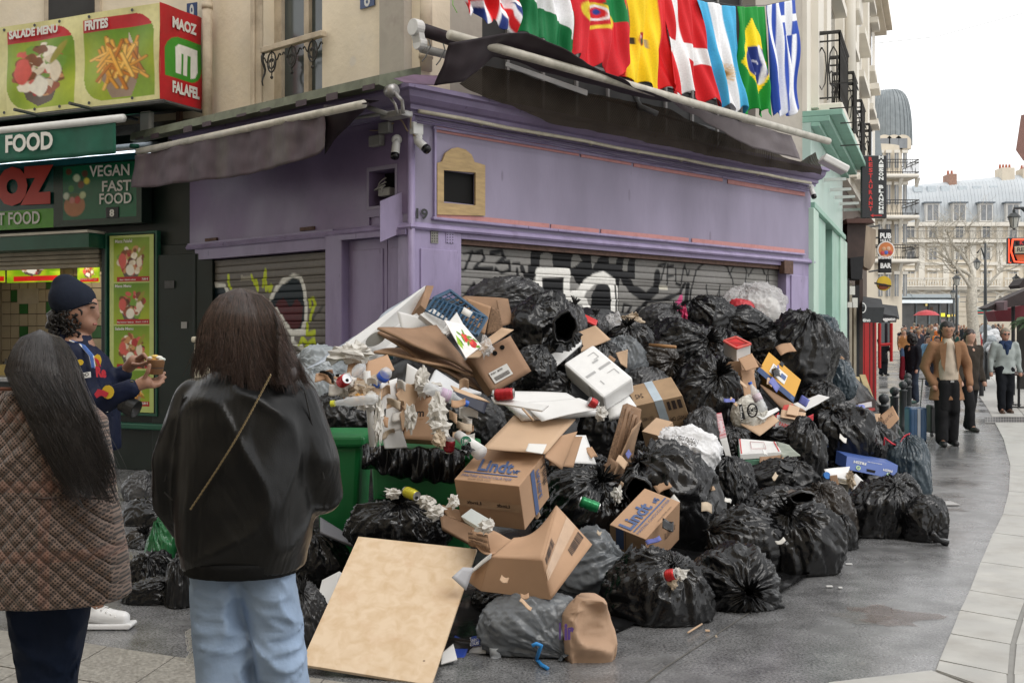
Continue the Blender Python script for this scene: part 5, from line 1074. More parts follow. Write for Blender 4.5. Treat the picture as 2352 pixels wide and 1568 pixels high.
for x in(2142,2203,2265,2326,2390):
 c=P(x,487,Yf-.2);mb=MB();mb.box((c.x-.75,c.y-.1,c.z-1.1),(c.x+.75,c.y+3,c.z+1.0));d_=mb.build('dormer',M_wfr,fb)
 for s in(-1,1):mb=MB();mb.box((c.x+s*.34-.26,c.y-.15,c.z-.95),(c.x+s*.34+.26,c.y-.11,c.z+.8));mb.build('pane',M_wing,d_)
 mb=MB();mb.box((c.x-.95,c.y-.3,c.z+1.0),(c.x+.95,c.y+3,c.z+1.15));mb.build('lintel',mat('dark_zinc',(.12,.14,.16),.5),d_)
for x in(2104,2135,2166,2205,2238,2276):
 c=P(x,436,Yf+1.9);mb=MB();mb.box8([c+Vector((a_,b_*0-.3-(.35 if d>0 else 0)*0-.5,d))for a_,b_,d in((-.5,0,-.35),(.5,0,-.35),(.5,0,.35),(-.5,0,.35))]+[c+Vector((a_,1.2,d))for a_,d in((-.5,-.35),(.5,-.35),(.5,.35),(-.5,.35))]);mb.build('skylight',mat('skylight_glass',(.5,.55,.58),.2),fb)
for x0,x1,y0,y1,m_ in((2173,2190,402,437,mat('brick_chimney',(.32,.19,.14),.8,.2)),(2293,2322,388,440,M_stonef),(2341,2352,390,400,M_stonef),(2350,2372,385,440,M_stonef)):
 a,b=P(x0,y1,Yf+2.5),P(x1,y0,Yf+2.5);mb=MB();mb.box((a.x,a.y-1,a.z-1),(b.x,a.y+1,b.z));ch=mb.build('chimney',m_,fb)
 n=int((x1-x0)/7)
 for i in range(n):q=a.x+(b.x-a.x)*(i+.5)/n;mb=MB();mb.lathe((q,a.y,b.z),[(.16,0),(.12,.5)],8);mb.build('chimney_pot',mat('terracotta',(.36,.12,.07),.7),ch)
M_curt=mat('pale_curtain',(.5,.48,.44),.8)
for ri,(y0,y1,arch)in enumerate(((521,546,0),(568,596,0),(624,650,0),(674,700,1))):
 for x in(2091,2142,2203,2265,2326,2390):
  if arch and x in(2142,2203):pass
  c=pxX(x,Yf);hw=.85 if not arch else 1.9;z0,z1=pz(y1,Yf),pz(y0,Yf)
  mb=MB()
  if arch:mb.prism([Vector((c+hw*math.cos(a),Yf-.03,z0+.3+(z1-z0)*math.sin(a)))for a in np.linspace(0,math.pi,14)],(0,.02,0))
  else:mb.box((c-hw*.62,Yf-.04,z0),(c+hw*.62,Yf-.01,z1))
  w_=mb.build('window',M_wing,fb)  # far windows lightened to grey, slight haze put into the colour
  mb=MB()
  if arch:
   for q in(-.6,0,.6):mb.box((c+q*hw-.06,Yf-.08,z0+.3),(c+q*hw+.06,Yf-.04,z0+.3+(z1-z0)*math.sqrt(max(0,1-q*q))))
   mb.tube([Vector((c+hw*1.05*math.cos(a),Yf-.1,z0+.3+(z1-z0)*1.05*math.sin(a)))for a in np.linspace(0,math.pi,14)],.14,5)
  else:
   mb.box((c-.04,Yf-.08,z0),(c+.04,Yf-.045,z1));
   for q in(-1,1):mb.box((c+q*hw*.62-.1,Yf-.1,z0),(c+q*hw*.62+.1,Yf-.045,z1))
   mb.box((c-hw*.85,Yf-.35,z1+.15),(c+hw*.85,Yf,z1+.35));mb.box((c-hw*.62,Yf-.05,z0+1.0-.05),(c+hw*.62,Yf-.045,z0+1.05))
  mb.build('frame',M_stonew,w_)
  if not arch and(x+ri)%2==0:
   mb=MB();mb.prism([(c-hw*.6,Yf-.055,z1),(c-hw*.1,Yf-.055,z1),(c-hw*.55,Yf-.055,z0+.4)],(0,.01,0));mb.build('curtain',M_curt,w_)
for y,full in((551,1),(602,0),(659,2)):
 z0=pz(y,Yf);mb=MB();mb.box((XA-10,Yf-.7 if full else Yf-.2,z0-.35),(XB,Yf,z0));b_=mb.build('string_course',M_stonew,fb)
 if full==1:
  mb=MB();
  for zz in(.95,.1):mb.tube([(XA-10,Yf-.65,z0+zz),(XB,Yf-.65,z0+zz)],.04,4)
  for i in range(190):mb.tube([(XA+i*.18,Yf-.65,z0),(XA+i*.18,Yf-.65,z0+.95)],.016,3,cap=False)
  mb.build('railing',mat('grey_iron',(.12,.12,.12),.6),b_)
 if full==2:
  for x in(2091,2142,2203,2265,2326,2390):
   c=pxX(x,Yf);mb=MB();mb.box((c-1.3,Yf-1,z0),(c+1.3,Yf-.85,z0+.12));mb.box((c-1.3,Yf-1,z0+.85),(c+1.3,Yf-.8,z0+1.0))
   for i in range(9):mb.lathe((c-1.2+i*.3,Yf-.92,z0+.1),[(.05,0),(.09,.25),(.04,.6),(.06,.75)],6)
   mb.build('balustrade',M_stonew,b_)
   # pilasters between bays
for x in(2116,2172,2234,2295,2358):
 c=pxX(x,Yf);mb=MB();mb.box((c-.35,Yf-.15,pz(660,Yf)),(c+.35,Yf,ze-.3));mb.build('pilaster',M_stonew,fb)
for j in range(9):
 mb=MB();z0=pz(770,Yf)+j*.55+2.2;mb.box((XA-10,Yf-.06,z0),(XB,Yf,z0+.47));mb.build('stone_course',M_stonef,fb)
 # shops at its foot
fs_=thing('far_shop_front',P(2250,750,126),'distant teal and red shop front under the arched windows','shop')
for x0,x1,y0,y1,c in((2228,2300,712,722,(.05,.30,.26)),(2228,2300,704,712,(.6,.6,.55)),(2236,2290,716,719,(.5,.04,.04)),(2300,2340,708,722,(.4,.04,.04))):
 slabpx('fascia',[(x0,y0),(x1,y0),(x1,y1),(x0,y1)],126-random.random(),.3,mat('fs%d%d'%(x0,y0),c,.6),fs_)
 # kiosk
ki=thing('glass_kiosk',P(2155,775,108),'grey metal kiosk with a rounded roof and pale awning behind the crowd','kiosk')
Yk=108.;M_kg=mat('kiosk_grey',(.20,.23,.24),.4,.1);
a,b=pxX(2092,Yk),pxX(2205,Yk);zt_=pz(674,Yk);zc_=pz(684,Yk)
mb=MB();mb.prism([(a-3,Yk,zc_)]+[(a-3,Yk+1.2-1.2*math.cos(t),zc_+(zt_-zc_)*math.sin(t))for t in np.linspace(.1,1.57,6)]+[(a-3,Yk+5,zt_),(a-3,Yk+5,zc_)],(b-a+3,0,0));mb.build('roof',M_kg,ki)
mb=MB();mb.tube([(pxX(2096+i*12,Yk),Yk+1.2-1.2*math.cos(t),zc_+.03+(zt_-zc_)*math.sin(t))for i in range(1)for t in np.linspace(.1,1.57,6)],.04,4);mb.build('roof_rib',M_kg,ki)
mb=MB();mb.box((a-3,Yk+.8,0),(b-.3,Yk+.9,zc_));mb.build('glass_wall',mat('kiosk_glass',(.07,.07,.065),.15,.4,1.5,.05,spec=.8),ki)
for x in(2110,2140,2165,2185,2198,2206):mb=MB();mb.box((pxX(x,Yk)-.06,Yk+.6,0),(pxX(x,Yk)+.06,Yk+.8,zc_));mb.build('post',M_kg,ki)
mb=MB();mb.add([(a-3,Yk+.4,zc_-.1),(b-.6,Yk+.4,zc_-.1),(b-1.0,Yk-1.2,pz(696,Yk-1.2)),(a-3,Yk-1.2,pz(696,Yk-1.2))],[(0,1,2,3)]);mb.build('awning',mat('pale_awning',(.52,.56,.58),.6),ki,solid=.05)
for x,y,w,h,c in((2128,700,4,5,(.7,.55,.2)),(2166,723,9,8,(.75,.7,.05)),(2179,725,6,5,(.8,.7,.1)),(2190,724,7,5,(.7,.5,.1)),(2140,712,6,14,(.2,.12,.08)),(2166,738,9,10,(.25,.2,.2)),(2190,740,9,9,(.25,.22,.2))):
 m_=glow('kd%d%d'%(x,y),c,.5)if c[0]>.65 else mat('kd%d%d'%(x,y),c,.6);slabpx('display',[(x-w/2,y-h/2),(x+w/2,y-h/2),(x+w/2,y+h/2),(x-w/2,y+h/2)],Yk+.5,.05,m_,ki)
 # ================================================================ street furniture
M_lamp=mat('lamp_green_grey',(.035,.04,.042),.4,.1)
def lantern(c,s,parent,col=(.5,.5,.46)):
 c=Vector(c);mb=MB();mb.lathe(c,[(.03*s,-.42*s),(.12*s,-.36*s),(.20*s,0),(.19*s,.02*s)],6);mb.build('lantern_glass',mat('lantern_glass',col,.2,0,bump=0),parent)
 mb=MB();mb.lathe(c,[(.24*s,0),(.24*s,.03*s),(.12*s,.16*s),(.05*s,.2*s),(.06*s,.26*s),(.001,.3*s)],6);mb.lathe(c+Vector((0,0,-.45*s)),[(.05*s,0),(.06*s,.05*s)],8)
 for k in range(6):t=math.pi/3*k;mb.tube([c+Vector((.125*s*math.cos(t),.125*s*math.sin(t),-.36*s)),c+Vector((.205*s*math.cos(t),.205*s*math.sin(t),0))],.012*s,4)
 mb.build('lantern_cap',M_lamp,parent)
def lamppost(x,ytop,Y,lb,arms):
 b=Vector((pxX(x,Y),Y,0));zt=pz(ytop,Y);t=thing('street_lamp',b,lb,'street lamp');mb=MB();mb.lathe(b,[(.16,0),(.13,.9),(.075,1.1),(.06,zt*.6),(.04,zt)],12);mb.build('post',M_lamp,t,smooth=True)
 for dx,dy,s in arms:
  c=Vector((pxX(x+dx,Y),Y,pz(dy,Y)));mb=MB();mb.tube([b+Vector((0,0,c.z+.1)),b+Vector(((c.x-b.x)*.5,0,c.z+.55)),c+Vector((0,0,.35))],.03,6);mb.build('arm',M_lamp,t,smooth=True);lantern(c,s,t)
lamppost(2263,558,42,'tall dark street lamp whose arm reaches left in front of the bare tree',[(-19,603,.6)])
lamppost(2197,628,58,'old style lantern lamp standing in front of the kiosk',[(0,640,.9)])
lamppost(2190,668,70,'small lantern lamp just left of the bare tree behind the kiosk',[(0,672,.9)])
wl=thing('wall_lantern',P(2330,535,26),'dark lantern hung from a wall bracket at the right edge','lantern');lantern(P(2329,500,26),.62,wl)
mb=MB();mb.tube([P(2329,482,26),P(2329,478,26),P(2345,478,26),P(2372,478,26)],.03,6);mb.tube([P(2345,478,26),P(2358,490,26),P(2372,500,26)],.025,6);mb.build('bracket',M_lamp,wl)
wl2=thing('wall_lantern',P(2334,650,34),'small lantern hanging below the red bordered sign at the right','lantern');lantern(P(2334,640,34),.5,wl2)
# bare plane tree
M_bark=mat('plane_bark',(.42,.39,.33),.85,.3,12,.5,40)
tr_=thing('bare_tree',Vector((pxX(2235,54),54,0)),'bare plane tree with spreading twiggy branches at the end of the street','tree')
rs=np.random.RandomState(21);trunk=MB();limbs=MB()
def branch(p,d,l,r,lv,mb):
 pts=[p];dd=d.copy();n=6
 for i in range(n):
  dd=(dd+Vector(rs.normal(0,.16,3))+Vector((0,0,.05))).normalized();pts.append(pts[-1]+dd*l/n)
 mb.tube(pts,[r*(1-.55*i/n)for i in range(n+1)],5 if lv>1 else 8,cap=False)
 if lv>=5:return
 k=4 if lv<2 else 3
 for i in range(k):
  t=rs.randint(2,n+1);a=(dd*rs.uniform(.5,1)+Vector(rs.normal(0,.62,3)));a.z=abs(a.z)*.75+.05;branch(pts[t],a.normalized(),l*rs.uniform(.6,.8),max(.006,r*.44),lv+1,mb)
b0=Vector((pxX(2235,54),54,0));trunk.tube([b0,b0+Vector((.05,0,1.5)),b0+Vector((-.1,0,3.2)),b0+Vector((0,0,4.4))],[.36,.28,.24,.22],12);trunk.build('trunk',M_bark,tr_,smooth=True)
for d in((-.9,.2,.75),(.95,.1,.7),(-.35,-.3,1),(.3,.3,1.1),(-.05,.2,1.2)):branch(b0+Vector((0,0,random.uniform(3.4,4.4))),Vector(d).normalized(),2.1,.10,1,limbs)
limbs.build('crown',M_bark,tr_)
# bollards
M_bol=mat('bollard_paint',(.03,.032,.035),.35,.1)
def bollard(x,yt,Y,lb):
 b=Vector((pxX(x,Y),Y,0));zt=pz(yt,Y);t=thing('bollard',b,lb,'bollard','bollards along the pavement');r=.06
 mb=MB();mb.lathe(b,[(r*1.2,0),(r*1.2,.1),(r,.12),(r,zt-.17),(r*1.15,zt-.165),(r*1.15,zt-.145),(r*.6,zt-.14),(r*.6,zt-.125)],16);mb.build('post',M_bol,t,smooth=True);mb=MB();mb.sphere(b+Vector((0,0,zt-.065)),.068,seg=16,rings=10);mb.build('ball',M_bol,t,smooth=True)
for x,yt,Y,lb in((2030,904,14.6,'ball topped bollard nearest the pile, behind the torn brown box'),(2054,888,17.0,'second ball topped bollard, just left of the blue suitcase'),(2074,875,18.8,'third bollard, tall beside the person in the dark puffer jacket'),(2085,857,20.5,'fourth bollard in the row, behind the third one'),(2085,868,19.7,'bollard squeezed between the third and the fourth')):bollard(x,yt,Y,lb)
for i,(x,Y)in enumerate(((2143,44),(2150,46),(2157,48),(2254,30),(2258,33),(2262,36),(2248,40),(2251,44),(2254,48))):
 b=Vector((pxX(x,Y),Y,0));mb=MB();mb.lathe(b,[(.06,0),(.06,.95),(.05,.97),(.065,1.02),(.065,1.08),(.001,1.14)],10);o=mb.build('bollard',M_bol,smooth=True,label='far dark bollard '+['nearest the bar, left row','in the middle of the left row','last of the left row','first right of the lamp post','second right of the lamp post','third right of the lamp post','behind the first three on the right','deeper on the right beside the pale heap','farthest on the right by the pale heap'][i],cat='bollard',group='distant bollards')
 # ================================================================ right hand side of the street
rb_=thing('corner_house',P(2345,600,30),'sliver of a cream house with an overhanging eave at the right edge','house')
mb=MB();mb.prism([P(2354,365,31),P(2500,365,31),P(2500,700,31),P(2354,700,31)],(2.9,5,0));mb.build('wall',M_stonef,rb_)
mb=MB();mb.prism([P(2333,345,30.5),P(2345,265,30.5),P(2600,200,30.5),P(2600,365,30.5),P(2349,368,30.5)],(2.7,4,0));mb.build('eave',mat('brown_tile',(.22,.12,.1),.8),rb_)
rsn=sign('shield_sign',2314,546,2390,606,27,M_sb,'black sign with a glowing red shield outline cut by the right edge')
M_neon=glow('red_neon',(.9,.08,.03),1.1)
mb=MB();mb.tube([P(x,y,26.95)for x,y in((2326,550),(2380,550),(2384,575),(2360,603),(2330,601),(2322,577),(2326,550))],.02,6);mb.build('neon_tube',M_neon,rsn)
mb=MB();mb.tube([P(x,y,26.95)for x,y in((2317,549),(2317,603),(2322,603))],.012,6);mb.build('neon_tube',M_neon,rsn)
slabpx('name_plate',[(2331,566),(2390,562),(2390,580),(2331,582)],26.9,.03,mat('cream_sign',(.5,.45,.33),.6),rsn);slabpx('red_panel',[(2332,585),(2375,583),(2364,600),(2338,599)],26.95,.02,mat('orange_red',(.6,.1,.02),.5),rsn)
st('REST',2336,568,2368,578,26.85,M_sb,rsn,.02);st('K',2342,552,2351,562,26.9,Mrt,rsn,.05)
ra_=thing('market_awning',P(2310,740,30),'dark red and black awnings of the terraces at the right edge','awning')
for q,Y,m_ in(([(2265,707),(2352,668),(2400,650),(2400,700),(2352,700),(2280,712)],30,mat('dark_awning',(.03,.02,.02),.7,.3,4,.2)),([(2283,715),(2352,700),(2400,696),(2400,737),(2290,738)],31,mat('maroon',(.12,.012,.02),.7)),([(2340,655),(2352,640),(2400,630),(2400,650),(2345,662)],28,MATS['dark_awning']),([(2306,693),(2314,690),(2314,712),(2306,712)],29.5,mat('mauve_flap',(.14,.09,.10),.7))):
 slabpx('panel',q,Y,.6,m_,ra_)
mb=MB();mb.tube([P(2327,700,30.5),(pxX(2327,30.5),30.5,0)],.05,8);mb.build('post',M_blk,ra_)
M_shade=mat('terrace_wall',(.03,.028,.025),.8)
mb=MB();mb.prism([(pxX(2335,34),34,0),(pxX(2335,34)+8,34,0),(pxX(2335,34)+8,34,2.0),(pxX(2335,34),34,2.0)],(2.2,4,0));mb.build('terrace_wall',M_shade,label='dark wall of the terrace behind the palm at the right edge',cat='wall')
M_leaf=mat('palm_leaf',(.04,.085,.03),.5,.4,10)
pm_=thing('potted_palm',P(2345,800,25),'green palm with arching fronds at the right edge of the terrace','palm')
c0=P(2372,738,25);mb=MB();mb.tube([(c0.x,c0.y,0),c0],.08,8);mb.build('trunk',M_bark,pm_)
for k in range(26):
 t=rs.uniform(0,6.28);l=rs.uniform(.3,.5);up_=rs.uniform(-.1,.8);mb=MB();pts=[c0+Vector((math.cos(t)*l*s,math.sin(t)*l*s,up_*l*s-.55*l*s*s))for s in np.linspace(0,1,9)]
 for i in range(8):
  a,b=pts[i],pts[i+1];d=(b-a).normalized();sd=d.cross(Vector((0,0,1))).normalized()
  for sgn in(-1,1):
   for q in(0,.5):p=a.lerp(b,q);e=p+sd*sgn*.14*(1-i/9)+d*.10-Vector((0,0,.06));mb.add([p-d*.01,p+d*.02,e],[(0,1,2)])
 mb.tube(pts,.008,4);mb.build('frond',M_leaf,pm_,recalc=False)
for k,(x,y,Y)in enumerate(((2310,790,27),(2325,800,26),(2340,806,25))):
 c=Vector((pxX(x,Y),Y,0));t=thing('cafe_table',c,['round cafe table left of the palm','middle cafe table below the palm','cafe table cut by the right edge below the palm'][k],'table');mb=MB();mb.lathe(c,[(.3,.72),(.3,.75)],16);mb.build('table_top',M_brown,t);mb=MB();mb.tube([c,c+Vector((0,0,.72))],.03,8);mb.lathe(c,[(.2,0),(.18,.03)],12);mb.build('leg',M_blk,t)
 # distant overhead wires
mb=MB();mb.tube([P(2010,100,30),P(2150,85,30),P(2352,30,30),P(2700,-60,30)],.008,4);mb.build('overhead_wire',M_grey,label='thin wire strung across the sky above the street',cat='wire')
# pale bins of waste far along the street
M_pale=plastic('pale_bag',(.55,.56,.57),.35)
# houses of the same street on the near side, behind and beside the photographer
ob=thing('facing_houses',(12,-9,0),'row of houses on the near side of the street behind the viewpoint','building')
mb=MB();mb.box((-30,-10,0),(8,-6,16));mb.box((-30,-6,0),(-9.5,9,16));mb.build('wall',M_stonef,ob)
# ================================================================ the rubbish pile
YB=[(270,1400),(440,1440),(660,1510),(740,1530),(1000,1560),(1340,1545),(1480,1480),(1600,1470),(1770,1430),(1915,1338),(2000,1270),(2090,1255),(2170,1250),(2200,1230)]
YT=[(270,1080,12.0),(400,1075,11.6),(560,900,11),(700,812,10.3),(800,770,9.8),(945,662,9.6),(1070,650,9.9),(1200,650,10.6),(1500,700,12.2),(1750,690,14.0),(1860,730,14.6),(1935,800,15.2),(2060,945,15.5),(2110,1010,13),(2200,1130,10)]
def Yp(px,py):
 yb=np.interp(px,[a for a,_ in YB],[b for _,b in YB]);yt=np.interp(px,[a[0]for a in YT],[a[1]for a in YT]);Yt=np.interp(px,[a[0]for a in YT],[a[2]for a in YT])
 Yb=gy(yb);t=(yb-py)/(yb-yt);return float(Yb+(Yt-Yb)*(max(t,0)**1.2 if t<1 else t))
B1=plastic('black_bag',(.005,.005,.0055),.2,bump=.14,sc=5,bd=.03);B2=plastic('black_bag_shiny',(.006,.006,.0065),.14,bump=.16,sc=7,bd=.025);B3=plastic('black_bag_dull',(.007,.007,.0075),.28,bump=.14,sc=4,bd=.03)
B4=plastic('brownish_bag',(.026,.021,.017),.17,bump=.16,sc=6,bd=.025);BG=plastic('grey_bag',(.13,.14,.15),.22,bump=.16,sc=5,bd=.03);BB=plastic('blue_grey_bag',(.035,.052,.065),.17,bump=.18,sc=7,bd=.025)
BGN=plastic('green_bag',(.02,.13,.045),.22,bump=.2,sc=6);BLG=plastic('pale_grey_bag',(.30,.33,.35),.22,bump=.2,sc=5);BSG=plastic('sheer_dark_bag',(.045,.045,.047),.16,bump=.22,sc=8)
BCL=plastic('clear_bag',(.75,.74,.74),.15,alpha=.42,bump=.6,sc=9);
def bagmesh(seed,rx,ry,rz,K,style='knot',nu=130,nv=88,amp=1.0):
 rs=np.random.RandomState(seed);K=Vector(K).normalized();u=K.orthogonal().normalized();w=K.cross(u);Mx=np.array([tuple(u),tuple(w),tuple(K)])
 t=np.linspace(0,1,nv);ph=np.linspace(0,2*math.pi,nu,endpoint=False);T,F=np.meshgrid(t,ph,indexing='ij')
 if style=='knot':
  a=np.clip(T/.80,0,1)*math.pi*.885;rho=np.sin(a)**.85;h=-np.cos(a)*.97
  n=np.clip((T-.80)/.20,0,1);r0=math.sin(math.pi*.885)**.85;h0=-math.cos(math.pi*.885)*.97
  neck=np.where(n<.35,r0+(0.075-r0)*(n/.35)**.7,.075+.17*((n-.35)/.65)**.8);rho=np.where(T>.80,neck,rho);h=np.where(T>.80,h0+.30*n,h)
 else:
  a=T*math.pi;rho=np.sin(a)**.85;h=-np.cos(a);n=np.zeros_like(T)
 pa=np.clip((T-.30)/.5,0,1)**1.5 if style=='knot' else np.clip((T-.5)/.5,0,1)*.5
 fl=np.zeros_like(F)
 for k,am in((7,.5),(13,.5),(21,.35),(34,.22)):
  fl+=am*(1-2*np.abs(np.sin(F*k/2+rs.uniform(0,6)+.6*np.sin(T*5+rs.uniform(0,6))+.5*np.sin(F*2+rs.uniform(0,6)))))
 rho=rho*(1+pa*fl*.17*(1+1.6*n))
 h=h+n*fl*.07
 p=np.stack([rho*np.cos(F),rho*np.sin(F),h],-1).reshape(-1,3)
 body=(1-n).reshape(-1);d=p/np.maximum(np.linalg.norm(p,axis=1)[:,None],1e-6)
 D=rs.normal(size=(22,3));D/=np.linalg.norm(D,axis=1)[:,None];s=rs.uniform(.74,1.0,22)
 q=s[None]/np.maximum(d@D.T,.15);sm=-np.log(np.exp(-22*q).sum(1)+1e-9)/22;sm=np.clip(sm,.68,1.04)
 off=rs.uniform(0,90);wp=p+.25*np.stack([pn(p,1.6,off+i*9)for i in range(3)],1)
 r=sm*(1+.07*pn(p,1.1,off))
 S1=np.array([1,1,.4]);sp=lambda x:np.maximum(x,-.2)**3;cf=np.stack([np.cos(F).ravel(),np.sin(F).ravel(),T.ravel()],1);wf=.55*np.stack([pn(p,1.1,off+20+i*9)for i in range(3)],1)+.16*np.stack([pn(p,3.2,off+50+i*9)for i in range(3)],1);cf=(cf+wf)*np.array([1,1,.55]);tp=(.45+.75*T.ravel());cre=tp*(.085*sp(ridge(cf,1.7,off))+.055*sp(ridge(cf,3.3,off+5))+.028*sp(ridge(cf,6.2,off+11)))+.010*sp(ridge(wp,5.5,off+8))
 r=r+amp*cre*(.5+body*.5)
 r=1+(r-1)*np.clip(body*1.2,0.15,1)
 p=p*r[:,None]
 p=p@Mx
 z=p[:,2];p[:,2]=np.where(z<-.62,-.62+(z+.62)*.45,z)
 p=p*np.array([rx,ry,rz])
 fs=[(j*nu+k,j*nu+(k+1)%nu,(j+1)*nu+(k+1)%nu,(j+1)*nu+k)for j in range(nv-1)for k in range(nu)]
 return p,fs
_bi=[0]
def bag(label,x0,x1,y0,y1,m,K=(.2,-.3,1),style='knot',dY=0,Y=None,name='rubbish_bag',cat='rubbish bag',group='rubbish bags heaped on the pavement',dr=1.0,amp=1.0,res=1.0,fit=1.24):
 _bi[0]+=1;cx,cy=(x0+x1)/2,(y0+y1)/2;Yc=(Y or Yp(cx,cy))+dY
 rx=(x1-x0)/2*Yc/FD*fit;rz=(y1-y0)/2*Yc/FD*fit;ry=.5*(rx+rz)*dr
 p,f=bagmesh(_bi[0]*13+5,rx,ry,rz,K,style,int(130*res),int(88*res),amp)
 lo,hi=p.min(0),p.max(0);ctr=(lo+hi)/2;sc=np.array([2*rx/(hi[0]-lo[0]),1,2*rz/(hi[2]-lo[2])])
 p=(p-ctr)*sc;c=P(cx,cy,Yc);
 if c.z+p[:,2].min()<.004:pass
 p=p+np.array(tuple(c));p[:,2]=np.maximum(p[:,2],.006+.004*np.abs(pn(p,9)))
 mb=MB();mb.v=[tuple(v)for v in p];mb.f=f;mb.m=[0]*len(f)
 return mb.build(name,m,None,smooth=True,recalc=True,label=label,cat=cat,group=group)
U_=(.05,-.25,1);
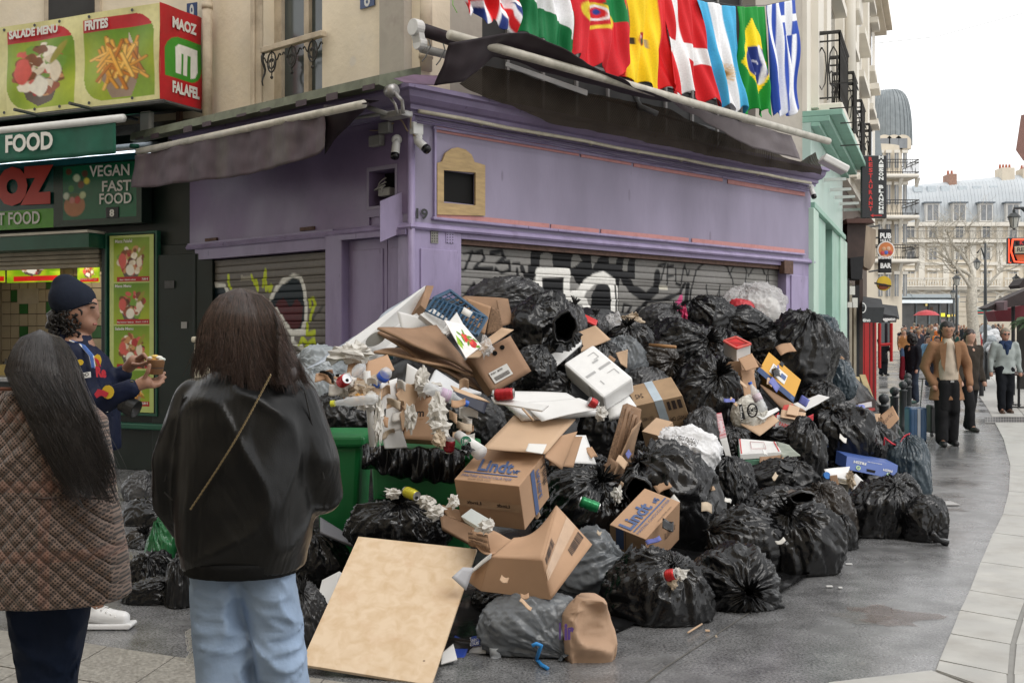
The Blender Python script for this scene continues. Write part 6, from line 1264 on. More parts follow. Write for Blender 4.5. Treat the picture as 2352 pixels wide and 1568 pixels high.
T_=[('shiny grey black bag topmost at the back, against the left end of the graffiti shutter',1084,1232,640,712,BSG,(.5,-.2,1),'open',.5),('tall black bag rising behind the open mouthed one by the shutter',1270,1342,690,810,BSG,(.3,-.2,1),'knot',.2),('crumpled small dark bag under the pale scribble of the shutter',1335,1400,715,790,BSG,(0,-.2,1),'knot',.2),('little black bag with ragged knot below the crumpled brown paper',1395,1495,738,828,B2,(-.1,-.5,1),'knot',-.1),('dark shiny bag with a pink tie in front of the pink graffiti wedge',1467,1563,697,775,BSG,(.6,-.4,.8),'knot',.2),('wide glossy black bag high at the back right of the pink tie',1565,1688,686,775,B1,(-.5,-.3,.8),'open',.3),('dark bag with a rounded closed end lying across the clear bag',1640,1765,706,775,B1,(-1,-.2,.2),'open',.0),('long glossy black bag below the broom stick',1492,1640,742,860,B2,(.8,-.5,.4),'knot',0),('brownish black bag left of the pleated one, under the stick',1462,1562,790,868,B4,(.9,-.6,.1),'knot',-.1),('big tightly tied black bag with pleats fanning from its knot, behind the handled carton',1548,1690,828,975,B1,(.45,-.8,.75),'knot',-.2),('flat black bag behind the red rimmed carton',1595,1700,760,860,B2,(.3,-.2,1),'open',.4),('black bag stretched to the right of the red rimmed carton',1700,1800,755,850,B2,(.9,-.2,.3),'open',.5),('very large matt black bag draped over the orange folder',1765,1912,728,905,B3,(.2,-.3,1),'open',-.1),('blue grey crinkled bag behind the large matt black bag',1850,1922,728,800,BB,(-.2,-.2,1),'open',.9),('dark grey crinkled bag squeezed behind the draped bag',1880,1945,770,870,BSG,(.2,-.2,1),'open',.5),('blue grey tied bag at the right shoulder of the pile, near the leaning planks',1903,1962,832,912,BB,(-.1,-.4,-1),'open',-.1),('black bag below the orange folder in deep shade',1840,1930,880,965,B1,(.2,-.3,1),'open',.1),('small black bag behind the handled carton and above the plastic bottle',1680,1740,850,925,B1,(.3,-.3,1),'open',.2),('thin shiny bag squeezed beside the upside down lettered carton',1568,1655,945,1065,BSG,(.1,-.2,1),'open',.1),('dark bag under the red striped carton',1640,1720,985,1060,B1,(.2,-.3,1),'open',.1),('black bag spread below the torn red and white carton',1700,1880,985,1060,B2,(-.8,-.2,.3),'knot',.2),('large smooth black bag at the right, in front of the bollards',1868,2008,938,1085,B1,(-.5,-.2,.9),'open',-.2),('black bag tucked behind the large smooth one by the torn brown box',1970,2045,955,1075,B1,(-.2,-.2,1),'knot',.4),('narrow dull black bag hanging left of the large smooth one',1800,1888,970,1112,B3,(.3,-.2,1),'open',.0),('tall blue grey bag with a red tie beside the blue suitcase',2040,2128,1012,1160,BB,(-.15,-.2,1),'open',-.3),('black bag ending in a knotted mess at the foot of the blue carton',2030,2110,1090,1180,B2,(-.6,-.3,.6),'knot',.0),('wide crumpled black bag in front of the blue carton on the right',1943,2095,1108,1258,B2,(.3,-.6,1),'open',-.5),('outermost black bag at the right with a twisted tail on the asphalt',2083,2170,1145,1252,B2,(.9,-.3,-.6),'open',-.5),('sheer brownish bag whose contents show through, right of the gaping bag',1828,1958,1118,1262,B4,(-.2,-.3,1),'open',-.1),('black bag behind the sheer brownish one, touching the asphalt',1880,1962,1190,1300,B1,(.2,-.2,1),'open',.25),('large black bag with an untied gaping mouth, second from the kerb side',1762,1925,1150,1342,B1,(-.45,-.6,1),'knot',-.3),('black bag lying on its side above the tightly knotted front bag',1632,1802,1170,1322,B1,(-.9,-.3,.4),'open',-.1),('crinkled black bag with a rolled rim behind the gaping bag',1775,1880,1105,1190,B2,(-.4,-.3,1),'knot',.1),('tall black bag sagging between the two chocolate cartons and the white paper sack',1436,1648,1034,1282,B1,(-.55,-.3,.8),'open',0),('round black bag right of the tall sagging bag, under the white paper sack',1630,1732,1058,1182,B1,(-.1,-.3,1),'open',.1),('smooth black bag beneath the pizza box',1700,1865,1058,1160,B3,(.3,-.4,.8),'open',.1),('black bag filling the gap left of the sheer brownish bag',1700,1840,1120,1200,B2,(.9,-.2,.3),'open',.2),('tightly tied front bag with pleats radiating from its centre knot',1583,1778,1262,1432,B1,(.15,-1,.15),'knot',-.1),('front bag torn open showing a red cup and white litter',1398,1618,1276,1482,B2,(.3,-.6,1),'open',.0),('smooth dark grey bag under the right edge of the crushed brown carton',1275,1452,1222,1378,BG,(.7,-.3,.3),'knot',.15),('round black bag carrying the crushed green can',1232,1424,1078,1245,B1,(.6,-.5,1),'knot',.0),('black bag wedged behind the crushed green can bag',1260,1400,1045,1120,B2,(0,-.3,1),'open',.5),('silvery grey bag tied with a blue string at the very front',1118,1335,1368,1502,BG,(.62,-.8,-.55),'knot',-.1),('black bag squashed under the crushed brown carton, left of the silvery one',1098,1250,1325,1425,B2,(.4,-.4,.6),'knot',.3),('black bag right of the brown paper sack, touching the ground',1345,1450,1380,1485,B2,(.2,-.3,1),'open',.5),('glossy black bag with an eared knot sitting on the plywood sheet',812,1022,1132,1262,B2,(.0,-.45,1),'knot',-.1),('black bag slumped on the left green bin',722,852,905,1000,B3,(.3,-.3,1),'open',-.2),('pale grey bag spread behind the leather jacket at the left of the pile',676,808,800,905,BLG,(-.8,-.3,.5),'open',.3),('second pale grey bag under the cardboard at the left',700,790,850,960,BLG,(-.4,-.3,1),'open',.2),('black branded bag lying in the right green bin',1028,1152,914,1020,B3,(-.7,-.3,.7),'open',-.1),('dark grey bag with pleated neck between the blue jeans and the plywood',655,752,1332,1508,BSG,(-.1,-.5,1),'knot',-.1),('black bag above the pleated dark grey one, behind the leather jacket',672,795,1222,1352,B1,(-.2,-.3,1),'open',.3),('large black sack with a gaping round hole near the top of the pile',1172,1322,682,852,B1,(.9,-.6,.25),'open',-.1),('dark bag below the gaping sack, behind the white carton',1180,1270,800,890,B1,(.2,-.2,1),'open',.0),('black bag under the white foam box',1300,1425,775,880,B1,(.2,-.3,1),'open',.4),('greyish bag right of the foam box',1385,1480,775,890,BG,(-.3,-.2,1),'open',.3),('crinkled grey bag below the brownish one',1430,1530,850,935,BSG,(.3,-.2,1),'open',.3),('dark bag behind the stack of white paper',1180,1300,855,930,B3,(.1,-.2,1),'open',.3),('dark bag in the gap between the bins and the upper chocolate carton',1150,1260,930,1010,B3,(.1,-.2,1),'open',.5),('dark bag behind the bundle of folded cardboard',1330,1450,940,1060,B3,(.1,-.2,1),'open',.5),('dark bag filling the space right of the cardboard bundle',1440,1560,1020,1120,B1,(.1,-.2,1),'open',.5),('grey sheer bag at the left, half hidden by the quilted coat',288,362,1088,1170,BSG,(.5,-.2,1),'open',.0),('flat black bag behind the green bag at the left',282,410,1150,1258,B1,(.7,-.2,.4),'open',.1),('green topped dark bag beside the beige trousers',285,350,1212,1290,B4,(.2,-.3,1),'knot',.0),('black bag at the white sneaker, left of the green bag',272,405,1272,1410,B2,(.2,-.6,1),'open',-.1),('black bag between the green bag and the blue jeans',388,450,1285,1448,B3,(.1,-.3,1),'open',-.2),('bright green plastic bag among black ones at the left',343,432,1196,1372,BGN,(-.5,-.3,1),'open',-.5),('dark bag lying left of the green bag, close to the white sneaker',290,400,1330,1400,B1,(.6,-.3,.6),'open',-.2),('black bag on top of the ones behind the green bag',300,400,1210,1300,B2,(-.3,-.3,1),'knot',-.1),('black bag behind the blue jeans at ground level',420,560,1180,1450,B3,(.1,-.3,1),'open',.2),('black bag behind the jeans and left of the green bin',540,700,1150,1400,B3,(.1,-.3,1),'open',.5),]
BAGS=[]
for l,x0,x1,y0,y1,m,K,s,dY in T_:BAGS.append(bag(l,x0,x1,y0,y1,m,K,s,dY,dr=.8))
# clear bag with red and white contents
bag('large clear plastic bag with red and white rubbish inside, highest on the right',1666,1794,655,748,BCL,(-.25,-.1,1),'open',.1,dr=.7,amp=1.6)
bag('red wad inside the clear plastic bag',1676,1728,690,740,mat('red_plastic',(.5,.04,.05),.4),(0,0,1),'open',.25,name='red_wad',cat='litter',group=None,res=.4)
bag('white wad inside the clear plastic bag',1715,1785,688,748,mat('white_film',(.7,.69,.66),.6),(0,0,1),'open',.3,name='white_wad',cat='litter',group=None,res=.5)
# dark heap that carries what is seen
NXh,NYh=150,90
def hp(u,v):
 x=300+u*(2085-300);yb=np.interp(x,[a for a,_ in YB],[b for _,b in YB])-52;yt=np.interp(x,[a[0]for a in YT],[a[1]for a in YT])+36
 y=yt+(yb-yt)*v;return P(x,y,Yp(x,y)+.75*math.sin(math.pi*min(1,.2+v*.8))+.25)
mb=MB();mb.grid(hp,NXh,NYh);A=np.array([tuple(v)for v in mb.v]);A+=(.07*ridge(A,2.2)+.05*pn(A,4.5)+.02*ridge(A,9))[:,None]*np.array([0,-.7,.5]);A[:,2]=np.maximum(A[:,2],-.02);mb.v=[tuple(v)for v in A]
mb.build('rubbish_heap',B3,smooth=True,kind='stuff',label='dark crumpled plastic packed in the gaps under the pile',cat='rubbish heap')
# gaping mouths
def mouth(cx,cy,rx,ry,Y,ang,label,m=B1):
 c=P(cx,cy,Y);s=Y/FD;a=R(ang);mb=MB();n=28
 rings=[]
 for rr,dy in((1.25,.02),(1.08,-.06),(.95,-.05),(.8,.05),(.55,.22),(.0,.3)):
  for k in range(n):
   t=2*math.pi*k/n;w=1+.07*math.sin(5*t)+.05*math.sin(9*t+1);x=rx*rr*w*math.cos(t);y=ry*rr*w*math.sin(t)
   mb.v.append(tuple(c+Vector(((x*math.cos(a)-y*math.sin(a))*s,dy,(x*math.sin(a)+y*math.cos(a))*s))))
 mb.f=[(i*n+k,i*n+(k+1)%n,(i+1)*n+(k+1)%n,(i+1)*n+k)for i in range(5)for k in range(n)];mb.m=[0]*len(mb.f)
 return mb.build('bag_mouth',m,smooth=True,label=label,cat='bag mouth')
mouth(1297,752,24,34,Yp(1247,767)-.52,-10,'round black mouth of the gaping sack near the top of the pile')
mouth(1838,1140,26,11,Yp(1843,1246)-.52,5,'rumpled untied mouth of the large black bag by the kerb')
mouth(1465,1130,28,34,Yp(1541,1158)-.62,20,'dark sunken opening of the tall sagging bag')
# joint and stains of the asphalt
mb=MB();J=[G(x,y,.004)for x,y in((1440,1600),(1530,1530),(1700,1420),(1830,1330),(1920,1268),(1975,1215),(2060,1120),(2120,1040),(2150,990),(2160,940))]
for a,b in zip(J[:-1],J[1:]):s_=Vector((.007,.003,0));mb.add([a-s_,a+s_,b+s_,b-s_],[(0,1,2,3)])
mb.build('asphalt_joint',M_joint,kind='structure',recalc=False)
rs=np.random.RandomState(12)
for x,y,r,c in((2052,1190,.20,(.12,.085,.06)),(2050,1412,.22,(.16,.10,.075)),(1980,1418,.14,(.2,.19,.17)),(2185,1170,.16,(.13,.10,.08)),(560,1530,.2,(.2,.19,.17))):
 c_=G(x,y,.003+.0008*rs.rand());n=26;pt=[c_+Vector((r*(1+.45*math.sin(3*t+x)+.2*math.sin(7*t+y)+.1*math.sin(13*t))*math.cos(t),r*.8*(1+.4*math.sin(2*t+y)+.2*math.sin(9*t))*math.sin(t),0))for t in np.linspace(0,2*math.pi,n,endpoint=False)]
 mb=MB();mb.add(pt+[c_],[(i,(i+1)%n,n)for i in range(n)]);mb.build('pavement_stain',mat('stain_%d'%x,c,.4,.35,30,.3,160,alpha=.3),kind='structure',recalc=False)
 # ---------------------------------------------------------------- cartons
KR=mat('kraft_card',(.43,.265,.16),.75,.07,5,.1,70,dirt=.12,dirtcol=(.3,.18,.1),ds=3);KR2=mat('pale_kraft_card',(.50,.345,.225),.75,.06,5,.1,70);KR3=mat('dark_kraft_card',(.27,.165,.10),.8,.12,7,.15,60,dirt=.25,dirtcol=(.15,.09,.05),ds=5)
WC=mat('white_card',(.66,.655,.64),.6,.05,6,.08,50,dirt=.15,dirtcol=(.45,.43,.40));EDG=mat('corrugated_edge',(.20,.12,.07),.85,.4,60,.5,140);FOAM=mat('white_foam',(.78,.78,.77),.55,.03,20,.15,120);M_blue_i=mat('blue_ink',(.075,.115,.24),.6,0,bump=0);M_ink=mat('dark_ink',(.05,.035,.03),.7,0,bump=0);M_gink=mat('green_ink',(.03,.16,.07),.7,0,bump=0);M_lab=mat('label_paper',(.68,.67,.64),.55,.05,8,.02);M_tape=mat('clear_tape',(.46,.31,.2),.22,.08,12,.05,spec=.7);M_rk=mat('red_ink',(.5,.04,.04),.6,0,bump=0)
def trihedral(P0,A,Bq,Cq,Y0,sg=(1,1,1)):
 v=[((q[0]-P0[0]),(q[1]-P0[1]))for q in(A,Bq,Cq)];dt=lambda i,j:v[i][0]*v[j][0]+v[i][1]*v[j][1]
 ab,bc,ca=dt(0,1),dt(1,2),dt(2,0);e=1e-6
 da=math.sqrt(abs(ab*ca/(bc or e)));db=math.sqrt(abs(ab*bc/(ca or e)));dc=math.sqrt(abs(ca*bc/(ab or e)))
 d=[min(q,1.6*math.hypot(*v[i])+5)for i,q in enumerate((da,db,dc))];s=Y0/FD
 p0=P(*P0,Y0);return p0,[P(*q,Y0+d[i]*s*sg[i])-p0 for i,q in enumerate((A,Bq,Cq))]
class Box:
 """carton from its nearest corner and the three corners next to it"""
 def __init__(s,name,label,P0,A,Bq,Cq,Y0,m,cat='carton',sg=(1,1,1),group=None,bevel=.004,bulge=0,body='carton_body'):
  s.p0,(s.a,s.b,s.c)=trihedral(P0,A,Bq,Cq,Y0,sg);s.t=thing(name,s.p0+s.b,label,cat,group);a,b,c=s.a,s.b,s.c
  mb=MB();n=6
  def face(o,u,w):
   nn=u.cross(w).normalized();ctr=s.p0+(a+b+c)/2
   if nn.dot(o+(u+w)/2-ctr)<0:nn=-nn
   mb.grid(lambda x,y:o+u*x+w*y+nn*bulge*math.sin(math.pi*x)*math.sin(math.pi*y),n,n)
  p=s.p0
  for o,u,w in((p,a,b),(p,b,c),(p,a,c),(p+a,b,c),(p+b,a,c),(p+c,a,b)):face(o,u,w)
  s.o=mb.build(body,m,s.t)
  bm=bmesh.new();bm.from_mesh(s.o.data);bmesh.ops.remove_doubles(bm,verts=bm.verts,dist=1e-4);bmesh.ops.recalc_face_normals(bm,faces=bm.faces);bm.to_mesh(s.o.data);bm.free()
  if bevel:md=s.o.modifiers.new('b','BEVEL');md.width=bevel;md.segments=2;md.limit_method='ANGLE';md.angle_limit=R(50)
  s.ctr=p+(a+b+c)/2
 def fr(s,k):
  u,w=getattr(s,k[0]),getattr(s,k[1]);n=u.cross(w).normalized()
  if n.dot(s.p0+(u+w)/2-s.ctr)<0:n=-n
  return s.p0,u,w,n
 def pt(s,k,x,y,off=.003):o,u,w,n=s.fr(k);return o+u*x+w*y+n*off
 def text(s,t,k,bl,br,tl,m,bold=.02,off=.006,**kw):
  v,f=textmesh(t,bold,1.0);sh=kw.get('shear',0);A,B_,T=s.pt(k,*bl,off),s.pt(k,*br,off),s.pt(k,*tl,off);mb=MB();mb.add([A+(B_-A)*(x+sh*y)+(T-A)*y for x,y,_ in v],f);return mb.build('lettering',m,s.t,recalc=False)
 def patch(s,k,x0,y0,x1,y1,m,name='label',off=.003,th=.0):
  mb=MB();mb.add([s.pt(k,x0,y0,off),s.pt(k,x1,y0,off),s.pt(k,x1,y1,off),s.pt(k,x0,y1,off)],[(0,1,2,3)]);return mb.build(name,m,s.t)
 def line(s,k,pts,w,m,off=.004,name='printed_line'):
  o,u,wv,n=s.fr(k);mb=MB();q=[s.pt(k,x,y,off)for x,y in pts]
  for a_,b_ in zip(q[:-1],q[1:]):
   d=(b_-a_).normalized().cross(n)*w;mb.add([a_-d,b_-d,b_+d,a_+d],[(0,1,2,3)])
  return mb.build(name,m,s.t,recalc=False)
 def barcode(s,k,x0,y0,x1,y1,m,n=22):
  mb=MB();rs=np.random.RandomState(int(x0*99));
  for i in range(n):
   if rs.rand()<.7:a=y0+(y1-y0)*i/n;b=a+(y1-y0)/n*rs.uniform(.3,.8);mb.add([s.pt(k,x0,a),s.pt(k,x1,a),s.pt(k,x1,b),s.pt(k,x0,b)],[(0,1,2,3)])
  o=mb.build('barcode',m,s.t,recalc=False);o['kind']='stuff';return o
def sheet(name,label,pts,m,th=.005,cat='cardboard',parent=None,amp=.012,n=10,edge=True,group=None):
 """flat or bent sheet: four corners (px,py,Y) clockwise from top left"""
 q=[P(*p)for p in pts];f=bil(*q);mb=MB();mb.grid(lambda u,v:f(u,v),n,n);nn=(q[1]-q[0]).cross(q[3]-q[0]).normalized()
 if amp:
  A=np.array([tuple(v)for v in mb.v]);A+=(pn(A,3.5,len(name))*amp)[:,None]*np.array(nn)[None];mb.v=[tuple(v)for v in A]
 return mb.build(name,m,parent,smooth=True,solid=th,label=label if parent is None else None,cat=cat if parent is None else None,group=group)
def lion(bx,k,cx,cy,s,m):
 P_=lambda pts:[(cx+x*s,cy+y*s)for x,y in pts]
 for pts in([(0,0),(.3,.5),(.1,1),(.4,1.4)],[(.3,.5),(.8,.6),(1.1,.2)],[(.3,.7),(-.4,.9),(-.5,1.3)],[(.2,.3),(-.3,-.1),(-.1,-.5)],[(.4,.4),(.7,-.2),(.5,-.6)],[(.9,.5),(1.4,.9),(1.2,1.3)],[(-.1,1.1),(.5,1.1)]):
  bx.line(k,P_(pts),.006,m,name='emblem')
  # upper chocolate carton
YA=Yp(1150,1200)-.75
bA=Box('carton','large kraft carton with blue script lettering, its flaps open, above the crushed carton',(1192,1116),(1043,1100),(1206,1217),(1250,1043),YA,KR,bulge=0)
bA.text('Lindt','ac',(.77,.30),(.24,.30),(.77,.66),M_blue_i,.03,shear=-.12);bA.line('ac',[(.95,.25),(.12,.25)],.005,M_blue_i);bA.text('MAÎTRE CHOCOLATIER','ac',(.93,.10),(.16,.10),(.93,.19),M_blue_i,.0);bA.text('www.lindt.com','ac',(.80,-.02+.04),(.45,.02),(.80,.07),M_ink,-.005);lion(bA,'ac',.18,.36,.05,M_blue_i)
bA.patch('ab',0,.42,1,.60,M_tape,'tape');bA.text('Lindt','ab',(.18,.52),(.38,.52),(.18,.44),M_ink,.02);bA.text('Lindt','ab',(.62,.52),(.85,.52),(.62,.44),M_ink,.02)
bA.patch('bc',.02,.42,.99,.56,M_blue_i,'blue_band');bA.text('FRAGILE','bc',(.12,.72),(.75,.72),(.12,.60),M_blue_i,.03);bA.text('Lindt','bc',(.15,.98),(.6,.98),(.15,.78),M_ink,.01)
fA=sheet('flap','',[(1180,955,YA+.62),(1322,962,YA+.68),(1252,1042,YA+.20),(1108,1030,YA+.22)],KR2,.006,parent=bA.t);
sheet('flap','',[(1252,1012,YA+.42),(1326,990,YA+.5),(1290,1078,YA+.35),(1252,1050,YA+.22)],KR,.006,parent=bA.t);sheet('shipping_label','',[(1214,1018,YA+.2),(1256,1020,YA+.22),(1246,1042,YA+.13),(1207,1036,YA+.14)],M_lab,.002,parent=bA.t,amp=0)
sheet('flap','',[(1258,1005,YA+.6),(1338,1000,YA+.62),(1316,1072,YA+.5),(1262,1068,YA+.4)],KR,.006,parent=bA.t)
# right chocolate carton
YBx=Yp(1480,1230)-.35
bB=Box('carton','kraft carton with blue script lettering tilted on its edge, right of the green can bag',(1483,1238),(1400,1204),(1483,1325),(1562,1152),YBx,KR)
bB.text('Lindt','ac',(.44,.04),(.44,.68),(.80,.04),M_blue_i,.03,shear=0);bB.line('ac',[(.37,.04),(.37,.96)],.005,M_blue_i);bB.text('MAÎTRE CHOCOLATIER','ac',(.22,.03),(.22,.95),(.31,.03),M_blue_i,0);bB.text('www.lindt.com','ac',(.06,.42),(.06,.82),(.11,.42),M_ink,-.005);lion(bB,'ac',.50,.80,.06,M_blue_i)
bB.patch('ab',.60,.0,.82,.5,M_blue_i,'blue_band');bB.text('5','ab',(.38,.72),(.28,.72),(.38,.55),M_ink,.01);bB.line('ab',[(.55,.02),(.55,.7)],.002,M_ink);bB.text('Lindt','bc',(.55,.55),(.55,.85),(.38,.55),M_ink,.01)
# crushed brown carton
YC=Yp(1230,1330)-.75
ct=thing('carton',P(1265,1376,YC),'big crushed brown carton with barcodes lying open, lowest of the three front cartons','carton')
V=lambda x,y,d:P(x,y,YC+d)
v=dict(ft=V(1246,1286,0),lt=V(1126,1279,.12),fb=V(1265,1376,.02),lb=V(1105,1356,.16),bt=V(1278,1161,.50),r=V(1360,1250,.30),bl=V(1082,1218,.52),cr=V(1180,1235,.34),lo=V(1062,1325,.28),mid=V(1262,1345,.0))
mb=MB();
mb.grid(lambda a,b:bil(v['cr'],v['bt'],v['ft'],v['lt'])(a,b)+Vector((0,0,-.05*math.sin(math.pi*a)*(1-b))),14,10)
mb.grid(lambda a,b:bil(v['bl'],v['cr'],v['lt'],V(1087,1240,.40))(a,b)+Vector((0,-.01*math.sin(9*a),.02*math.sin(4*a+3*b))),14,10)
mb.build('top_panel',KR,ct,smooth=True,solid=.006)
mb=MB();mb.grid(bil(v['lt'],v['ft'],v['fb'],v['lb']),12,8);mb.add([v['lt'],v['lb'],v['lo']],[(0,1,2)]);mb.build('front_panel',KR,ct,smooth=False,solid=.006)
mb=MB();mb.grid(lambda a,b:bil(v['bt'],v['r'],v['fb'],v['ft'])(a,b)+Vector((0,0,0)),12,10);mb.build('side_panel',KR,ct,smooth=True,solid=.006)
def ctp(a,b,off=-.008):p=bil(v['bt'],v['r'],v['fb'],v['ft'])(a,b);return p+Vector((.35,-.93,0))*.008
for x0,x1,y0,y1 in((.62,.78,.03,.38),(.08,.24,.55,.92)):
 mb=MB()
 for i in range(16):
  a=y0+(y1-y0)*i/16;b=a+(y1-y0)/16*random.uniform(.35,.75);mb.add([ctp(x0,a),ctp(x1,a),ctp(x1,b),ctp(x0,b)],[(0,1,2,3)])
 o=mb.build('barcode',M_ink,ct,recalc=False);o['kind']='stuff'
mb=MB();mb.grid(lambda a,b:ctp(.28+.26*a,0+.99*b),3,8);mb.build('tape',M_tape,ct,recalc=False)
for k in range(5):
 sheet('fold','',[(1076,1222+k*5,YC+.5-.03*k),(1120,1228+k*6,YC+.3-.02*k),(1128,1262+k*2,YC+.2),(1078,1232+k*5,YC+.48)],KR if k%2 else EDG,.004,parent=ct,n=4)
sheet('flap','',[(1087,1305,YC+.2),(1130,1272,YC+.1),(1128,1283,YC+.1),(1062,1330,YC+.2)],WC,.006,parent=ct,n=4);sheet('flap','',[(1063,1302,YC+.1),(1088,1303,YC+.12),(1070,1355,YC+.08),(1038,1325,YC+.05)],mat('grey_card',(.42,.42,.44),.6),.006,parent=ct,n=4)
# upside-down lettered carton
YD=Yp(1530,940)-.25
bD=Box('carton','tall worn carton with upside down black lettering and blue tape, left of the pleated bag',(1567,908),(1460,932),(1598,1003),(1541,865),YD,mat('worn_card',(.40,.27,.16),.8,.12,6,.2,60,dirt=.3,dirtcol=(.25,.15,.09),ds=4))
bD.patch('ab',.42,0,.60,1,mat('pale_blue_tape',(.50,.58,.64),.3),'tape');bD.patch('ac',.42,0,.6,1,MATS['pale_blue_tape'],'tape');bD.text('TWIST OFF','ab',(.05,.42),(.40,.42),(.05,.52),M_ink,.01);bD.text('ISO 14001','ab',(.72,.30),(.95,.30),(.72,.38),M_ink,.0);bD.patch('ab',.06,.06,.14,.26,M_ink,'symbol');bD.patch('ab',.18,.06,.26,.26,M_ink,'symbol');bD.patch('ab',.30,.06,.36,.26,M_ink,'symbol');bD.text('242','ac',(.75,.3),(.92,.3),(.75,.5),M_ink,.0)
# white foam box
YE=Yp(1390,900)-.75
bE=Box('foam_box','large white polystyrene box tipped on its corner in the middle of the pile',(1385,913),(1294,834),(1390,947),(1454,867),YE,FOAM,'foam box',bevel=.02,body='foam_body')
FD2=mat('foam_groove',(.42,.42,.42),.7)
for x0,y0,x1,y1 in((.48,.12,.53,.42),(.48,.55,.53,.92),(.2,.30,.30,.33),(.66,.56,.70,.74)):bE.patch('ac',x0,y0,x1,y1,FD2,'groove')
bE.line('ac',[(.85,.62),(.85,.82),(.72,.82),(.72,.66)],.003,FD2,name='embossed_mark');bE.line('ac',[(.35,.62),(.35,.84),(.22,.84)],.003,FD2,name='embossed_mark');bE.patch('ab',.28,0,.36,1,mat('foam_tape',(.6,.58,.55),.2),'tape')
sheet('foam_slab','white foam lid sliding out below the polystyrene box',[(1395,935,YE+.2),(1440,905,YE+.3),(1462,935,YE+.1),(1400,965,YE+.05)],FOAM,.04,cat='foam lid',amp=0,n=3)
# labelled tilted box
YF=Yp(1150,830)-.7
bF=Box('carton','open brown carton with a white shipping label standing on its corner, above the white papers',(1130,903),(1076,821),(1118,912),(1220,852),YF,KR3,sg=(1,1,1))
bF2=thing('carton','','','')if False else None
fx=bil(P(1076,821,YF-.01),P(1172,771,YF+.1),P(1220,852,YF+.12),P(1130,903,YF-.01))
mb=MB();mb.grid(fx,8,8);mb.build('front_panel',mat('mid_kraft',(.33,.20,.125),.8,.1,5,.1,dirt=.2,dirtcol=(.2,.12,.07)),bF.t,smooth=True,solid=.008)
o_=Vector((.1,-.9,.1))*.014
mb=MB();mb.add([fx(.17+.0,.55)+o_,fx(.62,.55)+o_,fx(.62,.84)+o_,fx(.17,.84)+o_],[(0,1,2,3)]);mb.build('shipping_label',M_lab,bF.t);text('PUSH   84789',fx(.20,.63)+o_,fx(.48,.63)+o_,fx(.20,.58)+o_,M_ink,bF.t,.004)
mb=MB()
for i in range(20):a=.22+.018*i;mb.add([fx(a,.70)+o_*1.3,fx(a+.009,.70)+o_*1.3,fx(a+.009,.80)+o_*1.3,fx(a,.80)+o_*1.3],[(0,1,2,3)])
o=mb.build('barcode',M_ink,bF.t,recalc=False);o['kind']='stuff'
for a,b in((.72,.16),(.52,.2)):mb=MB();mb.lathe(fx(a,b)+o_*1.0,[(.001,0),(.018,0),(.018,.003),(.001,.003)],12,axis=Vector((0,-1,0)));mb.build('hole',M_black,bF.t)
sheet('flap','',[(1068,812,YF),(1152,752,YF+.02),(1180,757,YF+.0),(1082,820,YF-.1)],KR2,.006,parent=bF.t)
# flattened stacks with green print
for i,(pts,m_,lb)in enumerate((([(867,753),(1001,751),(1085,852),(1058,842),],KR3,'top sheet of the flattened brown cardboard sloping to the right'),([(858,806),(962,795),(1090,862),(1060,880)],KR,'long bent brown cardboard under the flattened sheet'),([(868,762),(1004,760),(1110,900),(1075,880)],KR3,'second flattened cardboard below the top sheet'))):
 Y_=Yp(960,790)-.55+.06*i;sheet('flattened_cardboard',lb,[(pts[0][0],pts[0][1],Y_),(pts[1][0],pts[1][1],Y_+.3),(pts[2][0],pts[2][1],Y_+.1),(pts[3][0]-110 if i!=1 else pts[3][0]-90,pts[3][1]-52,Y_-.15)],m_,.02,amp=.03,group='flattened cardboard sheets')
Y_=Yp(960,790)-.66
text('ALTHEA',P(955,797,Y_),P(1000,822,Y_),P(958,785,Y_),M_gink,BAGS[0],.0)if False else None
tg_=thing('green_print',P(970,820,Y_-.1),'','')if False else None
# white long cartons
def quadbox(name,label,pts,Y0,Y1,th,m,cat='carton',parent=None,**k):
 a=[P(pts[0][0],pts[0][1],Y0),P(pts[1][0],pts[1][1],Y1),P(pts[2][0],pts[2][1],Y1),P(pts[3][0],pts[3][1],Y0)];nn=(a[1]-a[0]).cross(a[3]-a[0]).normalized();
 if nn.y<0:nn=-nn
 mb=MB();mb.box8(a+[p+nn*th for p in a]);return mb.build(name,m,parent,bevel=.004,label=label,cat=cat,**k)
YW=Yp(900,740)-.4
lw=quadbox('long_carton','long white carton reaching up to the purple pilaster, left side of the pile',[(790,792),(978,655),(968,712),(802,812)],YW-.5,YW+.3,.25,WC)
quadbox('long_carton','second long white carton with an oval handle hole under the first',[(835,800),(968,712),(1000,735),(850,838)],YW-.5,YW+.2,.12,WC)
quadbox('open_carton_end','open corrugated end of the long white carton',[(966,700),(980,655),(997,656),(978,712)],YW+.1,YW+.35,.2,KR3,'carton')
mb=MB();c=P(863,778,YW-.53);mb.prism([c+Vector((.07*math.cos(t)*1.1,-.0,.05*math.sin(t)+.03*math.cos(t)))for t in np.linspace(0,6.28,16)],(0,.02,0));mb.build('handle_hole',M_grey,label='oval grip cut in the white carton',cat='grip')
sheet('plastic_sheet','pale translucent plastic draped down the left of the long white carton',[(790,790,YW-.1),(965,665,YW+.5),(900,760,YW),(690,850,YW-.5)],plastic('milky_film',(.45,.50,.56),.25,alpha=.85,bump=.4),.003,cat='plastic sheet',amp=.05)
sheet('white_carton','white carton side with a leafy print',[(912,715,YW-.2),(1000,740,YW-.15),(985,765,YW-.2),(925,770,YW-.25)],WC,.02,amp=.01)
quadbox('flat_carton','narrow white and brown carton with foil strips right of the leafy print',[(964,722),(996,708),(1052,748),(1026,770)],YW-.35,YW-.3,.08,WC)
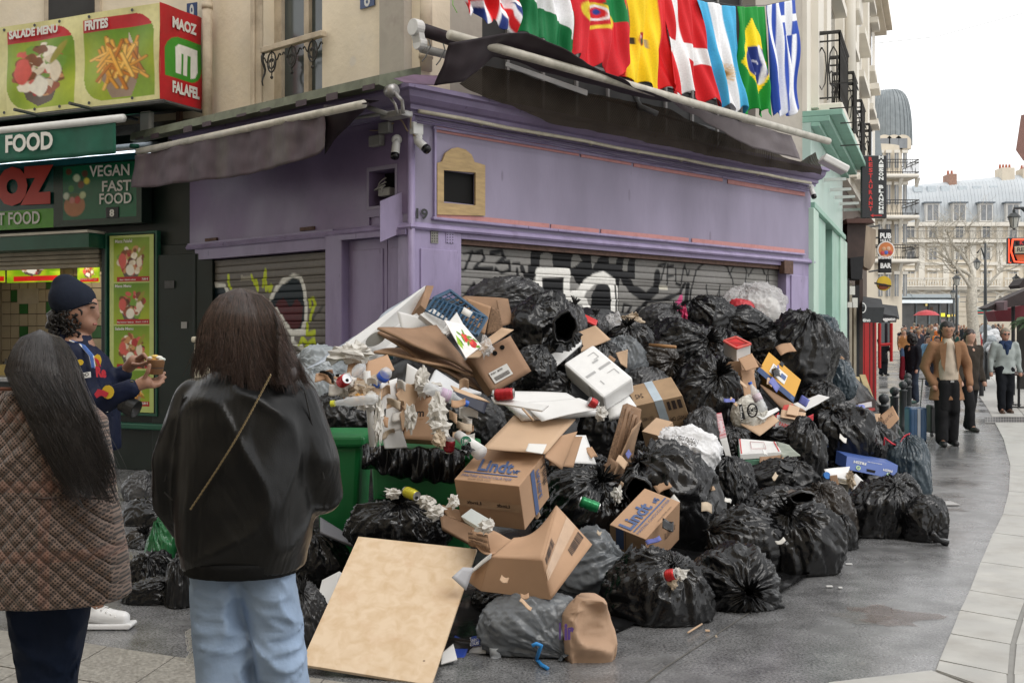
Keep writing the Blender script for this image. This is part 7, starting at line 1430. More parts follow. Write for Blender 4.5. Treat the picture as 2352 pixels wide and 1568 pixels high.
# blue crate
M_crate=mat('crate_blue',(.035,.085,.15),.4,.1,6,.05)
cr=thing('plastic_crate',P(1045,740,YW),'dark blue plastic lattice crate lying tilted near the shop corner','crate')
cq=[P(996,686,YW-.1),P(1034,668,YW+.1),P(1117,730,YW-.1),P(1094,770,YW-.4),P(978,712,YW-.2)]
def lattice(parent,a,b,c,d,n,m,w,name):
 f=bil(a,b,c,d);mb=MB()
 for i in range(n+1):mb.tube([f(i/n,0),f(i/n,1)],w,4)
 for j in range(m+1):mb.tube([f(0,j/m),f(1,j/m)],w,4)
 return mb.build(name,M_crate,parent,kind='stuff')
lattice(cr,cq[0],cq[1],cq[2],P(1083,748,YW-.25),3,9,.006,'side_lattice');lattice(cr,P(1000,684,YW-.15),cq[2]-Vector((0,.1,0)),cq[3],P(980,715,YW-.35),12,3,.007,'long_side');lattice(cr,cq[4],cq[0],P(1083,748,YW-.2),P(1060,775,YW-.3),5,10,.006,'base_lattice')
for a,b in((cq[0],cq[2]),(cq[1],cq[2]),(cq[2],cq[3]),(cq[0],cq[1]),(cq[4],cq[3])):mb=MB();mb.tube([a,b],.016,6);mb.build('rim',M_crate,cr)
sheet('paper_label','',[(1066,705,YW-.5),(1086,717,YW-.5),(1078,730,YW-.52),(1059,719,YW-.52)],M_lab,.002,parent=cr,amp=0,n=2)
quadbox('blue_crate','teal crate just visible under the bent cardboard at the left',[(848,815),(900,805),(905,825),(850,832)],Yp(870,820)-.2,Yp(870,820)-.1,.1,mat('teal_crate',(.02,.10,.13),.4),'crate')
# brown open carton behind
YK=Yp(1120,720)
kb=thing('carton',P(1120,740,YK),'open brown carton with dark corrugated edges standing right of the blue crate','carton')
for q,m_ in(([(1048,690,YK+.2),(1068,679,YK+.3),(1165,687,YK+.3),(1150,720,YK+.2)],KR3),([(1073,685,YK),(1128,704,YK-.1),(1112,770,YK-.15),(1070,735,YK)],KR),([(1128,704,YK-.1),(1145,712,YK),(1155,760,YK),(1118,770,YK-.1)],EDG),([(1140,690,YK+.1),(1166,687,YK+.2),(1179,742,YK+.1),(1152,750,YK)],KR3)):sheet('panel','',q,m_,.01,parent=kb)
mb=MB();mb.lathe(P(1083,705,YK-.04),[(.001,0),(.02,0),(.02,.003),(.001,.003)],12,axis=Vector((0,-1,0)));mb.build('hole',M_black,kb)
# apple printed carton
ap=thing('fruit_carton',P(1060,790,YW-.6),'white fruit carton printed with red apples and green leaves','carton');Ya=YW-.75
ca=Canvas(70,60,(226,222,220));
ca.poly([(0,.62),(.16,.40),(.28,.62),(.1,.8)],(140,180,30))
for x,y,r,c in((.55,.55,.17,(196,28,30)),(.72,.78,.17,(180,24,28))):ca.ell(x,y,r,r*1.0,c,noise=.1);ca.ell(x-.04,y-.05,r*.5,r*.45,(215,60,50))
for x,y,a in((.36,.38,30),(.22,.62,80),(.62,.35,120),(.78,.55,20),(.52,.72,150),(.92,.72,60),(.84,.95,10),(.4,.55,100),(.68,.60,70)):ca.ell(x,y,.10,.05,(110,150,30),a);ca.ell(x,y,.06,.02,(60,100,20),a)
ca.build('printed_panel',bil(P(1020,735,Ya+.1),P(1064,745,Ya+.15),P(1106,795,Ya),P(1070,823,Ya-.12)),printmat('fruit_print',.5,.02),ap,solid=.006)
sheet('flap','',[(1014,762,Ya+.1),(1050,719,Ya+.3),(1064,745,Ya+.15),(1020,738+30,Ya+.05)],WC,.006,parent=ap);sheet('flap','',[(1072,822,Ya-.12),(1116,780,Ya+.1),(1128,790,Ya+.1),(1100,822,Ya)],KR2,.006,parent=ap)
# orange folder box
YL=Yp(1800,870)-.6
bL=thing('archive_box',P(1822,921,YL),'orange archive box with a white label and a dark blue spine lying aslant','box')
fL=bil(P(1766,808,YL+.25),P(1840,872,YL+.2),P(1822,921,YL-.05),P(1742,852,YL))
mb=MB();q=[fL(0,0),fL(1,0),fL(1,1),fL(0,1)];mb.box8(q+[p+Vector((.02,.28,-.12))for p in q]);mb.build('cover',mat('orange_card',(.58,.30,.035),.5,.06,4,.03),bL,bevel=.004)
mb=MB();nv_=Vector((-.1,-.95,.3))*.006;mb.add([fL(-.03,.83)+nv_,fL(1.0,.83)+nv_,fL(1.01,1.06)+nv_,fL(-.03,1.06)+nv_],[(0,1,2,3)]);mb.build('spine',mat('navy_card',(.02,.05,.14),.4),bL,solid=.006)
mb=MB();mb.add([fL(.22,.28)+nv_,fL(.66,.28)+nv_,fL(.66,.70)+nv_,fL(.22,.70)+nv_],[(0,1,2,3)]);lb_=mb.build('label',M_lab,bL)
mb=MB();mb.add([fL(.5,.36)+nv_*1.6,fL(.64,.36)+nv_*1.6,fL(.64,.55)+nv_*1.6,fL(.5,.55)+nv_*1.6],[(0,1,2,3)]);mb.add([fL(.9,.87)+nv_*2,fL(.98,.87)+nv_*2,fL(.98,1.0)+nv_*2,fL(.9,1.0)+nv_*2],[(0,1,2,3)]);mb.build('stamp',M_blue_i,bL)
for i in range(4):mb=MB();mb.add([fL(.26,.34+i*.07)+nv_*1.6,fL(.45,.34+i*.07)+nv_*1.6,fL(.45,.36+i*.07)+nv_*1.6,fL(.26,.36+i*.07)+nv_*1.6],[(0,1,2,3)]);mb.build('text_line',M_ink,bL)
mb=MB();c=fL(.42,.02);mb.add([fL(.36,-.03)+nv_,fL(.46,-.03)+nv_,fL(.46,.12)+nv_,fL(.36,.12)+nv_],[(0,1,2,3)]);mb.build('clip',M_sb,bL,solid=.01)
# red rimmed carton and handled carton
YM=Yp(1700,840)-.5
bM=Box('carton','white carton with a glowing red rim standing open among black bags',(1692,800),(1662,783),(1692,832),(1724,790),YM,WC,bevel=.003);
mb=MB();
for a,b in(((1662,783),(1692,800)),((1692,800),(1724,790)),((1662,783),(1690,774)),((1690,774),(1724,790))):mb.tube([P(*a,YM+.0 if a[0]==1692 else YM+.08),P(*b,YM if b[0]==1692 else YM+.08)],.014,6)
mb.build('red_rim',mat('red_edge',(.62,.10,.08),.5),bM.t);mb=MB();mb.add([bM.pt('ac',.12,.12,.002),bM.pt('ac',.88,.12,.002),bM.pt('ac',.88,.88,.002),bM.pt('ac',.12,.88,.002)],[(0,1,2,3)]);mb.build('red_lining',mat('red_lining',(.55,.02,.02),.5),bM.t)
bN=Box('carton','narrow brown carton with open flaps below the red rimmed one',(1700,828),(1662,832),(1712,900),(1735,836),YM-.1,KR)
sheet('flap','',[(1695,826,YM-.15),(1727,812,YM-.1),(1743,842,YM-.3),(1712,852,YM-.32)],KR,.006,parent=bN.t);sheet('flap','',[(1724,812,YM),(1738,828,YM),(1752,842,YM-.1),(1735,845,YM)],KR3,.006,parent=bN.t);sheet('flap','',[(1700,850,YM-.2),(1730,850,YM-.15),(1743,915,YM-.25),(1712,925,YM-.3)],KR,.006,parent=bN.t)
# torn red/white carton
YN=Yp(1800,975)-.4
bO=Box('carton','torn white and red carton with ripped brown flaps, above the pizza box',(1830,1000),(1780,978),(1828,1012),(1864,960),YN,WC,bevel=.003)
bO2=bil(P(1785,952,YN+.05),P(1842,962,YN),P(1828,1010,YN-.03),P(1778,992,YN));mb=MB();mb.grid(bO2,4,4);mb.build('front_panel',WC,bO.t,solid=.006)
text('PAPIER',bO2(.12,.55)+Vector((0,-.02,0)),bO2(.7,.6)+Vector((0,-.02,0)),bO2(.12,.35)+Vector((0,-.02,0)),M_rk,bO.t,.004,.03)
for q,m_ in(([(1745,985,YN+.1),(1788,945,YN+.1),(1782,992,YN),(1762,992,YN)],mat('red_card',(.45,.02,.03),.5)),([(1842,962,YN),(1866,950,YN+.1),(1866,975,YN+.1),(1832,1010,YN-.02)],MATS['red_card']),([(1795,940,YN+.15),(1850,950,YN+.15),(1848,968,YN-.05),(1792,958,YN-.02)],KR2),([(1812,930,YN+.2),(1836,938,YN+.2),(1832,955,YN),(1806,950,YN)],KR2),([(1800,932,YN+.25),(1822,930,YN+.25),(1815,942,YN+.15),(1795,945,YN+.15)],mat('bright_red',(.55,.06,.05),.5))):sheet('torn_flap','',q,m_,.006,parent=bO.t,amp=.02)
# striped little carton
YS=Yp(1655,975)-.45
sc_=Canvas(26,60,(225,215,218));
for k in range(22):sc_.rect(0,k/22,1,k/22+.02,(190,40,60))
sc_.rect(.3,.3,.75,.75,(225,205,210))
sx=thing('striped_carton',P(1665,1003,YS),'narrow pink and red striped pastry carton standing on end','carton')
sc_.build('front_panel',bil(P(1646,949,YS),P(1657,947,YS),P(1669,1003,YS-.05),P(1653,1008,YS-.05)),printmat('stripe_print',.5,.02),sx,solid=.004);sheet('side_panel','',[(1631,978,YS+.1),(1646,949,YS),(1653,1008,YS-.05),(1640,1000,YS+.05)],mat('pale_pink',(.62,.42,.45),.5),.004,parent=sx);sheet('base_strip','',[(1653,1008,YS-.05),(1669,1003,YS-.05),(1682,1060,YS-.1),(1672,1062,YS-.1)],WC,.004,parent=sx)
# pizza box
YZ=Yp(1745,1030)-.45
pzb=thing('pizza_box',P(1745,1046,YZ),'white pizza box with red and green edges lying on black bags','pizza box')
fz=bil(P(1696,1006,YZ+.35),P(1782,1014,YZ+.35),P(1795,1037,YZ),P(1700,1043,YZ));q=[fz(0,0),fz(1,0),fz(1,1),fz(0,1)]
mb=MB();mb.box8(q+[p-Vector((0,0,.045))for p in q]);mb.build('lid',WC,pzb,bevel=.003)
for a0,a1,m_ in((.02,.05,M_rk),(.93,.96,M_rk)):mb=MB();up_=Vector((0,0,.003));mb.add([fz(a0,.03)+up_,fz(a1,.03)+up_,fz(a1,.97)+up_,fz(a0,.97)+up_],[(0,1,2,3)]);mb.build('printed_stripe',m_,pzb)
mb=MB();lz=[fz(.3,.2),fz(.66,.2),fz(.66,.7),fz(.3,.7),fz(.3,.2)];mb.tube([p+Vector((0,0,.004))for p in lz],.003,4);mb.build('printed_frame',mat('pink_ink',(.55,.35,.35),.6),pzb)
q2=[p-Vector((0,0,.05))for p in(fz(-.02,.0),fz(1.05,0),fz(1.03,1.05),fz(-.02,1.05))];mb=MB();mb.box8(q2+[p-Vector((0,.0,.04))for p in q2]);mb.build('tray',mat('green_card',(.10,.22,.15),.6,.3,9),pzb)
sheet('crumpled_card','crumpled grey green card to the right of the pizza box',[(1783,1014,YZ+.3),(1812,1020,YZ+.2),(1838,1045,YZ-.1),(1797,1055,YZ-.1)],mat('greyish_card',(.30,.33,.28),.7,.3,9),.01,amp=.03);sheet('torn_kraft','torn brown liner hanging under the pizza box',[(1745,1048,YZ-.05),(1800,1044,YZ-.02),(1798,1060,YZ-.08),(1745,1062,YZ-.1)],KR3,.008,amp=.03)
# blue fresh carton (print upside down)
YQ=Yp(2000,1075)-.45
bq=thing('blue_carton',P(2000,1100,YQ),'blue carton with white upside down print and an oval handle slot','carton')
fq=bil(P(1945,1047,YQ),P(2063,1068,YQ+.05),P(2058,1101,YQ-.03),P(1942,1077,YQ-.08));q=[fq(0,0),fq(1,0),fq(1,1),fq(0,1)];nq=Vector((0,-1,0))*.005
mb=MB();mb.box8(q+[p+Vector((0,.35,.02))for p in q]);mb.build('carton_body',mat('blue_card',(.055,.105,.32),.5,.05,5,.02),bq,bevel=.004)
def qt(s,x0,x1,yb,yt,m=Mlt,b=.02):text(s,fq(x0,yb)+nq,fq(x1,yb)+nq,fq(x0,yt)+nq,m,bq,.002,b)
qt('FRESH',.38,.14,.22,.42);qt('FRESH',.90,.72,.42,.58);qt('produce of the day',.68,.4,.10,.18)
mb=MB();mb.add([fq(.40,.66)+nq,fq(.58,.66)+nq,fq(.57,.84)+nq,fq(.41,.84)+nq],[(0,1,2,3)]);mb.build('handle_slot',M_black,bq)
Mgl=mat('lime_print',(.45,.6,.35),.5,0,bump=0)
for cx_,cy_ in((.24,.72),(.84,.80)):mb=MB();mb.tube([fq(cx_+.035*math.cos(t),cy_+.13*math.sin(t))+nq for t in np.linspace(0,6.28,14)],.006,4);mb.tube([fq(cx_-.02,cy_)+nq,fq(cx_+.02,cy_)+nq],.005,4);mb.build('round_logo',Mgl,bq)
# white bucket and cup litter
YU=Yp(1920,1105)-.5
bu=thing('paper_bucket',P(1925,1130,YU),'large cream paper bucket stuffed with waste, left of the blue carton','bucket');c=P(1924,1134,YU);mb=MB();mb.lathe(c,[(.07,0),(.085,.13),(.088,.13),(.085,.135),(.08,.12)],20,axis=Vector((.15,-.3,1)));mb.build('bucket_body',mat('cream_paper',(.60,.54,.42),.6),bu,smooth=True)
sheet('napkin','white napkin spread over the cream bucket',[(1892,1078,YU),(1952,1072,YU+.05),(1945,1098,YU-.12),(1900,1092,YU-.1)],mat('napkin',(.70,.69,.68),.85),.003,cat='napkin',amp=.03);sheet('corrugated_scrap','brown corrugated scrap leaning on the cream bucket',[(1905,1092,YU-.13),(1922,1090,YU-.13),(1928,1120,YU-.16),(1910,1122,YU-.16)],KR3,.008)
mb=MB();mb.lathe(P(1897,1092,YU-.12),[(.001,0),(.03,0),(.03,.02),(.001,.02)],14,axis=Vector((.3,-1,.3)));mb.build('bottle_cap',mat('cap_blue',(.02,.16,.5),.35),label='bright blue plastic cap by the cream bucket',cat='cap')
# far right carton and torn brown box
YR=Yp(2020,940)-.2
r1=thing('dark_printed_carton',P(1985,965,YR),'dark printed carton with a white label just left of the first bollard','carton')
fr_=bil(P(1948,930,YR),P(2010,915,YR),P(2012,945,YR-.05),P(1950,948,YR-.05));cvr=Canvas(40,22,(45,26,22));cvr.rect(.38,.15,.86,.6,(205,200,200));cvr.ell(.2,.3,.12,.25,(40,90,40),noise=.5);cvr.rect(.72,.7,.95,.95,(150,40,35));cvr.rect(.1,.8,.6,.86,(180,160,120));cvr.build('printed_panel',fr_,printmat('dark_print',.5,.02),r1,solid=.01)
r2=thing('torn_brown_box',P(2035,1000,YR-.5),'torn brown box with faded lettering leaning on the first bollard','carton')
for q,m_ in(([(1985,952,YR-.1),(2022,950,YR-.1),(2020,975,YR-.2),(1990,975,YR-.2)],KR2),([(2022,955,YR-.3),(2050,932,YR-.3),(2066,962,YR-.4),(2038,990,YR-.45)],KR),([(2018,958,YR-.3),(2026,962,YR-.35),(2038,1010,YR-.5),(2018,990,YR-.4)],KR3)):sheet('panel','',q,m_,.01,parent=r2,amp=.02)
text('imparfait',P(2030,978,YR-.5),P(2052,955,YR-.48),P(2024,968,YR-.5),M_ink,r2,.004,0)
# folded cardboard bundle
YY=Yp(1430,1010)-.75
bdl=thing('cardboard_bundle',P(1400,1100,YY),'upright bundle of folded brown cardboard showing its corrugated edges','cardboard')
for k in range(5):
 x=k*9;sheet('board','',[(1432+x*.9,930+k*7,YY+.05*k),(1442+x*.8,926+k*9,YY+.1+.05*k),(1402+x*1.1,1098+k*2,YY-.1+.04*k),(1383+x*1.1,1102+k*2,YY-.15+.04*k)],EDG if k%2==0 else KR3,.010,parent=bdl,amp=.006)
sheet('board','',[(1452,985,YY-.05),(1474,965,YY+.2),(1456,1030,YY+.1),(1404,1106,YY-.2)],mat('printed_kraft',(.30,.19,.115),.8,.12,20),.01,parent=bdl,amp=.008);sheet('board','',[(1440,926,YY+.25),(1472,940,YY+.3),(1470,985,YY+.2),(1425,1060,YY+.1)],KR3,.01,parent=bdl)
# white paper sack and kraft carton behind
YPk=Yp(1570,1030)-.7
bag('white paper sack printed in grey, lying on its side above the tall sagging bag',1514,1646,984,1080,mat('white_paper',(.66,.66,.67),.6,.08,8,.35,25,bd=.02),(-.9,-.2,.45),'open',Y=YPk,name='paper_sack',cat='paper bag',group=None,dr=.9,amp=1.4)
bP=Box('carton','kraft carton with a cord handle behind the white paper sack',(1512,1000),(1474,990),(1520,1035),(1545,968),YPk+.3,KR2,bevel=.003)
text('VOTRE CADEAU',P(1545,1012,YPk-.24),P(1600,1024,YPk-.26),P(1550,996,YPk-.26),M_ink,bP.t,.01,.0)
# white paper tote with black logo
YT_=Yp(1720,945)-.45
bag('cream plastic carrier bag with black lettering tied up in the centre right',1685,1755,912,978,mat('cream_plastic',(.58,.56,.50),.4,.08,8,.3,20,bd=.02),(.3,-.3,.2),'open',Y=YT_,name='carrier_bag',cat='carrier bag',group=None,dr=.8)
tt=thing('bag_print',P(1715,945,YT_-.34),'black logo print on the cream carrier bag','print')
lp_=lambda x,y:P(x,y,YT_-.36)
mb=MB();mb.add([lp_(1697,930),lp_(1704,927),lp_(1712,962),lp_(1702,966)],[(0,1,2,3)]);mb.build('black_patch',M_sb,tt,solid=.003);text('Locker',lp_(1701,963)-Vector((0,.006,0)),lp_(1699,932)-Vector((0,.006,0)),lp_(1706,962)-Vector((0,.006,0)),M_lab,tt,.004,.02)
mb=MB();mb.tube([lp_(1728+11*math.cos(t),942+15*math.sin(t))for t in np.linspace(0,6.28,18)],.008,5);mb.build('ring',M_sb,tt);text('EMIE',lp_(1720,950),lp_(1737,945),lp_(1719,938),M_sb,tt,.002,.03)
# brown paper sack at the very front
YX=5.55
sk=loft([(P((a+b)/2,y,YX),(b-a)/2*YX/FD,.10,.2,3.2)for y,a,b in((1543,1312,1392),(1530,1296,1396),(1490,1287,1404),(1440,1284,1406),(1408,1290,1397),(1385,1306,1385),(1368,1324,1374))],40)
b_=[];mb=MB()
A=np.array([tuple(v)for v in sk.v]).reshape(7,40,3);T7=np.linspace(0,6,60);A=np.stack([np.stack([np.interp(T7,range(7),A[:,k,c])for c in range(3)],-1)for k in range(40)],1).reshape(-1,3)
w_=A+.1*np.stack([pn(A,4,i*9)for i in range(3)],1);A=A+(.055*np.maximum(ridge(w_*np.array([1,1,.5]),5,3),-.1)**3+.02*pn(A,6)+.012*np.maximum(ridge(w_,11,7),0)**2)[:,None]*np.array([[.3,-1,.1]])
mb.v=[tuple(v)for v in A];mb.f=[(j*40+k,j*40+(k+1)%40,(j+1)*40+(k+1)%40,(j+1)*40+k)for j in range(59)for k in range(40)]+[tuple(59*40+k for k in range(40))];mb.m=[0]*len(mb.f)
mb.build('paper_sack',mat('kraft_sack',(.42,.275,.18),.7,.08,6,.2,30,bd=.01),smooth=True,label='kraft paper sack with purple lettering standing at the front edge of the pile',cat='paper bag')
pr_=thing('sack_print',P(1300,1450,YX-.24),'purple lettering on the kraft paper sack at the front','print');Mpu=mat('purple_ink',(.10,.05,.22),.6,0,bump=0)
text('ir',P(1296,1468,YX-.24),P(1318,1466,YX-.24),P(1296,1430,YX-.24),Mpu,pr_,.01,.05);text('l',P(1284,1466,YX-.22),P(1288,1466,YX-.22),P(1284,1428,YX-.22),Mpu,pr_,.01,.03)
# plywood
pw_=thing('plywood_board',P(850,1545,5.3),'large bare plywood board leaning against the pile at the front','board')
TL_,TR_,BR_,BL_=P(823,1231,6.05),P(1096,1260,5.95),G(991,1580),G(688,1525)
BR_=P(991,1572,5.10);n_=(TR_-TL_).cross(BR_-TR_);d_=P(690,1524,1)-Vector((0,0,HC));BL_=Vector((0,0,HC))+d_*((TL_-Vector((0,0,HC))).dot(n_)/d_.dot(n_))
def plym():
 m,t,b=newmat('plywood');N=t.nodes.new;L=t.links.new;g=N('ShaderNodeNewGeometry');mp=N('ShaderNodeMapping');mp.inputs['Scale'].default_value=(7,7,1.1);mp.inputs['Rotation'].default_value=(0,R(8),0);L(g.outputs['Position'],mp.inputs['Vector'])
 n=N('ShaderNodeTexNoise');n.inputs['Scale'].default_value=2.2;n.inputs['Detail'].default_value=8;n.inputs['Distortion'].default_value=.5;L(mp.outputs[0],n.inputs['Vector'])
 r=N('ShaderNodeValToRGB');r.color_ramp.elements[0].position=.3;r.color_ramp.elements[0].color=(.56,.40,.24,1);r.color_ramp.elements[1].position=.62;r.color_ramp.elements[1].color=(.66,.51,.35,1);L(n.outputs['Fac'],r.inputs[0])
 n2=N('ShaderNodeTexNoise');n2.inputs['Scale'].default_value=5;n2.inputs['Detail'].default_value=6;L(g.outputs['Position'],n2.inputs['Vector']);r2=N('ShaderNodeMapRange');r2.inputs['From Min'].default_value=.56;r2.inputs['From Max'].default_value=.75;r2.inputs['To Max'].default_value=.35;L(n2.outputs['Fac'],r2.inputs['Value'])
 m1=N('ShaderNodeMix');m1.data_type='RGBA';L(r2.outputs[0],m1.inputs[0]);L(r.outputs[0],m1.inputs[6]);m1.inputs[7].default_value=(.42,.19,.06,1)
 v=N('ShaderNodeTexVoronoi');v.inputs['Scale'].default_value=7;L(g.outputs['Position'],v.inputs['Vector']);r3=N('ShaderNodeMapRange');r3.inputs['From Min'].default_value=.03;r3.inputs['From Max'].default_value=.05;r3.inputs['To Min'].default_value=.8;r3.inputs['To Max'].default_value=0;L(v.outputs['Distance'],r3.inputs['Value'])
 m2=N('ShaderNodeMix');m2.data_type='RGBA';L(r3.outputs[0],m2.inputs[0]);L(m1.outputs[2],m2.inputs[6]);m2.inputs[7].default_value=(.10,.05,.03,1);L(m2.outputs[2],b.inputs['Base Color']);b.inputs['Roughness'].default_value=.6
 bp=N('ShaderNodeBump');bp.inputs['Strength'].default_value=.15;bp.inputs['Distance'].default_value=.004;L(n.outputs['Fac'],bp.inputs['Height']);L(bp.outputs[0],b.inputs['Normal']);return m
q=[TL_,TR_,BR_,BL_];nn=(TR_-TL_).cross(BL_-TL_).normalized();nn=nn if nn.y>0 else-nn
mb=MB();mb.box8(q+[p+nn*.016 for p in q]);mb.build('sheet',plym(),pw_,bevel=.002)
for x,y in((842,1291),(1078,1283),(972,1535),(700+34,1485)):mb=MB();f_=min(1,(y-1231)/330);mb.lathe(P(x,y,6.03-.72*f_)-Vector((0,.01,0)),[(.001,0),(.006,0),(.006,.006),(.001,.006)],8,axis=-nn);mb.build('screw',M_steel,pw_)
quadbox('book','white lettered carton edge standing beside the plywood board',[(757,1405),(780,1310),(790,1318),(768,1425)],5.9,6.2,.12,WC,'carton')
# ---------------------------------------------------------------- wheelie bins
M_bin=mat('bin_green',(.012,.16,.045),.38,.12,5,.08,50,dirt=.25,dirtcol=(.03,.09,.03),ds=5,rvar=.08)
def bin_(x0,x1,yrim,Y,zt,lb,dx=0):
 t=thing('wheelie_bin',Vector(((pxX(x0,Y)+pxX(x1,Y))/2,Y,0)),lb,'bin','green wheelie bins under the rubbish');X0_,X1_=pxX(x0,Y),pxX(x1,Y);D_=.62
 mb=MB();i_=.035;mb.box8([(X0_+i_,Y+i_,.12),(X1_-i_,Y+i_,.12),(X1_-i_,Y+D_-.08,.12),(X0_+i_,Y+D_-.08,.12),(X0_+.0,Y-.01,zt-.06),(X1_,Y-.01,zt-.06),(X1_,Y+D_,zt-.06),(X0_,Y+D_,zt-.06)]);mb.build('tub',M_bin,t,bevel=.03)
 mb=MB();mb.box((X0_-.03,Y-.045,zt-.07),(X1_+.03,Y+D_+.03,zt-.0));mb.build('rim',M_bin,t,bevel=.02)
 for x in(X0_+.08,X1_-.08):mb=MB();mb.tube([(x-.03,Y+D_-.05,.1),(x+.03,Y+D_-.05,.1)],.1,16);mb.build('wheel',M_blk,t)
 return t
def zat(py,Y):return HC-(py-HY)*Y/FD
YBn=6.95
b1=bin_(722,828,1002,YBn+.15,zat(1000,YBn+.15),'green wheelie bin at the left, half behind the leather jacket')
b2=bin_(852,1086,1030,YBn-.25,zat(1028,YBn-.25),'wide green wheelie bin whose rim is wrapped in black film')
mb=MB();u=P(846,1025,YBn-.33)
def film(a,b):
 x=832+a*236;y=(1022+a*10)+b*(50+16*math.sin(3*a)+22*a);return P(x,y,YBn-.36-.06*math.sin(math.pi*b))+Vector((0,.03*math.sin(a*23+b*5)+.015*math.sin(a*61),.008*math.sin(a*37+4*b)))
mb.grid(film,90,14);mb.build('black_film',B2,b2,smooth=True,solid=.003)
mb=wboxpx(FL,10,10,12,12,0,.01);
# pole
mb=MB();pa_=P(842,852,YBn-.42);pb_=P(857,1025,YBn-.42);mb.tube([pa_,pb_],.022,12);po=mb.build('fluorescent_tube',M_white,smooth=True,label='white tube standing upright in front of the left green bin',cat='tube')
# white tall carton + 'am' carton
YG=YBn-.35
wbx=thing('white_carton',P(905,1030,YG),'tall opened white carton with grey printed base in the wide bin','carton')
for q,m_ in(([(873,880,YG),(912,868,YG+.1),(926,985,YG),(876,1000,YG-.05)],WC),([(910,880,YG+.05),(924,872,YG+.12),(932,985,YG+.08),(925,990,YG)],KR3),([(876,1000,YG-.05),(922,984,YG),(936,1028,YG-.03),(884,1030,YG-.08)],mat('grey_print_card',(.45,.45,.44),.6)),([(908,905,YG-.02),(936,880,YG+.02),(968,890,YG+.1),(940,960,YG-.02)],KR2),([(918,950,YG-.02),(938,925,YG),(934,975,YG),(924,990,YG-.02)],KR2)):sheet('panel','',q,m_,.006,parent=wbx,amp=.006)
bAm=Box('carton','kraft carton with small dark lettering standing in the wide bin',(991,1010),(925,1006),(996,1022),(1020,908),YG+.02,KR,bevel=.003)
sheet('front_panel','',[(947,911,YG+.12),(1020,907,YG+.14),(992,1011,YG-.02),(924,1007,YG-.02)],KR,.006,parent=bAm.t,amp=.004);text('am',P(946,957,YG-.0),P(974,956,YG-.0),P(947,944,YG-.0),M_ink,bAm.t,.02,.03);text('de vous',P(950,964,YG-.02),P(972,963,YG-.02),P(950,960,YG-.02),mat('gold_ink',(.4,.22,.05),.6),bAm.t,.02,0)
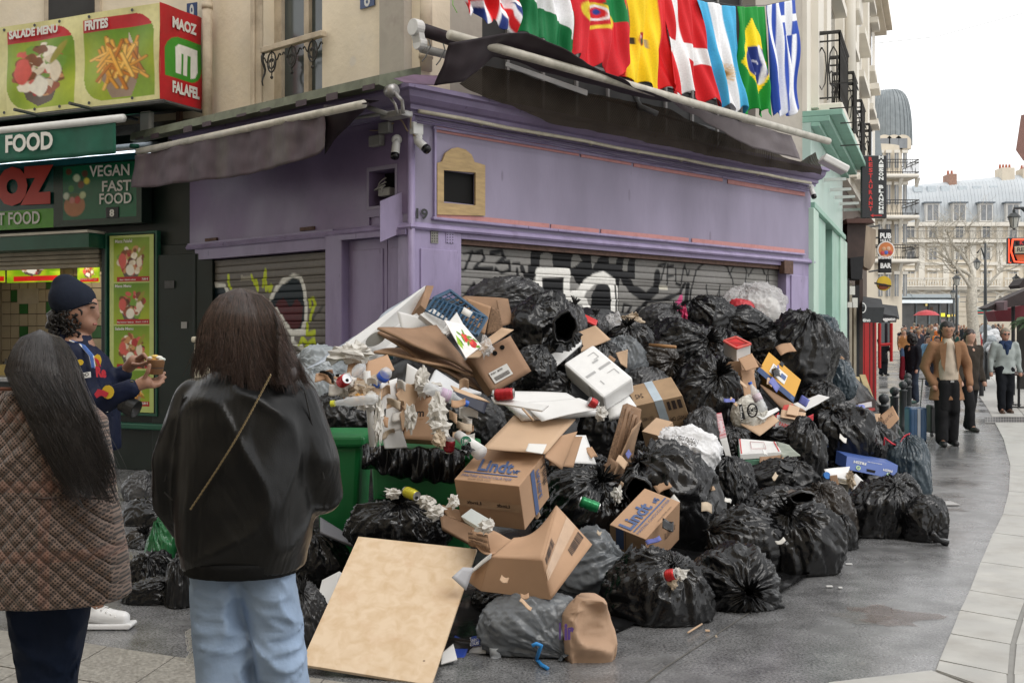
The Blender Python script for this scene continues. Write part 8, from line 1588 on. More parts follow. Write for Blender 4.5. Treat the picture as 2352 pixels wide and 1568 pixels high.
# other cartons
Y8=YG+.2
for nm,lb,pts,m_,th in(('white_scrap','folded white card left of the round hole board',[(935,835,Y8),(968,855,Y8),(955,880,Y8-.05),(928,905,Y8-.05)],WC,.01),('white_board','white square board with one dark dot leaning under the cardboard stack',[(1000,850,Y8+.1),(1050,885,Y8+.2),(1105,905,Y8),(972,905,Y8-.1)],mat('white_board',(.55,.56,.57),.4,.04),.02),('baby_veg_carton','navy carton printed with potatoes and a round red logo',[(1036,884,Y8-.2),(1110,915,Y8-.1),(1126,925,Y8-.1),(1052,905,Y8-.25)],KR2,.006),('paper_stack','stack of white printed papers in front of the foam box',[(1130,900,Y8+.1),(1300,905,Y8+.3),(1372,950,Y8+.1),(1200,960,Y8-.15)],WC,.03),('paper_sheet','loose white sheet with lettering lying over the paper stack',[(1200,925,Y8-.05),(1330,915,Y8+.1),(1385,935,Y8),(1245,965,Y8-.2)],WC,.004),('paper_sheet','long white folded paper with an address label',[(1128,912,Y8-.1),(1260,930,Y8-.2),(1245,942,Y8-.25),(1135,925,Y8-.15)],WC,.01),('white_carton','white carton flap with a coloured fruit sticker below the gaping sack',[(1256,820,Yp(1300,810)-.4),(1335,782,Yp(1300,810)-.1),(1336,790,Yp(1300,810)-.15),(1270,850,Yp(1300,810)-.5)],WC,.02),('white_end','small white carton end with a round fruit sticker',[(1229,838,Yp(1300,810)-.5),(1258,822,Yp(1300,810)-.5),(1272,848,Yp(1300,810)-.55),(1236,862,Yp(1300,810)-.55)],WC,.02),('curved_card','curved white card sheet right of the upper chocolate carton',[(1288,1000,Yp(1330,1030)-.6),(1345,1000,Yp(1330,1030)-.4),(1368,1068,Yp(1330,1030)-.6),(1320,1062,Yp(1330,1030)-.75)],WC,.005),('kraft_carton','brown carton side behind the gaping sack, below the red book',[(1325,765,Yp(1350,780)),(1368,748,Yp(1350,780)),(1402,778,Yp(1350,780)-.1),(1320,815,Yp(1350,780)-.2)],KR2,.01),('kraft_flap','pale triangular kraft flap right of the foam box',[(1414,810,Yp(1420,840)-.3),(1442,802,Yp(1420,840)-.3),(1440,845,Yp(1420,840)-.35),(1425,835,Yp(1420,840)-.35)],KR2,.008),('red_book','red booklet with a white barcode at the foot of the shutter',[(1330,718,Yp(1350,740)),(1372,738,Yp(1350,740)),(1368,750,Yp(1350,740)-.1),(1335,735,Yp(1350,740)-.1)],mat('red_cover',(.55,.03,.03),.35),.02),('brown_envelope','flattened brown paper spread under the cream carrier bag',[(1700,975,YT_-.1),(1770,948,YT_+.1),(1790,965,YT_),(1745,1000,YT_-.2)],KR2,.006),('white_paper_strip','ragged white paper above the torn red carton',[(1735,955,YT_-.1),(1785,935,YT_+.1),(1790,942,YT_+.1),(1750,965,YT_-.1)],WC,.004),('torn_board','long torn white and brown board under the orange box',[(1815,930,YL-.1),(1880,905,YL),(1905,912,YL-.1),(1840,950,YL-.3)],WC,.01),('torn_board','brown torn edge crossing below the orange box',[(1740,880,YL),(1820,925,YL),(1850,945,YL-.3),(1800,945,YL-.2)],KR3,.01),('kraft_strip','folded kraft strips by the right corner of the plywood',[(1010,1180,6.4),(1090,1215,6.3),(1085,1255,6.2),(1015,1215,6.3)],KR3,.02),('kraft_strip','bent kraft tube above the plywood corner',[(1015,1160,6.5),(1075,1180,6.5),(1110,1210,6.4),(1030,1190,6.4)],KR,.02),('carton_flap','leaning brown carton flap at the left above the bin',[(865-20,820+10,Y8),(890,815,Y8+.1),(905,850,Y8),(835,880,Y8-.1)],KR,.008),('brown_cardboard','brown torn carton standing behind the crumpled tissues',[(800,830,Y8+.1),(845,815,Y8+.2),(850,870,Y8),(790,890,Y8)],KR,.008),('sheet_of_film','dark grey slanted panel behind the leather jacket',[(735,1190,6.9),(815,1240,6.8),(812,1255,6.75),(735,1225,6.8)],mat('grey_metal',(.16,.16,.18),.4),.02)):
 sheet(nm,lb,pts,m_,th,cat='litter' if 'paper' in nm else 'cardboard')
navy=sheet('navy_carton','navy printed side of the potato carton above the branded bag',[(1040,898,Y8-.27),(1120,925,Y8-.2),(1112,950,Y8-.25),(1040,915,Y8-.3)],mat('navy_print',(.015,.018,.035),.4),.006)
# apple pastry boxes etc
bW=Box('white_box','pale mint pastry box with fine lettering in front of the upper chocolate carton',(1097,1209),(1058,1185),(1107,1223),(1122,1190),YA-.35,mat('pale_mint_card',(.58,.62,.60),.5,.03),'pastry box',bevel=.003);bW.text('PIERRE HERME','bc',(.2,.2),(.2,.9),(.4,.2),M_ink,0)
# cans
def can(x,y,Y,l,ang,col,label,r=.032,tilt=0,top=True,s=None):
 c=P(x,y,Y);d=Vector((math.cos(R(ang)),tilt,math.sin(R(ang)))).normalized();t=thing('drink_can',c,label,'can');m_=mat('can_%d_%d'%(x,y),col,.25,.1,20,.2,30,metal=.4)
 mb=MB();n=9;prof=[(r*.8,-l/2),(r*.98,-l/2+.008)]+[(r*(1+.06*math.sin(k*2.3)),-l/2+.01+(l-.02)*k/n)for k in range(1,n)]+[(r*.98,l/2-.01),(r*.84,l/2)];mb.lathe(c,prof,18,axis=d);mb.build('can_body',m_,t,smooth=True)
 alu=mat('aluminium',(.55,.55,.56),.28,.1,20,metal=.9)
 for sg in(-1,1):mb=MB();mb.lathe(c+d*(l/2+.001)*sg,[(r*.86,0),(r*.86,.004*sg),(r*.76,.004*sg),(r*.74,-.002*sg),(.001,-.002*sg)],18,axis=d);mb.build('can_end',alu,t,smooth=False)
 mb=MB();mb.lathe(c+d*(l/2+.003)-Vector((0,0,.01)),[(.001,0),(.010,0),(.010,.002),(.001,.002)],10,axis=d);mb.build('mouth_hole',M_black,t)
 if s:pass
 return t
can(1354,1158,Yp(1328,1160)-.72,.115,-20,(.015,.20,.07),'crushed green drink can lying on the round black bag',.034,-.1)
can(1158,905,YG+.05,.11,5,(.36,.015,.02),'dented red drink can on the white papers',.036,-.15)
can(944,1133,YBn-.75,.09,-15,(.5,.45,.03),'yellow drink can resting on the eared black bag',.03,-.9)
can(790,868+6,YG-.2,.10,30,(.55,.03,.04),'red and silver can seen end on in the left bin',.033,-1.6)
can(1032,1022,YG-.2,.07,80,(.22,.01,.02),'dark red can standing in the wide bin',.032,-.4)
can(1540,1320,Yp(1510,1380)-.72,.05,20,(.45,.02,.02),'red cup showing from the torn front bag',.03,-.5)
can(1362,925,YG+.2,.05,150,(.4,.03,.03),'red topped can between the papers and the cardboard bundle',.03,-.2)
# cup with green logo
cu_=thing('paper_cup',P(1080,1015,YG-.2),'long white paper cup with a round green emblem at the rim of the wide bin','paper cup')
a=P(1052,998,YG-.15);b=P(1104,1040,YG-.3);mb=MB();mb.tube([a,b],[.028,.044],16);mb.build('cup_body',WC,cu_,smooth=True)
c=P(1070,1013,YG-.262);mb=MB();mb.lathe(c,[(.001,0),(.03,0),(.03,.003),(.001,.003)],20,axis=Vector((-.1,-1,.25)));mb.build('emblem',mat('cup_green',(.02,.16,.09),.5),cu_)
mb=MB()
for k in range(5):mb.tube([c+Vector((-.018+.009*k,-.006,.016-.004*(k%2))),c+Vector((-.016+.008*k,-.006,-.014))],.0016,4)
mb.lathe(c+Vector((0,-.005,.004)),[(.001,0),(.008,0),(.008,.002),(.001,.002)],10,axis=Vector((0,-1,0)));mb.build('emblem_figure',WC,cu_)
# bottles
M_pet=mat('clear_pet',(.75,.78,.80),.08,.05,8,.3,25,trans=.0,alpha=.45,bd=.01)
def bottle(x0,y0,x1,y1,Y,r,lb,cap=(.02,.1,.45),band=None):
 a=P(x0,y0,Y);b=P(x1,y1,Y-.05);d=(b-a);L_=d.length;t=thing('plastic_bottle',a,lb,'bottle');mb=MB();mb.lathe(a,[(.014,0),(.016,.02),(r*.7,.06)]+[(r*(1+.05*(-1)**k),.08+(L_-.1)*k/8)for k in range(9)]+[(r*.7,L_)],16,axis=d.normalized());mb.build('bottle_body',M_pet,t,smooth=True)
 mb=MB();mb.lathe(a-d.normalized()*.02,[(.001,0),(.018,0),(.018,.022),(.001,.022)],12,axis=d.normalized());mb.build('cap',mat('cap%d'%x0,cap,.4),t)
 if band:mb=MB();mb.lathe(a+d*.38,[(r*1.04,0),(r*1.04,L_*.25)],16,axis=d.normalized());mb.build('label_band',mat('band%d'%x0,band,.4),t,smooth=True)
bottle(1724,882,1755,944,YT_-.25,.04,'clear crushed water bottle with a blue cap above the cream carrier bag',band=(.55,.45,.5))
bottle(1008+60,925,960+15,888,YG-.1,.035,'clear water bottle with a lilac label in the wide bin',band=(.5,.38,.5))
bottle(768,926,870,915,YG-.25,.028,'flat clear bottle with a yellow cap across the left bin',cap=(.6,.6,.05))
bottle(845,872,818,845,YG+.0,.05,'ribbed clear bottle behind the white tube',cap=(.5,.5,.5));bottle(868,880,892,850,YG-.05,.035,'crumpled bottle with a bright blue label',band=(.02,.08,.45))
mb=MB();mb.lathe(P(955,1500,0)if False else G(1139,1508),[(.025,0),(.033,.05),(.034,.05),(.028,.004)],16);mb.build('plastic_cup',M_pet,label='small clear plastic cup lying on the asphalt left of the silvery bag',cat='cup',smooth=True)
# crumpled paper and tissue
M_tis=mat('tissue',(.60,.58,.54),.85,.08,12,.15,30,bd=.01);M_tisw=mat('greasy_paper',(.42,.34,.25),.8,.2,14,.3,30)
def wad(lb,x0,x1,y0,y1,m,Y,seed,nm='crumpled_paper'):
 cx,cy=(x0+x1)/2,(y0+y1)/2;rx,rz=(x1-x0)/2*Y/FD,(y1-y0)/2*Y/FD;n=24;mb=MB();mb.sphere((0,0,0),1,seg=17,rings=11);p=np.array(mb.v);off=seed*3.1;rq=np.random.RandomState(seed);p=p+rq.normal(0,.10,p.shape)
 w=p+.5*np.stack([pn(p,1.7,off+i*7)for i in range(3)],1);p=p*(.80+.55*pn(w,1.5,off)+.30*pn(w,2.8,off+3)+rq.uniform(-.16,.16,len(p)))[:,None]*np.array([rx,(rx+rz)/2,rz])*1.25+np.array(tuple(P(cx,cy,Y)))
 p[:,2]=np.maximum(p[:,2],.006)
 mb.v=[tuple(v)for v in p];return mb.build(nm,m,smooth=False,label=lb,cat='paper litter',group='crumpled papers and tissues in the rubbish')
W_=[('big white tissue bunch at the upper left of the pile',768,852,792,832,M_tis,YG+.3),('white tissue hanging left of the ribbed bottle',772,815,862,905,M_tis,YG-.1),('greasy paper right of the red and silver can',800,850,880,925,M_tisw,YG-.12),('white napkin behind the white tube',820,865,898,940,M_tis,YG-.1),('small tissue at the right foot of the white tube',860,880,925,1010,M_tis,YG-.3),('crumpled printed wrap left of the kraft lettered carton',932,956,935,985,M_tis,YG-.15),('printed wrap right of the kraft lettered carton',985,1022,915,975,M_tis,YG-.2),('white wrap under the printed one in the wide bin',990,1035,968,1005,M_tis,YG-.25),('greasy tissue beside the dark red can',995,1022,990,1025,M_tisw,YG-.3),('pale wrap behind the lilac labelled bottle',952,985,850,905,M_tis,YG+.05),('thin white wrap below the folded white card',960,1015,878,905,M_tis,YG-.02),('tissue on top of the eared black bag, left of the yellow can',885,920,1122,1142,M_tis,YBn-.7),('crumpled tissue to the right of the yellow can',962,1000,1140,1165,M_tis,YBn-.72),('ragged white wrap right of the eared black bag',980,1018,1160,1190,M_tis,YBn-.75),('white tissue left of the pastry box',1030,1052,1135,1165,M_tis,YA-.25),('crumpled foil under the pastry box',1098,1132,1195,1222,M_tis,YA-.4),('white tissue stuck between the green can bag and the tilted carton',1405,1428,1120,1150,M_tis,Yp(1415,1135)-.6),('crumpled brown paper on top of the small black bag',1425,1475,722,752,M_tisw,Yp(1450,740)),('cream napkin beside the paper bucket',1945,1962,1085,1120,M_tisw,YU-.1),('white cups spilling at the right of the dark opening',1368,1392,935,965,M_tis,YG+.1),('white litter inside the torn front bag',1545,1575,1305,1330,M_tis,Yp(1510,1380)-.7),('tan litter in the torn front bag',1535,1555,1325,1350,M_tisw,Yp(1510,1380)-.72),('clear wrinkled plastic right of the apple carton',1098,1130,780,815,BCL,YW-.7),('ragged film over the wide bin corner',1058,1085,1020,1045,B2,YG-.35),('pale grey film left of the crumpled brown paper',1395,1425,720,770,BCL,Yp(1410,745)-.1),('orange peel coloured waste in the left bin',812,835,905,925,mat('peel',(.5,.25,.05),.6),YG-.2),('pink film by the pink tie',1565,1578,705,735,mat('pink_tie',(.45,.03,.10),.4),Yp(1570,720)-.2)]
for i,(l,a,b,c,d,m,Y)in enumerate(W_):wad(l,a,b,c,d,m,Y,i+1)
rs=np.random.RandomState(4)
spots_=['on the left bin','in the wide bin','behind the tall white carton','near the pole']
for i in range(60):
 x=rs.uniform(740,1090);y=rs.uniform(870,1015)if x>870 else rs.uniform(860,930);
 if 925<x<1010 and 905<y<1015:continue
 w_=rs.uniform(8,20);h_=rs.uniform(6,14);m_=[M_tis,M_tisw,M_tis,KR2,B2,KR][rs.randint(6)]
 cx=P(x,y,YG-.05+rs.uniform(-.1,.15));mb=MB();mb.grid(lambda u,v:cx+Vector(((u-.5)*w_*YG/FD*2,-.03+.03*math.sin(3*u+i)*math.cos(2*v),(v-.5)*h_*YG/FD*2+.012*math.sin(3*u+i))),6,5)
 mb.build('paper_scrap',m_,smooth=True,solid=.002,label='small torn scrap among the loose waste filling the green bins',cat='paper scrap',group='loose scraps in the bins')
for i in range(70):
 x=rs.uniform(1120,1980);lo=np.interp(x,[a for a,_ in YB],[b for _,b in YB]);y=rs.uniform(800,lo-160);Y_=Yp(x,y)-.62;w_=rs.uniform(8,38);h_=rs.uniform(6,22);m_=[WC,KR,KR2,M_tisw,KR3,B2,mat('printed_scrap',(.12,.14,.4),.5),M_tis][rs.randint(8)];cx=P(x,y,Y_);a_=rs.uniform(-1,1);mb=MB()
 mb.grid(lambda u,v:cx+Vector(((u-.5)*w_*math.cos(a_)-(v-.5)*h_*math.sin(a_),(v-.5)*h_*1.5+3*math.sin(4*u+i),(u-.5)*w_*math.sin(a_)+(v-.5)*h_*math.cos(a_)+2*math.sin(5*u+i)))*(Y_/FD),5,4)
 mb.build('torn_scrap',m_,smooth=True,solid=.003,label='small torn scrap of card or paper lodged between the black bags',cat='scrap',group='scraps lodged between the bags')
 # thin sticks, ties, straws
def stick(lb,pts,r,m,nm='stick',cat='stick'):
 mb=MB();mb.tube(pts,r,8);return mb.build(nm,m,smooth=True,label=lb,cat=cat)
stick('brown wooden broom stick poking out between black bags',[P(1492,792,Yp(1520,790)-.7),P(1552,797,Yp(1520,790)-.9)],.016,mat('stick_wood',(.32,.17,.07),.5,.2,8))
stick('wooden fork lying over the white papers',[P(1200,938,YG-.25),P(1225,965,YG-.35)],.006,KR2,'wooden_fork','fork')
stick('red drawstring loop on top of the tall blue grey bag',[P(x,y,Yp(2080,1080)-.5)for x,y in((2030,1022),(2032,1005),(2048,1018),(2062,1024),(2080,1000),(2088,995),(2084,1008))],.012,mat('red_tie',(.6,.04,.06),.4),'drawstring','tie')
stick('blue string round the neck of the silvery bag',[P(x,y,5.25)for x,y in((1222,1482),(1232,1477),(1244,1482),(1240,1490))]+[G(1232,1512,.015),G(1244,1526,.012),G(1258,1534,.01)],.009,mat('blue_string',(.02,.22,.55),.4),'string','string')
stick('twisted tail of the outermost black bag on the asphalt',[G(2140,1225,.1),G(2155,1238,.05),G(2174,1246,.02)],[.03,.018,.03],B2,'bag_tail','bag tail')
stick('thin wooden stick on the asphalt near the front bags',[G(1580,1452,.02),G(1612,1432,.02)],.005,KR2)
for i,(x,y,w_)in enumerate(((1905,1345,14),(1950,1294,14),(1625,1447,10),(1645,1460,4),(1790,1378,6),(1930,1348,8),(1990,1205,5))):
 p=G(x,y,.012);mb=MB();mb.box((p.x-w_/2*p.y/FD,p.y-.01,.008),(p.x+w_/2*p.y/FD,p.y+.012,.014));mb.build('litter_scrap',[WC,WC,KR2,M_tisw][i%4],label=['white straw on the asphalt in front of the gaping bag','white straw beside the sheer brownish bag','tan scrap below the knotted front bag','brown crumb below the knotted front bag','red and white scrap right of the knotted front bag','thin white slip right of the gaping bag','orange speck near the wide crumpled bag'][i],cat='litter')
 # litter at the front: sugar packets
sg1=thing('blue_packet',G(1045,1520),'torn blue and white cardboard packet lying at the right of the plywood foot','packet')
sheet('panel','',[(1045,1460,5.75),(1080,1480,5.7),(1060,1525,5.45),(1005,1538,5.4)],mat('royal_blue',(.02,.06,.35),.45),.01,parent=sg1);sheet('panel','',[(1015,1500,5.42),(1040,1480,5.5),(1050,1515,5.4),(1012,1525,5.35)],WC,.008,parent=sg1)
sg2=thing('sugar_box',G(1105,1500),'small white and blue sugar carton lying by the silvery bag','carton')
sheet('panel','',[(1080,1465,5.75),(1120,1455,5.7),(1115,1498,5.55),(1078,1500,5.6)],WC,.012,parent=sg2,amp=0,n=2);sheet('blue_label','',[(1083,1462,5.69),(1112,1456,5.66),(1109,1480,5.6),(1081,1484,5.63)],MATS['royal_blue'],.006,parent=sg2,amp=0,n=2)
text('SAINT',P(1087,1470,5.6),P(1107,1466,5.58),P(1086,1463,5.6),M_lab,sg2,.03,.02);text('LOUIS',P(1086,1479,5.58),P(1106,1475,5.56),P(1086,1472,5.58),M_lab,sg2,.03,.02);text('poudre',P(1084,1494,5.55),P(1106,1492,5.54),P(1084,1488,5.56),M_ink,sg2,.03,0)
sheet('brown_card','flat brown card on the asphalt under the sugar carton',[(1060,1500,5.62),(1130,1505,5.6),(1110,1518,5.5),(1065,1520,5.5)],KR3,.006,amp=.002)
# white patches of foil on the pavement
for i,(x,y,w_,h_)in enumerate(((2150,1157,22,5),(2235,1192,0,0))):
 if not w_:continue
 p=G(x,y);mb=MB();mb.box((p.x-.18,p.y-.12,.006),(p.x+.18,p.y+.12,.012));mb.build('flat_paper',mat('wet_paper',(.35,.34,.33),.5),label='flattened wet paper on the asphalt right of the blue grey bag',cat='paper')
 # ================================================================ people
M_skin=mat('skin_brown',(.30,.155,.095),.5,.08,20,.1,80);M_skin2=mat('skin_light',(.42,.24,.17),.5,.08,20,.1,80);M_skin3=mat('skin_dark',(.085,.045,.03),.5,.08,20,.1)
M_hairk=mat('black_hair',(.012,.010,.009),.45,.3,30,.4,90,aniso=(3,3,.4));M_hairb=mat('brown_hair',(.026,.015,.012),.38,.35,30,.4,90,aniso=(3,3,.4))
def cloth(name,c,r=.8,**k):return mat(name,c,r,.12,7,.35,9,bd=.03,spec=.15,**k)
def human(label,x,Y,H,face=180,top=(.03,.03,.035),legs=(.02,.02,.025),hair=M_hairk,skin=M_skin2,z0=0,vox=.03,coat=.50,stride=.06,arms=None,shoe=(.02,.018,.016),group=None,wide=1,lean=0,flare=1,detail=False,collar=None):
 """face: heading in degrees, 180 looks at the camera, 90 to the right of the picture, 0 away"""
 a=R(face);F=Vector((math.sin(a),math.cos(a),0));Rt=Vector((math.cos(a),-math.sin(a),0));o=Vector((pxX(x,Y),Y,z0));
 q=lambda r,f,z:o+Rt*(r*H)+F*((f+lean*z*z)*H)+Vector((0,0,z*H))
 t=thing('person',o,label,'person',group)
 hp=[q(s*.05,0,.51)for s in(-1,1)];kn=[q(s*.055,.02+s*stride*.5,.28)for s in(-1,1)];an=[q(s*.055,s*stride,.045)for s in(-1,1)];toe=[q(s*.065,s*stride+.09,.02)for s in(-1,1)]
 sh_=[q(s*.105*wide,0,.805)for s in(-1,1)]
 A=arms or(((-.135,-.01,.64),(-.14,.04,.50)),((.135,-.01,.64),(.14,.04,.50)))
 el=[q(*A[i][0])for i in(0,1)];wr=[q(*A[i][1])for i in(0,1)];hd=[wr[i]+(wr[i]-el[i]).normalized()*.045*H for i in(0,1)]
 hc=q(0,.012,.93);r=.055*H;parts=[(hc+Vector((0,0,.012*H)),r,hc-Vector((0,0,.02*H)),r*.86),(q(0,0,.84),.035*H,hc,.035*H),(q(0,0,.78),.07*H,q(0,0,.56),.065*H),(hp[0],.06*H,hp[1],.06*H)]
 parts+=[(hc+F*r*.92-Vector((0,0,.1*r)),.010*H,hc+F*r*.9+Vector((0,0,.3*r)),.006*H),(hc+F*r*.5-Vector((0,0,.75*r)),.022*H,hc+F*r*.55-Vector((0,0,.7*r)),.022*H)]
 for i in(0,1):parts+=[(sh_[i],.038*H,el[i],.030*H),(el[i],.029*H,wr[i],.02*H),(wr[i],.02*H,hd[i],.024*H),(hp[i],.052*H,kn[i],.036*H),(kn[i],.036*H,an[i],.024*H),(an[i],.025*H,toe[i],.022*H)]
 fused('body',parts,skin,t,vox=min(vox,.022),smooth=2)
 cm=cloth('cloth_%02x%02x%02x'%tuple(int(v*255)for v in top),top);lm=cloth('cloth_%02x%02x%02x'%tuple(int(v*255)for v in legs),legs)
 n=4;rg=[(q(0,0,coat),.098*H*wide*flare,.075*H*flare,-a),(q(0,0,(coat+.6)/2+.02),.095*H*wide*(flare+1)/2,.072*H,-a),(q(0,0,.62),.09*H*wide,.07*H,-a),(q(0,0,.74),.105*H*wide,.075*H,-a),(q(0,0,.81),.105*H*wide,.06*H,-a),(q(0,0,.845),.05*H,.045*H,-a)]
 cp=[]
 for i in(0,1):cp+=[(sh_[i],.047*H,el[i],.037*H),(el[i],.037*H,wr[i],.029*H)]
 fused('coat',cp,cm,t,vox=vox,smooth=2,shapes=[loft(rg,16)],disp=lambda v:v+(pn(v,7)*.012*H)[:,None]*np.array([[.6,-1,.2]]))
 lp=[];
 for i in(0,1):lp+=[(hp[i]+Vector((0,0,.02*H)),.066*H,kn[i],.052*H),(kn[i],.052*H,an[i]+Vector((0,0,.005*H)),.043*H)]
 fused('trousers',lp,lm,t,vox=vox,smooth=2,disp=lambda v:v+(pn(v,8)*.010*H)[:,None]*np.array([[.5,-1,0]]))
 for i in(0,1):fused('shoe',[(an[i]-Vector((0,0,.012*H)),.030*H,toe[i],.025*H)],mat('shoe_%02x%02x'%(int(shoe[0]*255),int(shoe[2]*255)),shoe,.5),t,vox=vox*.7,smooth=1)
 if hair:
  hb=[(hc-F*.006*H+Vector((0,0,.027*H)),r*1.03,hc-F*.022*H-Vector((0,0,.0*H)),r*1.0)];fused('hair',hb,hair,t,vox=vox*.7,smooth=1,disp=(lambda v:v+(pn(v,22)*.012)[:,None])if detail else None)
 return dict(t=t,q=q,hc=hc,r=r,F=F,Rt=Rt,wr=wr,hd=hd,H=H,o=o,el=el)
def extra(p,name,parts,m,vox=.02,**k):return fused(name,parts,m,p['t'],vox=vox,smooth=2,**k)
# rising street at the far end
mb=MB();mb.add([(-20,47,.005),(90,47,.005),(90,84,.85),(-20,84,.85),(120,128,1.3),(-20,128,1.3)],[(0,1,2,3),(3,2,4,5)]);mb.build('rising_street',M_asph,kind='structure')
zr=lambda Y:0 if Y<47 else(.85*(Y-47)/37 if Y<84 else .85+.45*(Y-84)/44)
# ---- man in the camel coat with a suitcase
p=human('man in an open camel coat and cream turtleneck pulling the blue suitcase',2174,16.3,1.77,182,(.25,.135,.075),(.012,.012,.013),M_hairk,M_skin,vox=.018,coat=.37,flare=1.35,wide=1.05,stride=.05,arms=(((-.175,-.01,.64),(-.165,.05,.50)),((.17,-.02,.64),(.125,.035,.505))),detail=True,shoe=(.012,.012,.012))
q=p['q'];H=p['H'];M_turt=cloth('cream_knit',(.45,.38,.30))
fused('turtleneck',[(q(0,.045,.82),.045*H,q(0,.055,.60),.056*H),(q(0,.01,.84),.040*H,q(0,.012,.852),.038*H)],M_turt,p['t'],vox=.016,shapes=[loft([(q(0,.04,.53),.078*H,.060*H,0),(q(0,.045,.66),.080*H,.056*H,0),(q(0,.03,.80),.062*H,.048*H,0)],16)])
fused('trouser_front',[(q(-.032,.06,.50),.050*H,q(-.045,.05,.30),.048*H),(q(.032,.06,.50),.050*H,q(.045,.05,.30),.048*H),(q(-.05,.02,.3),.05*H,q(-.052,-.03,.06),.052*H),(q(.05,.03,.3),.05*H,q(.055,.05,.06),.052*H)],cloth('cloth_black_flare',(.012,.012,.013)),p['t'],vox=.018)
mb=MB();
for s in(-1,1):mb.add([q(s*.03,.098,.84),q(s*.085,.085,.80),q(s*.075,.10,.66),q(s*.052,.107,.60)],[(0,1,2,3)])
mb.build('lapel',cloth('camel_lapel',(.22,.12,.065)),p['t'],solid=.012,recalc=False)
mb=MB();mb.wbox=None;b0=q(-.012,.102,.525);mb.box((b0.x-.03,b0.y-.01,b0.z-.015),(b0.x+.02,b0.y,b0.z+.018));mb.build('belt_buckle',M_steel,p['t'])
fc=p['hc'];
for s in(-1,1):mb=MB();mb.sphere(fc+Vector((s*.032,-p['r']*.93,.008)),.011,sc=(1.5,.6,.5),seg=8,rings=5);mb.build('eye',M_sb,p['t'])
mb=MB();mb.sphere(fc+Vector((0,-p['r']*.9,-.052)),.013,sc=(2,.6,.6),seg=8,rings=5);mb.build('mouth',mat('lip',(.22,.08,.06),.5),p['t'])
for k in range(7):
 a_=-.9+.3*k;extra(p,'braid',[(fc+Vector((.075*math.sin(a_),-.04,.09)),.014,fc+Vector((.105*math.sin(a_),.05,.02)),.014)],M_hairk,.01)
for s in(-1,1):extra(p,'braid',[(fc+Vector((s*.085,.0,.0)),.018,fc+Vector((s*.10,-.01,-.14)),.014)],M_hairk,.012)
def suitcase(x0,x1,y0,y1,Y,m,lb,hy):
 a=P(x0,y1,Y);b=P(x1,y0,Y);t=thing('suitcase',Vector(((a.x+b.x)/2,Y,0)),lb,'suitcase');z1=b.z;mb=MB();mb.box((a.x,Y,.05),(b.x,Y+.24,z1));sh_=mb.build('shell',m,t,bevel=.03)
 w=b.x-a.x
 for k in range(5):mb=MB();xx=a.x+w*(.12+.19*k);mb.box((xx-.006,Y-.006,.10),(xx+.006,Y,z1-.06));mb.build('rib',m,t)
 mb=MB();mb.box((a.x+w*.44,Y-.01,.07),(a.x+w*.60,Y-.003,z1-.02));mb.build('strap',mat('case_strap',(.35,.37,.4),.35),t)
 for s in(.1,.9):mb=MB();mb.tube([(a.x+w*s-.015,Y+.02,.03),(a.x+w*s+.015,Y+.02,.03)],.03,12);mb.build('wheel',M_blk,t)
 if hy:hz=P(x1,hy,Y).z;mb=MB();mb.tube([(b.x-.03,Y+.2,z1),(b.x-.03,Y+.1,hz)],.010,6);mb.tube([(b.x-.09,Y+.1,hz),(b.x+.03,Y+.1,hz)],.014,6);mb.build('handle',M_steel,t)
suitcase(2089,2130,935,1014,16.4,mat('navy_shell',(.035,.085,.17),.25,.1),'dark blue ribbed suitcase rolled along by the man in the camel coat',870)
suitcase(2138,2165,930,1000,17.8,mat('black_shell',(.012,.012,.013),.4),'black suitcase between the blue one and the camel coated man',None)
# ---- woman behind, dark coat
human('woman in a dark brown parka walking behind the man in the camel coat',2226,18.9,1.68,160,(.035,.028,.022),(.012,.012,.013),M_hairb,M_skin2,vox=.022,coat=.40,wide=1.1,detail=True,stride=.09)
p=human('smiling man in a pale grey rain jacket and sunglasses near the grate',2308,23.2,1.73,184,(.30,.33,.32),(.008,.009,.012),mat('grey_hair',(.20,.17,.13),.6,.3,30),mat('skin_ruddy',(.38,.20,.14),.5),vox=.02,coat=.47,wide=1.15,stride=.045,detail=True,shoe=(.07,.04,.025),arms=(((-.155,-.02,.65),(-.165,.02,.50)),((.155,-.02,.65),(.165,.02,.50))))
q=p['q'];fused('shirt',[(q(0,.055,.80),.035*H,q(0,.06,.70),.022*H)],cloth('navy_shirt',(.02,.035,.08)),p['t'],vox=.016);fused('hood_collar',[(q(-.05,.02,.835),.030*H,q(.05,.02,.835),.030*H),(q(-.05,.02,.835),.028*H,q(-.03,.06,.77),.02*H),(q(.05,.02,.835),.028*H,q(.03,.06,.77),.02*H)],MATS['navy_shirt'],p['t'],vox=.016)
fc=p['hc'];mb=MB();
for s in(-1,1):mb.sphere(fc+Vector((s*.035,-p['r']*.95,.010)),.026,sc=(1.1,.4,.7),seg=10,rings=6)
mb.tube([fc+Vector((-.09,-.02,.015)),fc+Vector((-.06,-p['r']*.95,.015)),fc+Vector((.06,-p['r']*.95,.015)),fc+Vector((.09,-.02,.015))],.004,4);mb.build('sunglasses',M_sb,p['t'])
p=human('person with dark curly hair in a shiny black puffer jacket facing left, by the bollards',2096,26.8,1.62,250,(.014,.015,.02),(.03,.04,.06),M_hairk,M_skin2,vox=.025,coat=.46,wide=1.15,stride=.02,detail=True,shoe=(.03,.07,.06));q=p['q']
extra(p,'scarf_bag',[(q(.08,.11,.66),.03*H,q(.07,.13,.38),.075)],cloth('burgundy',(.14,.012,.02)),.025);extra(p,'curls',[(p['hc']+Vector((0,0,.03)),p['r']*1.35,p['hc']-Vector((-.03,0,.04)),p['r']*1.2)],M_hairk,.022,disp=lambda v:v+(pn(v,16)*.03)[:,None])
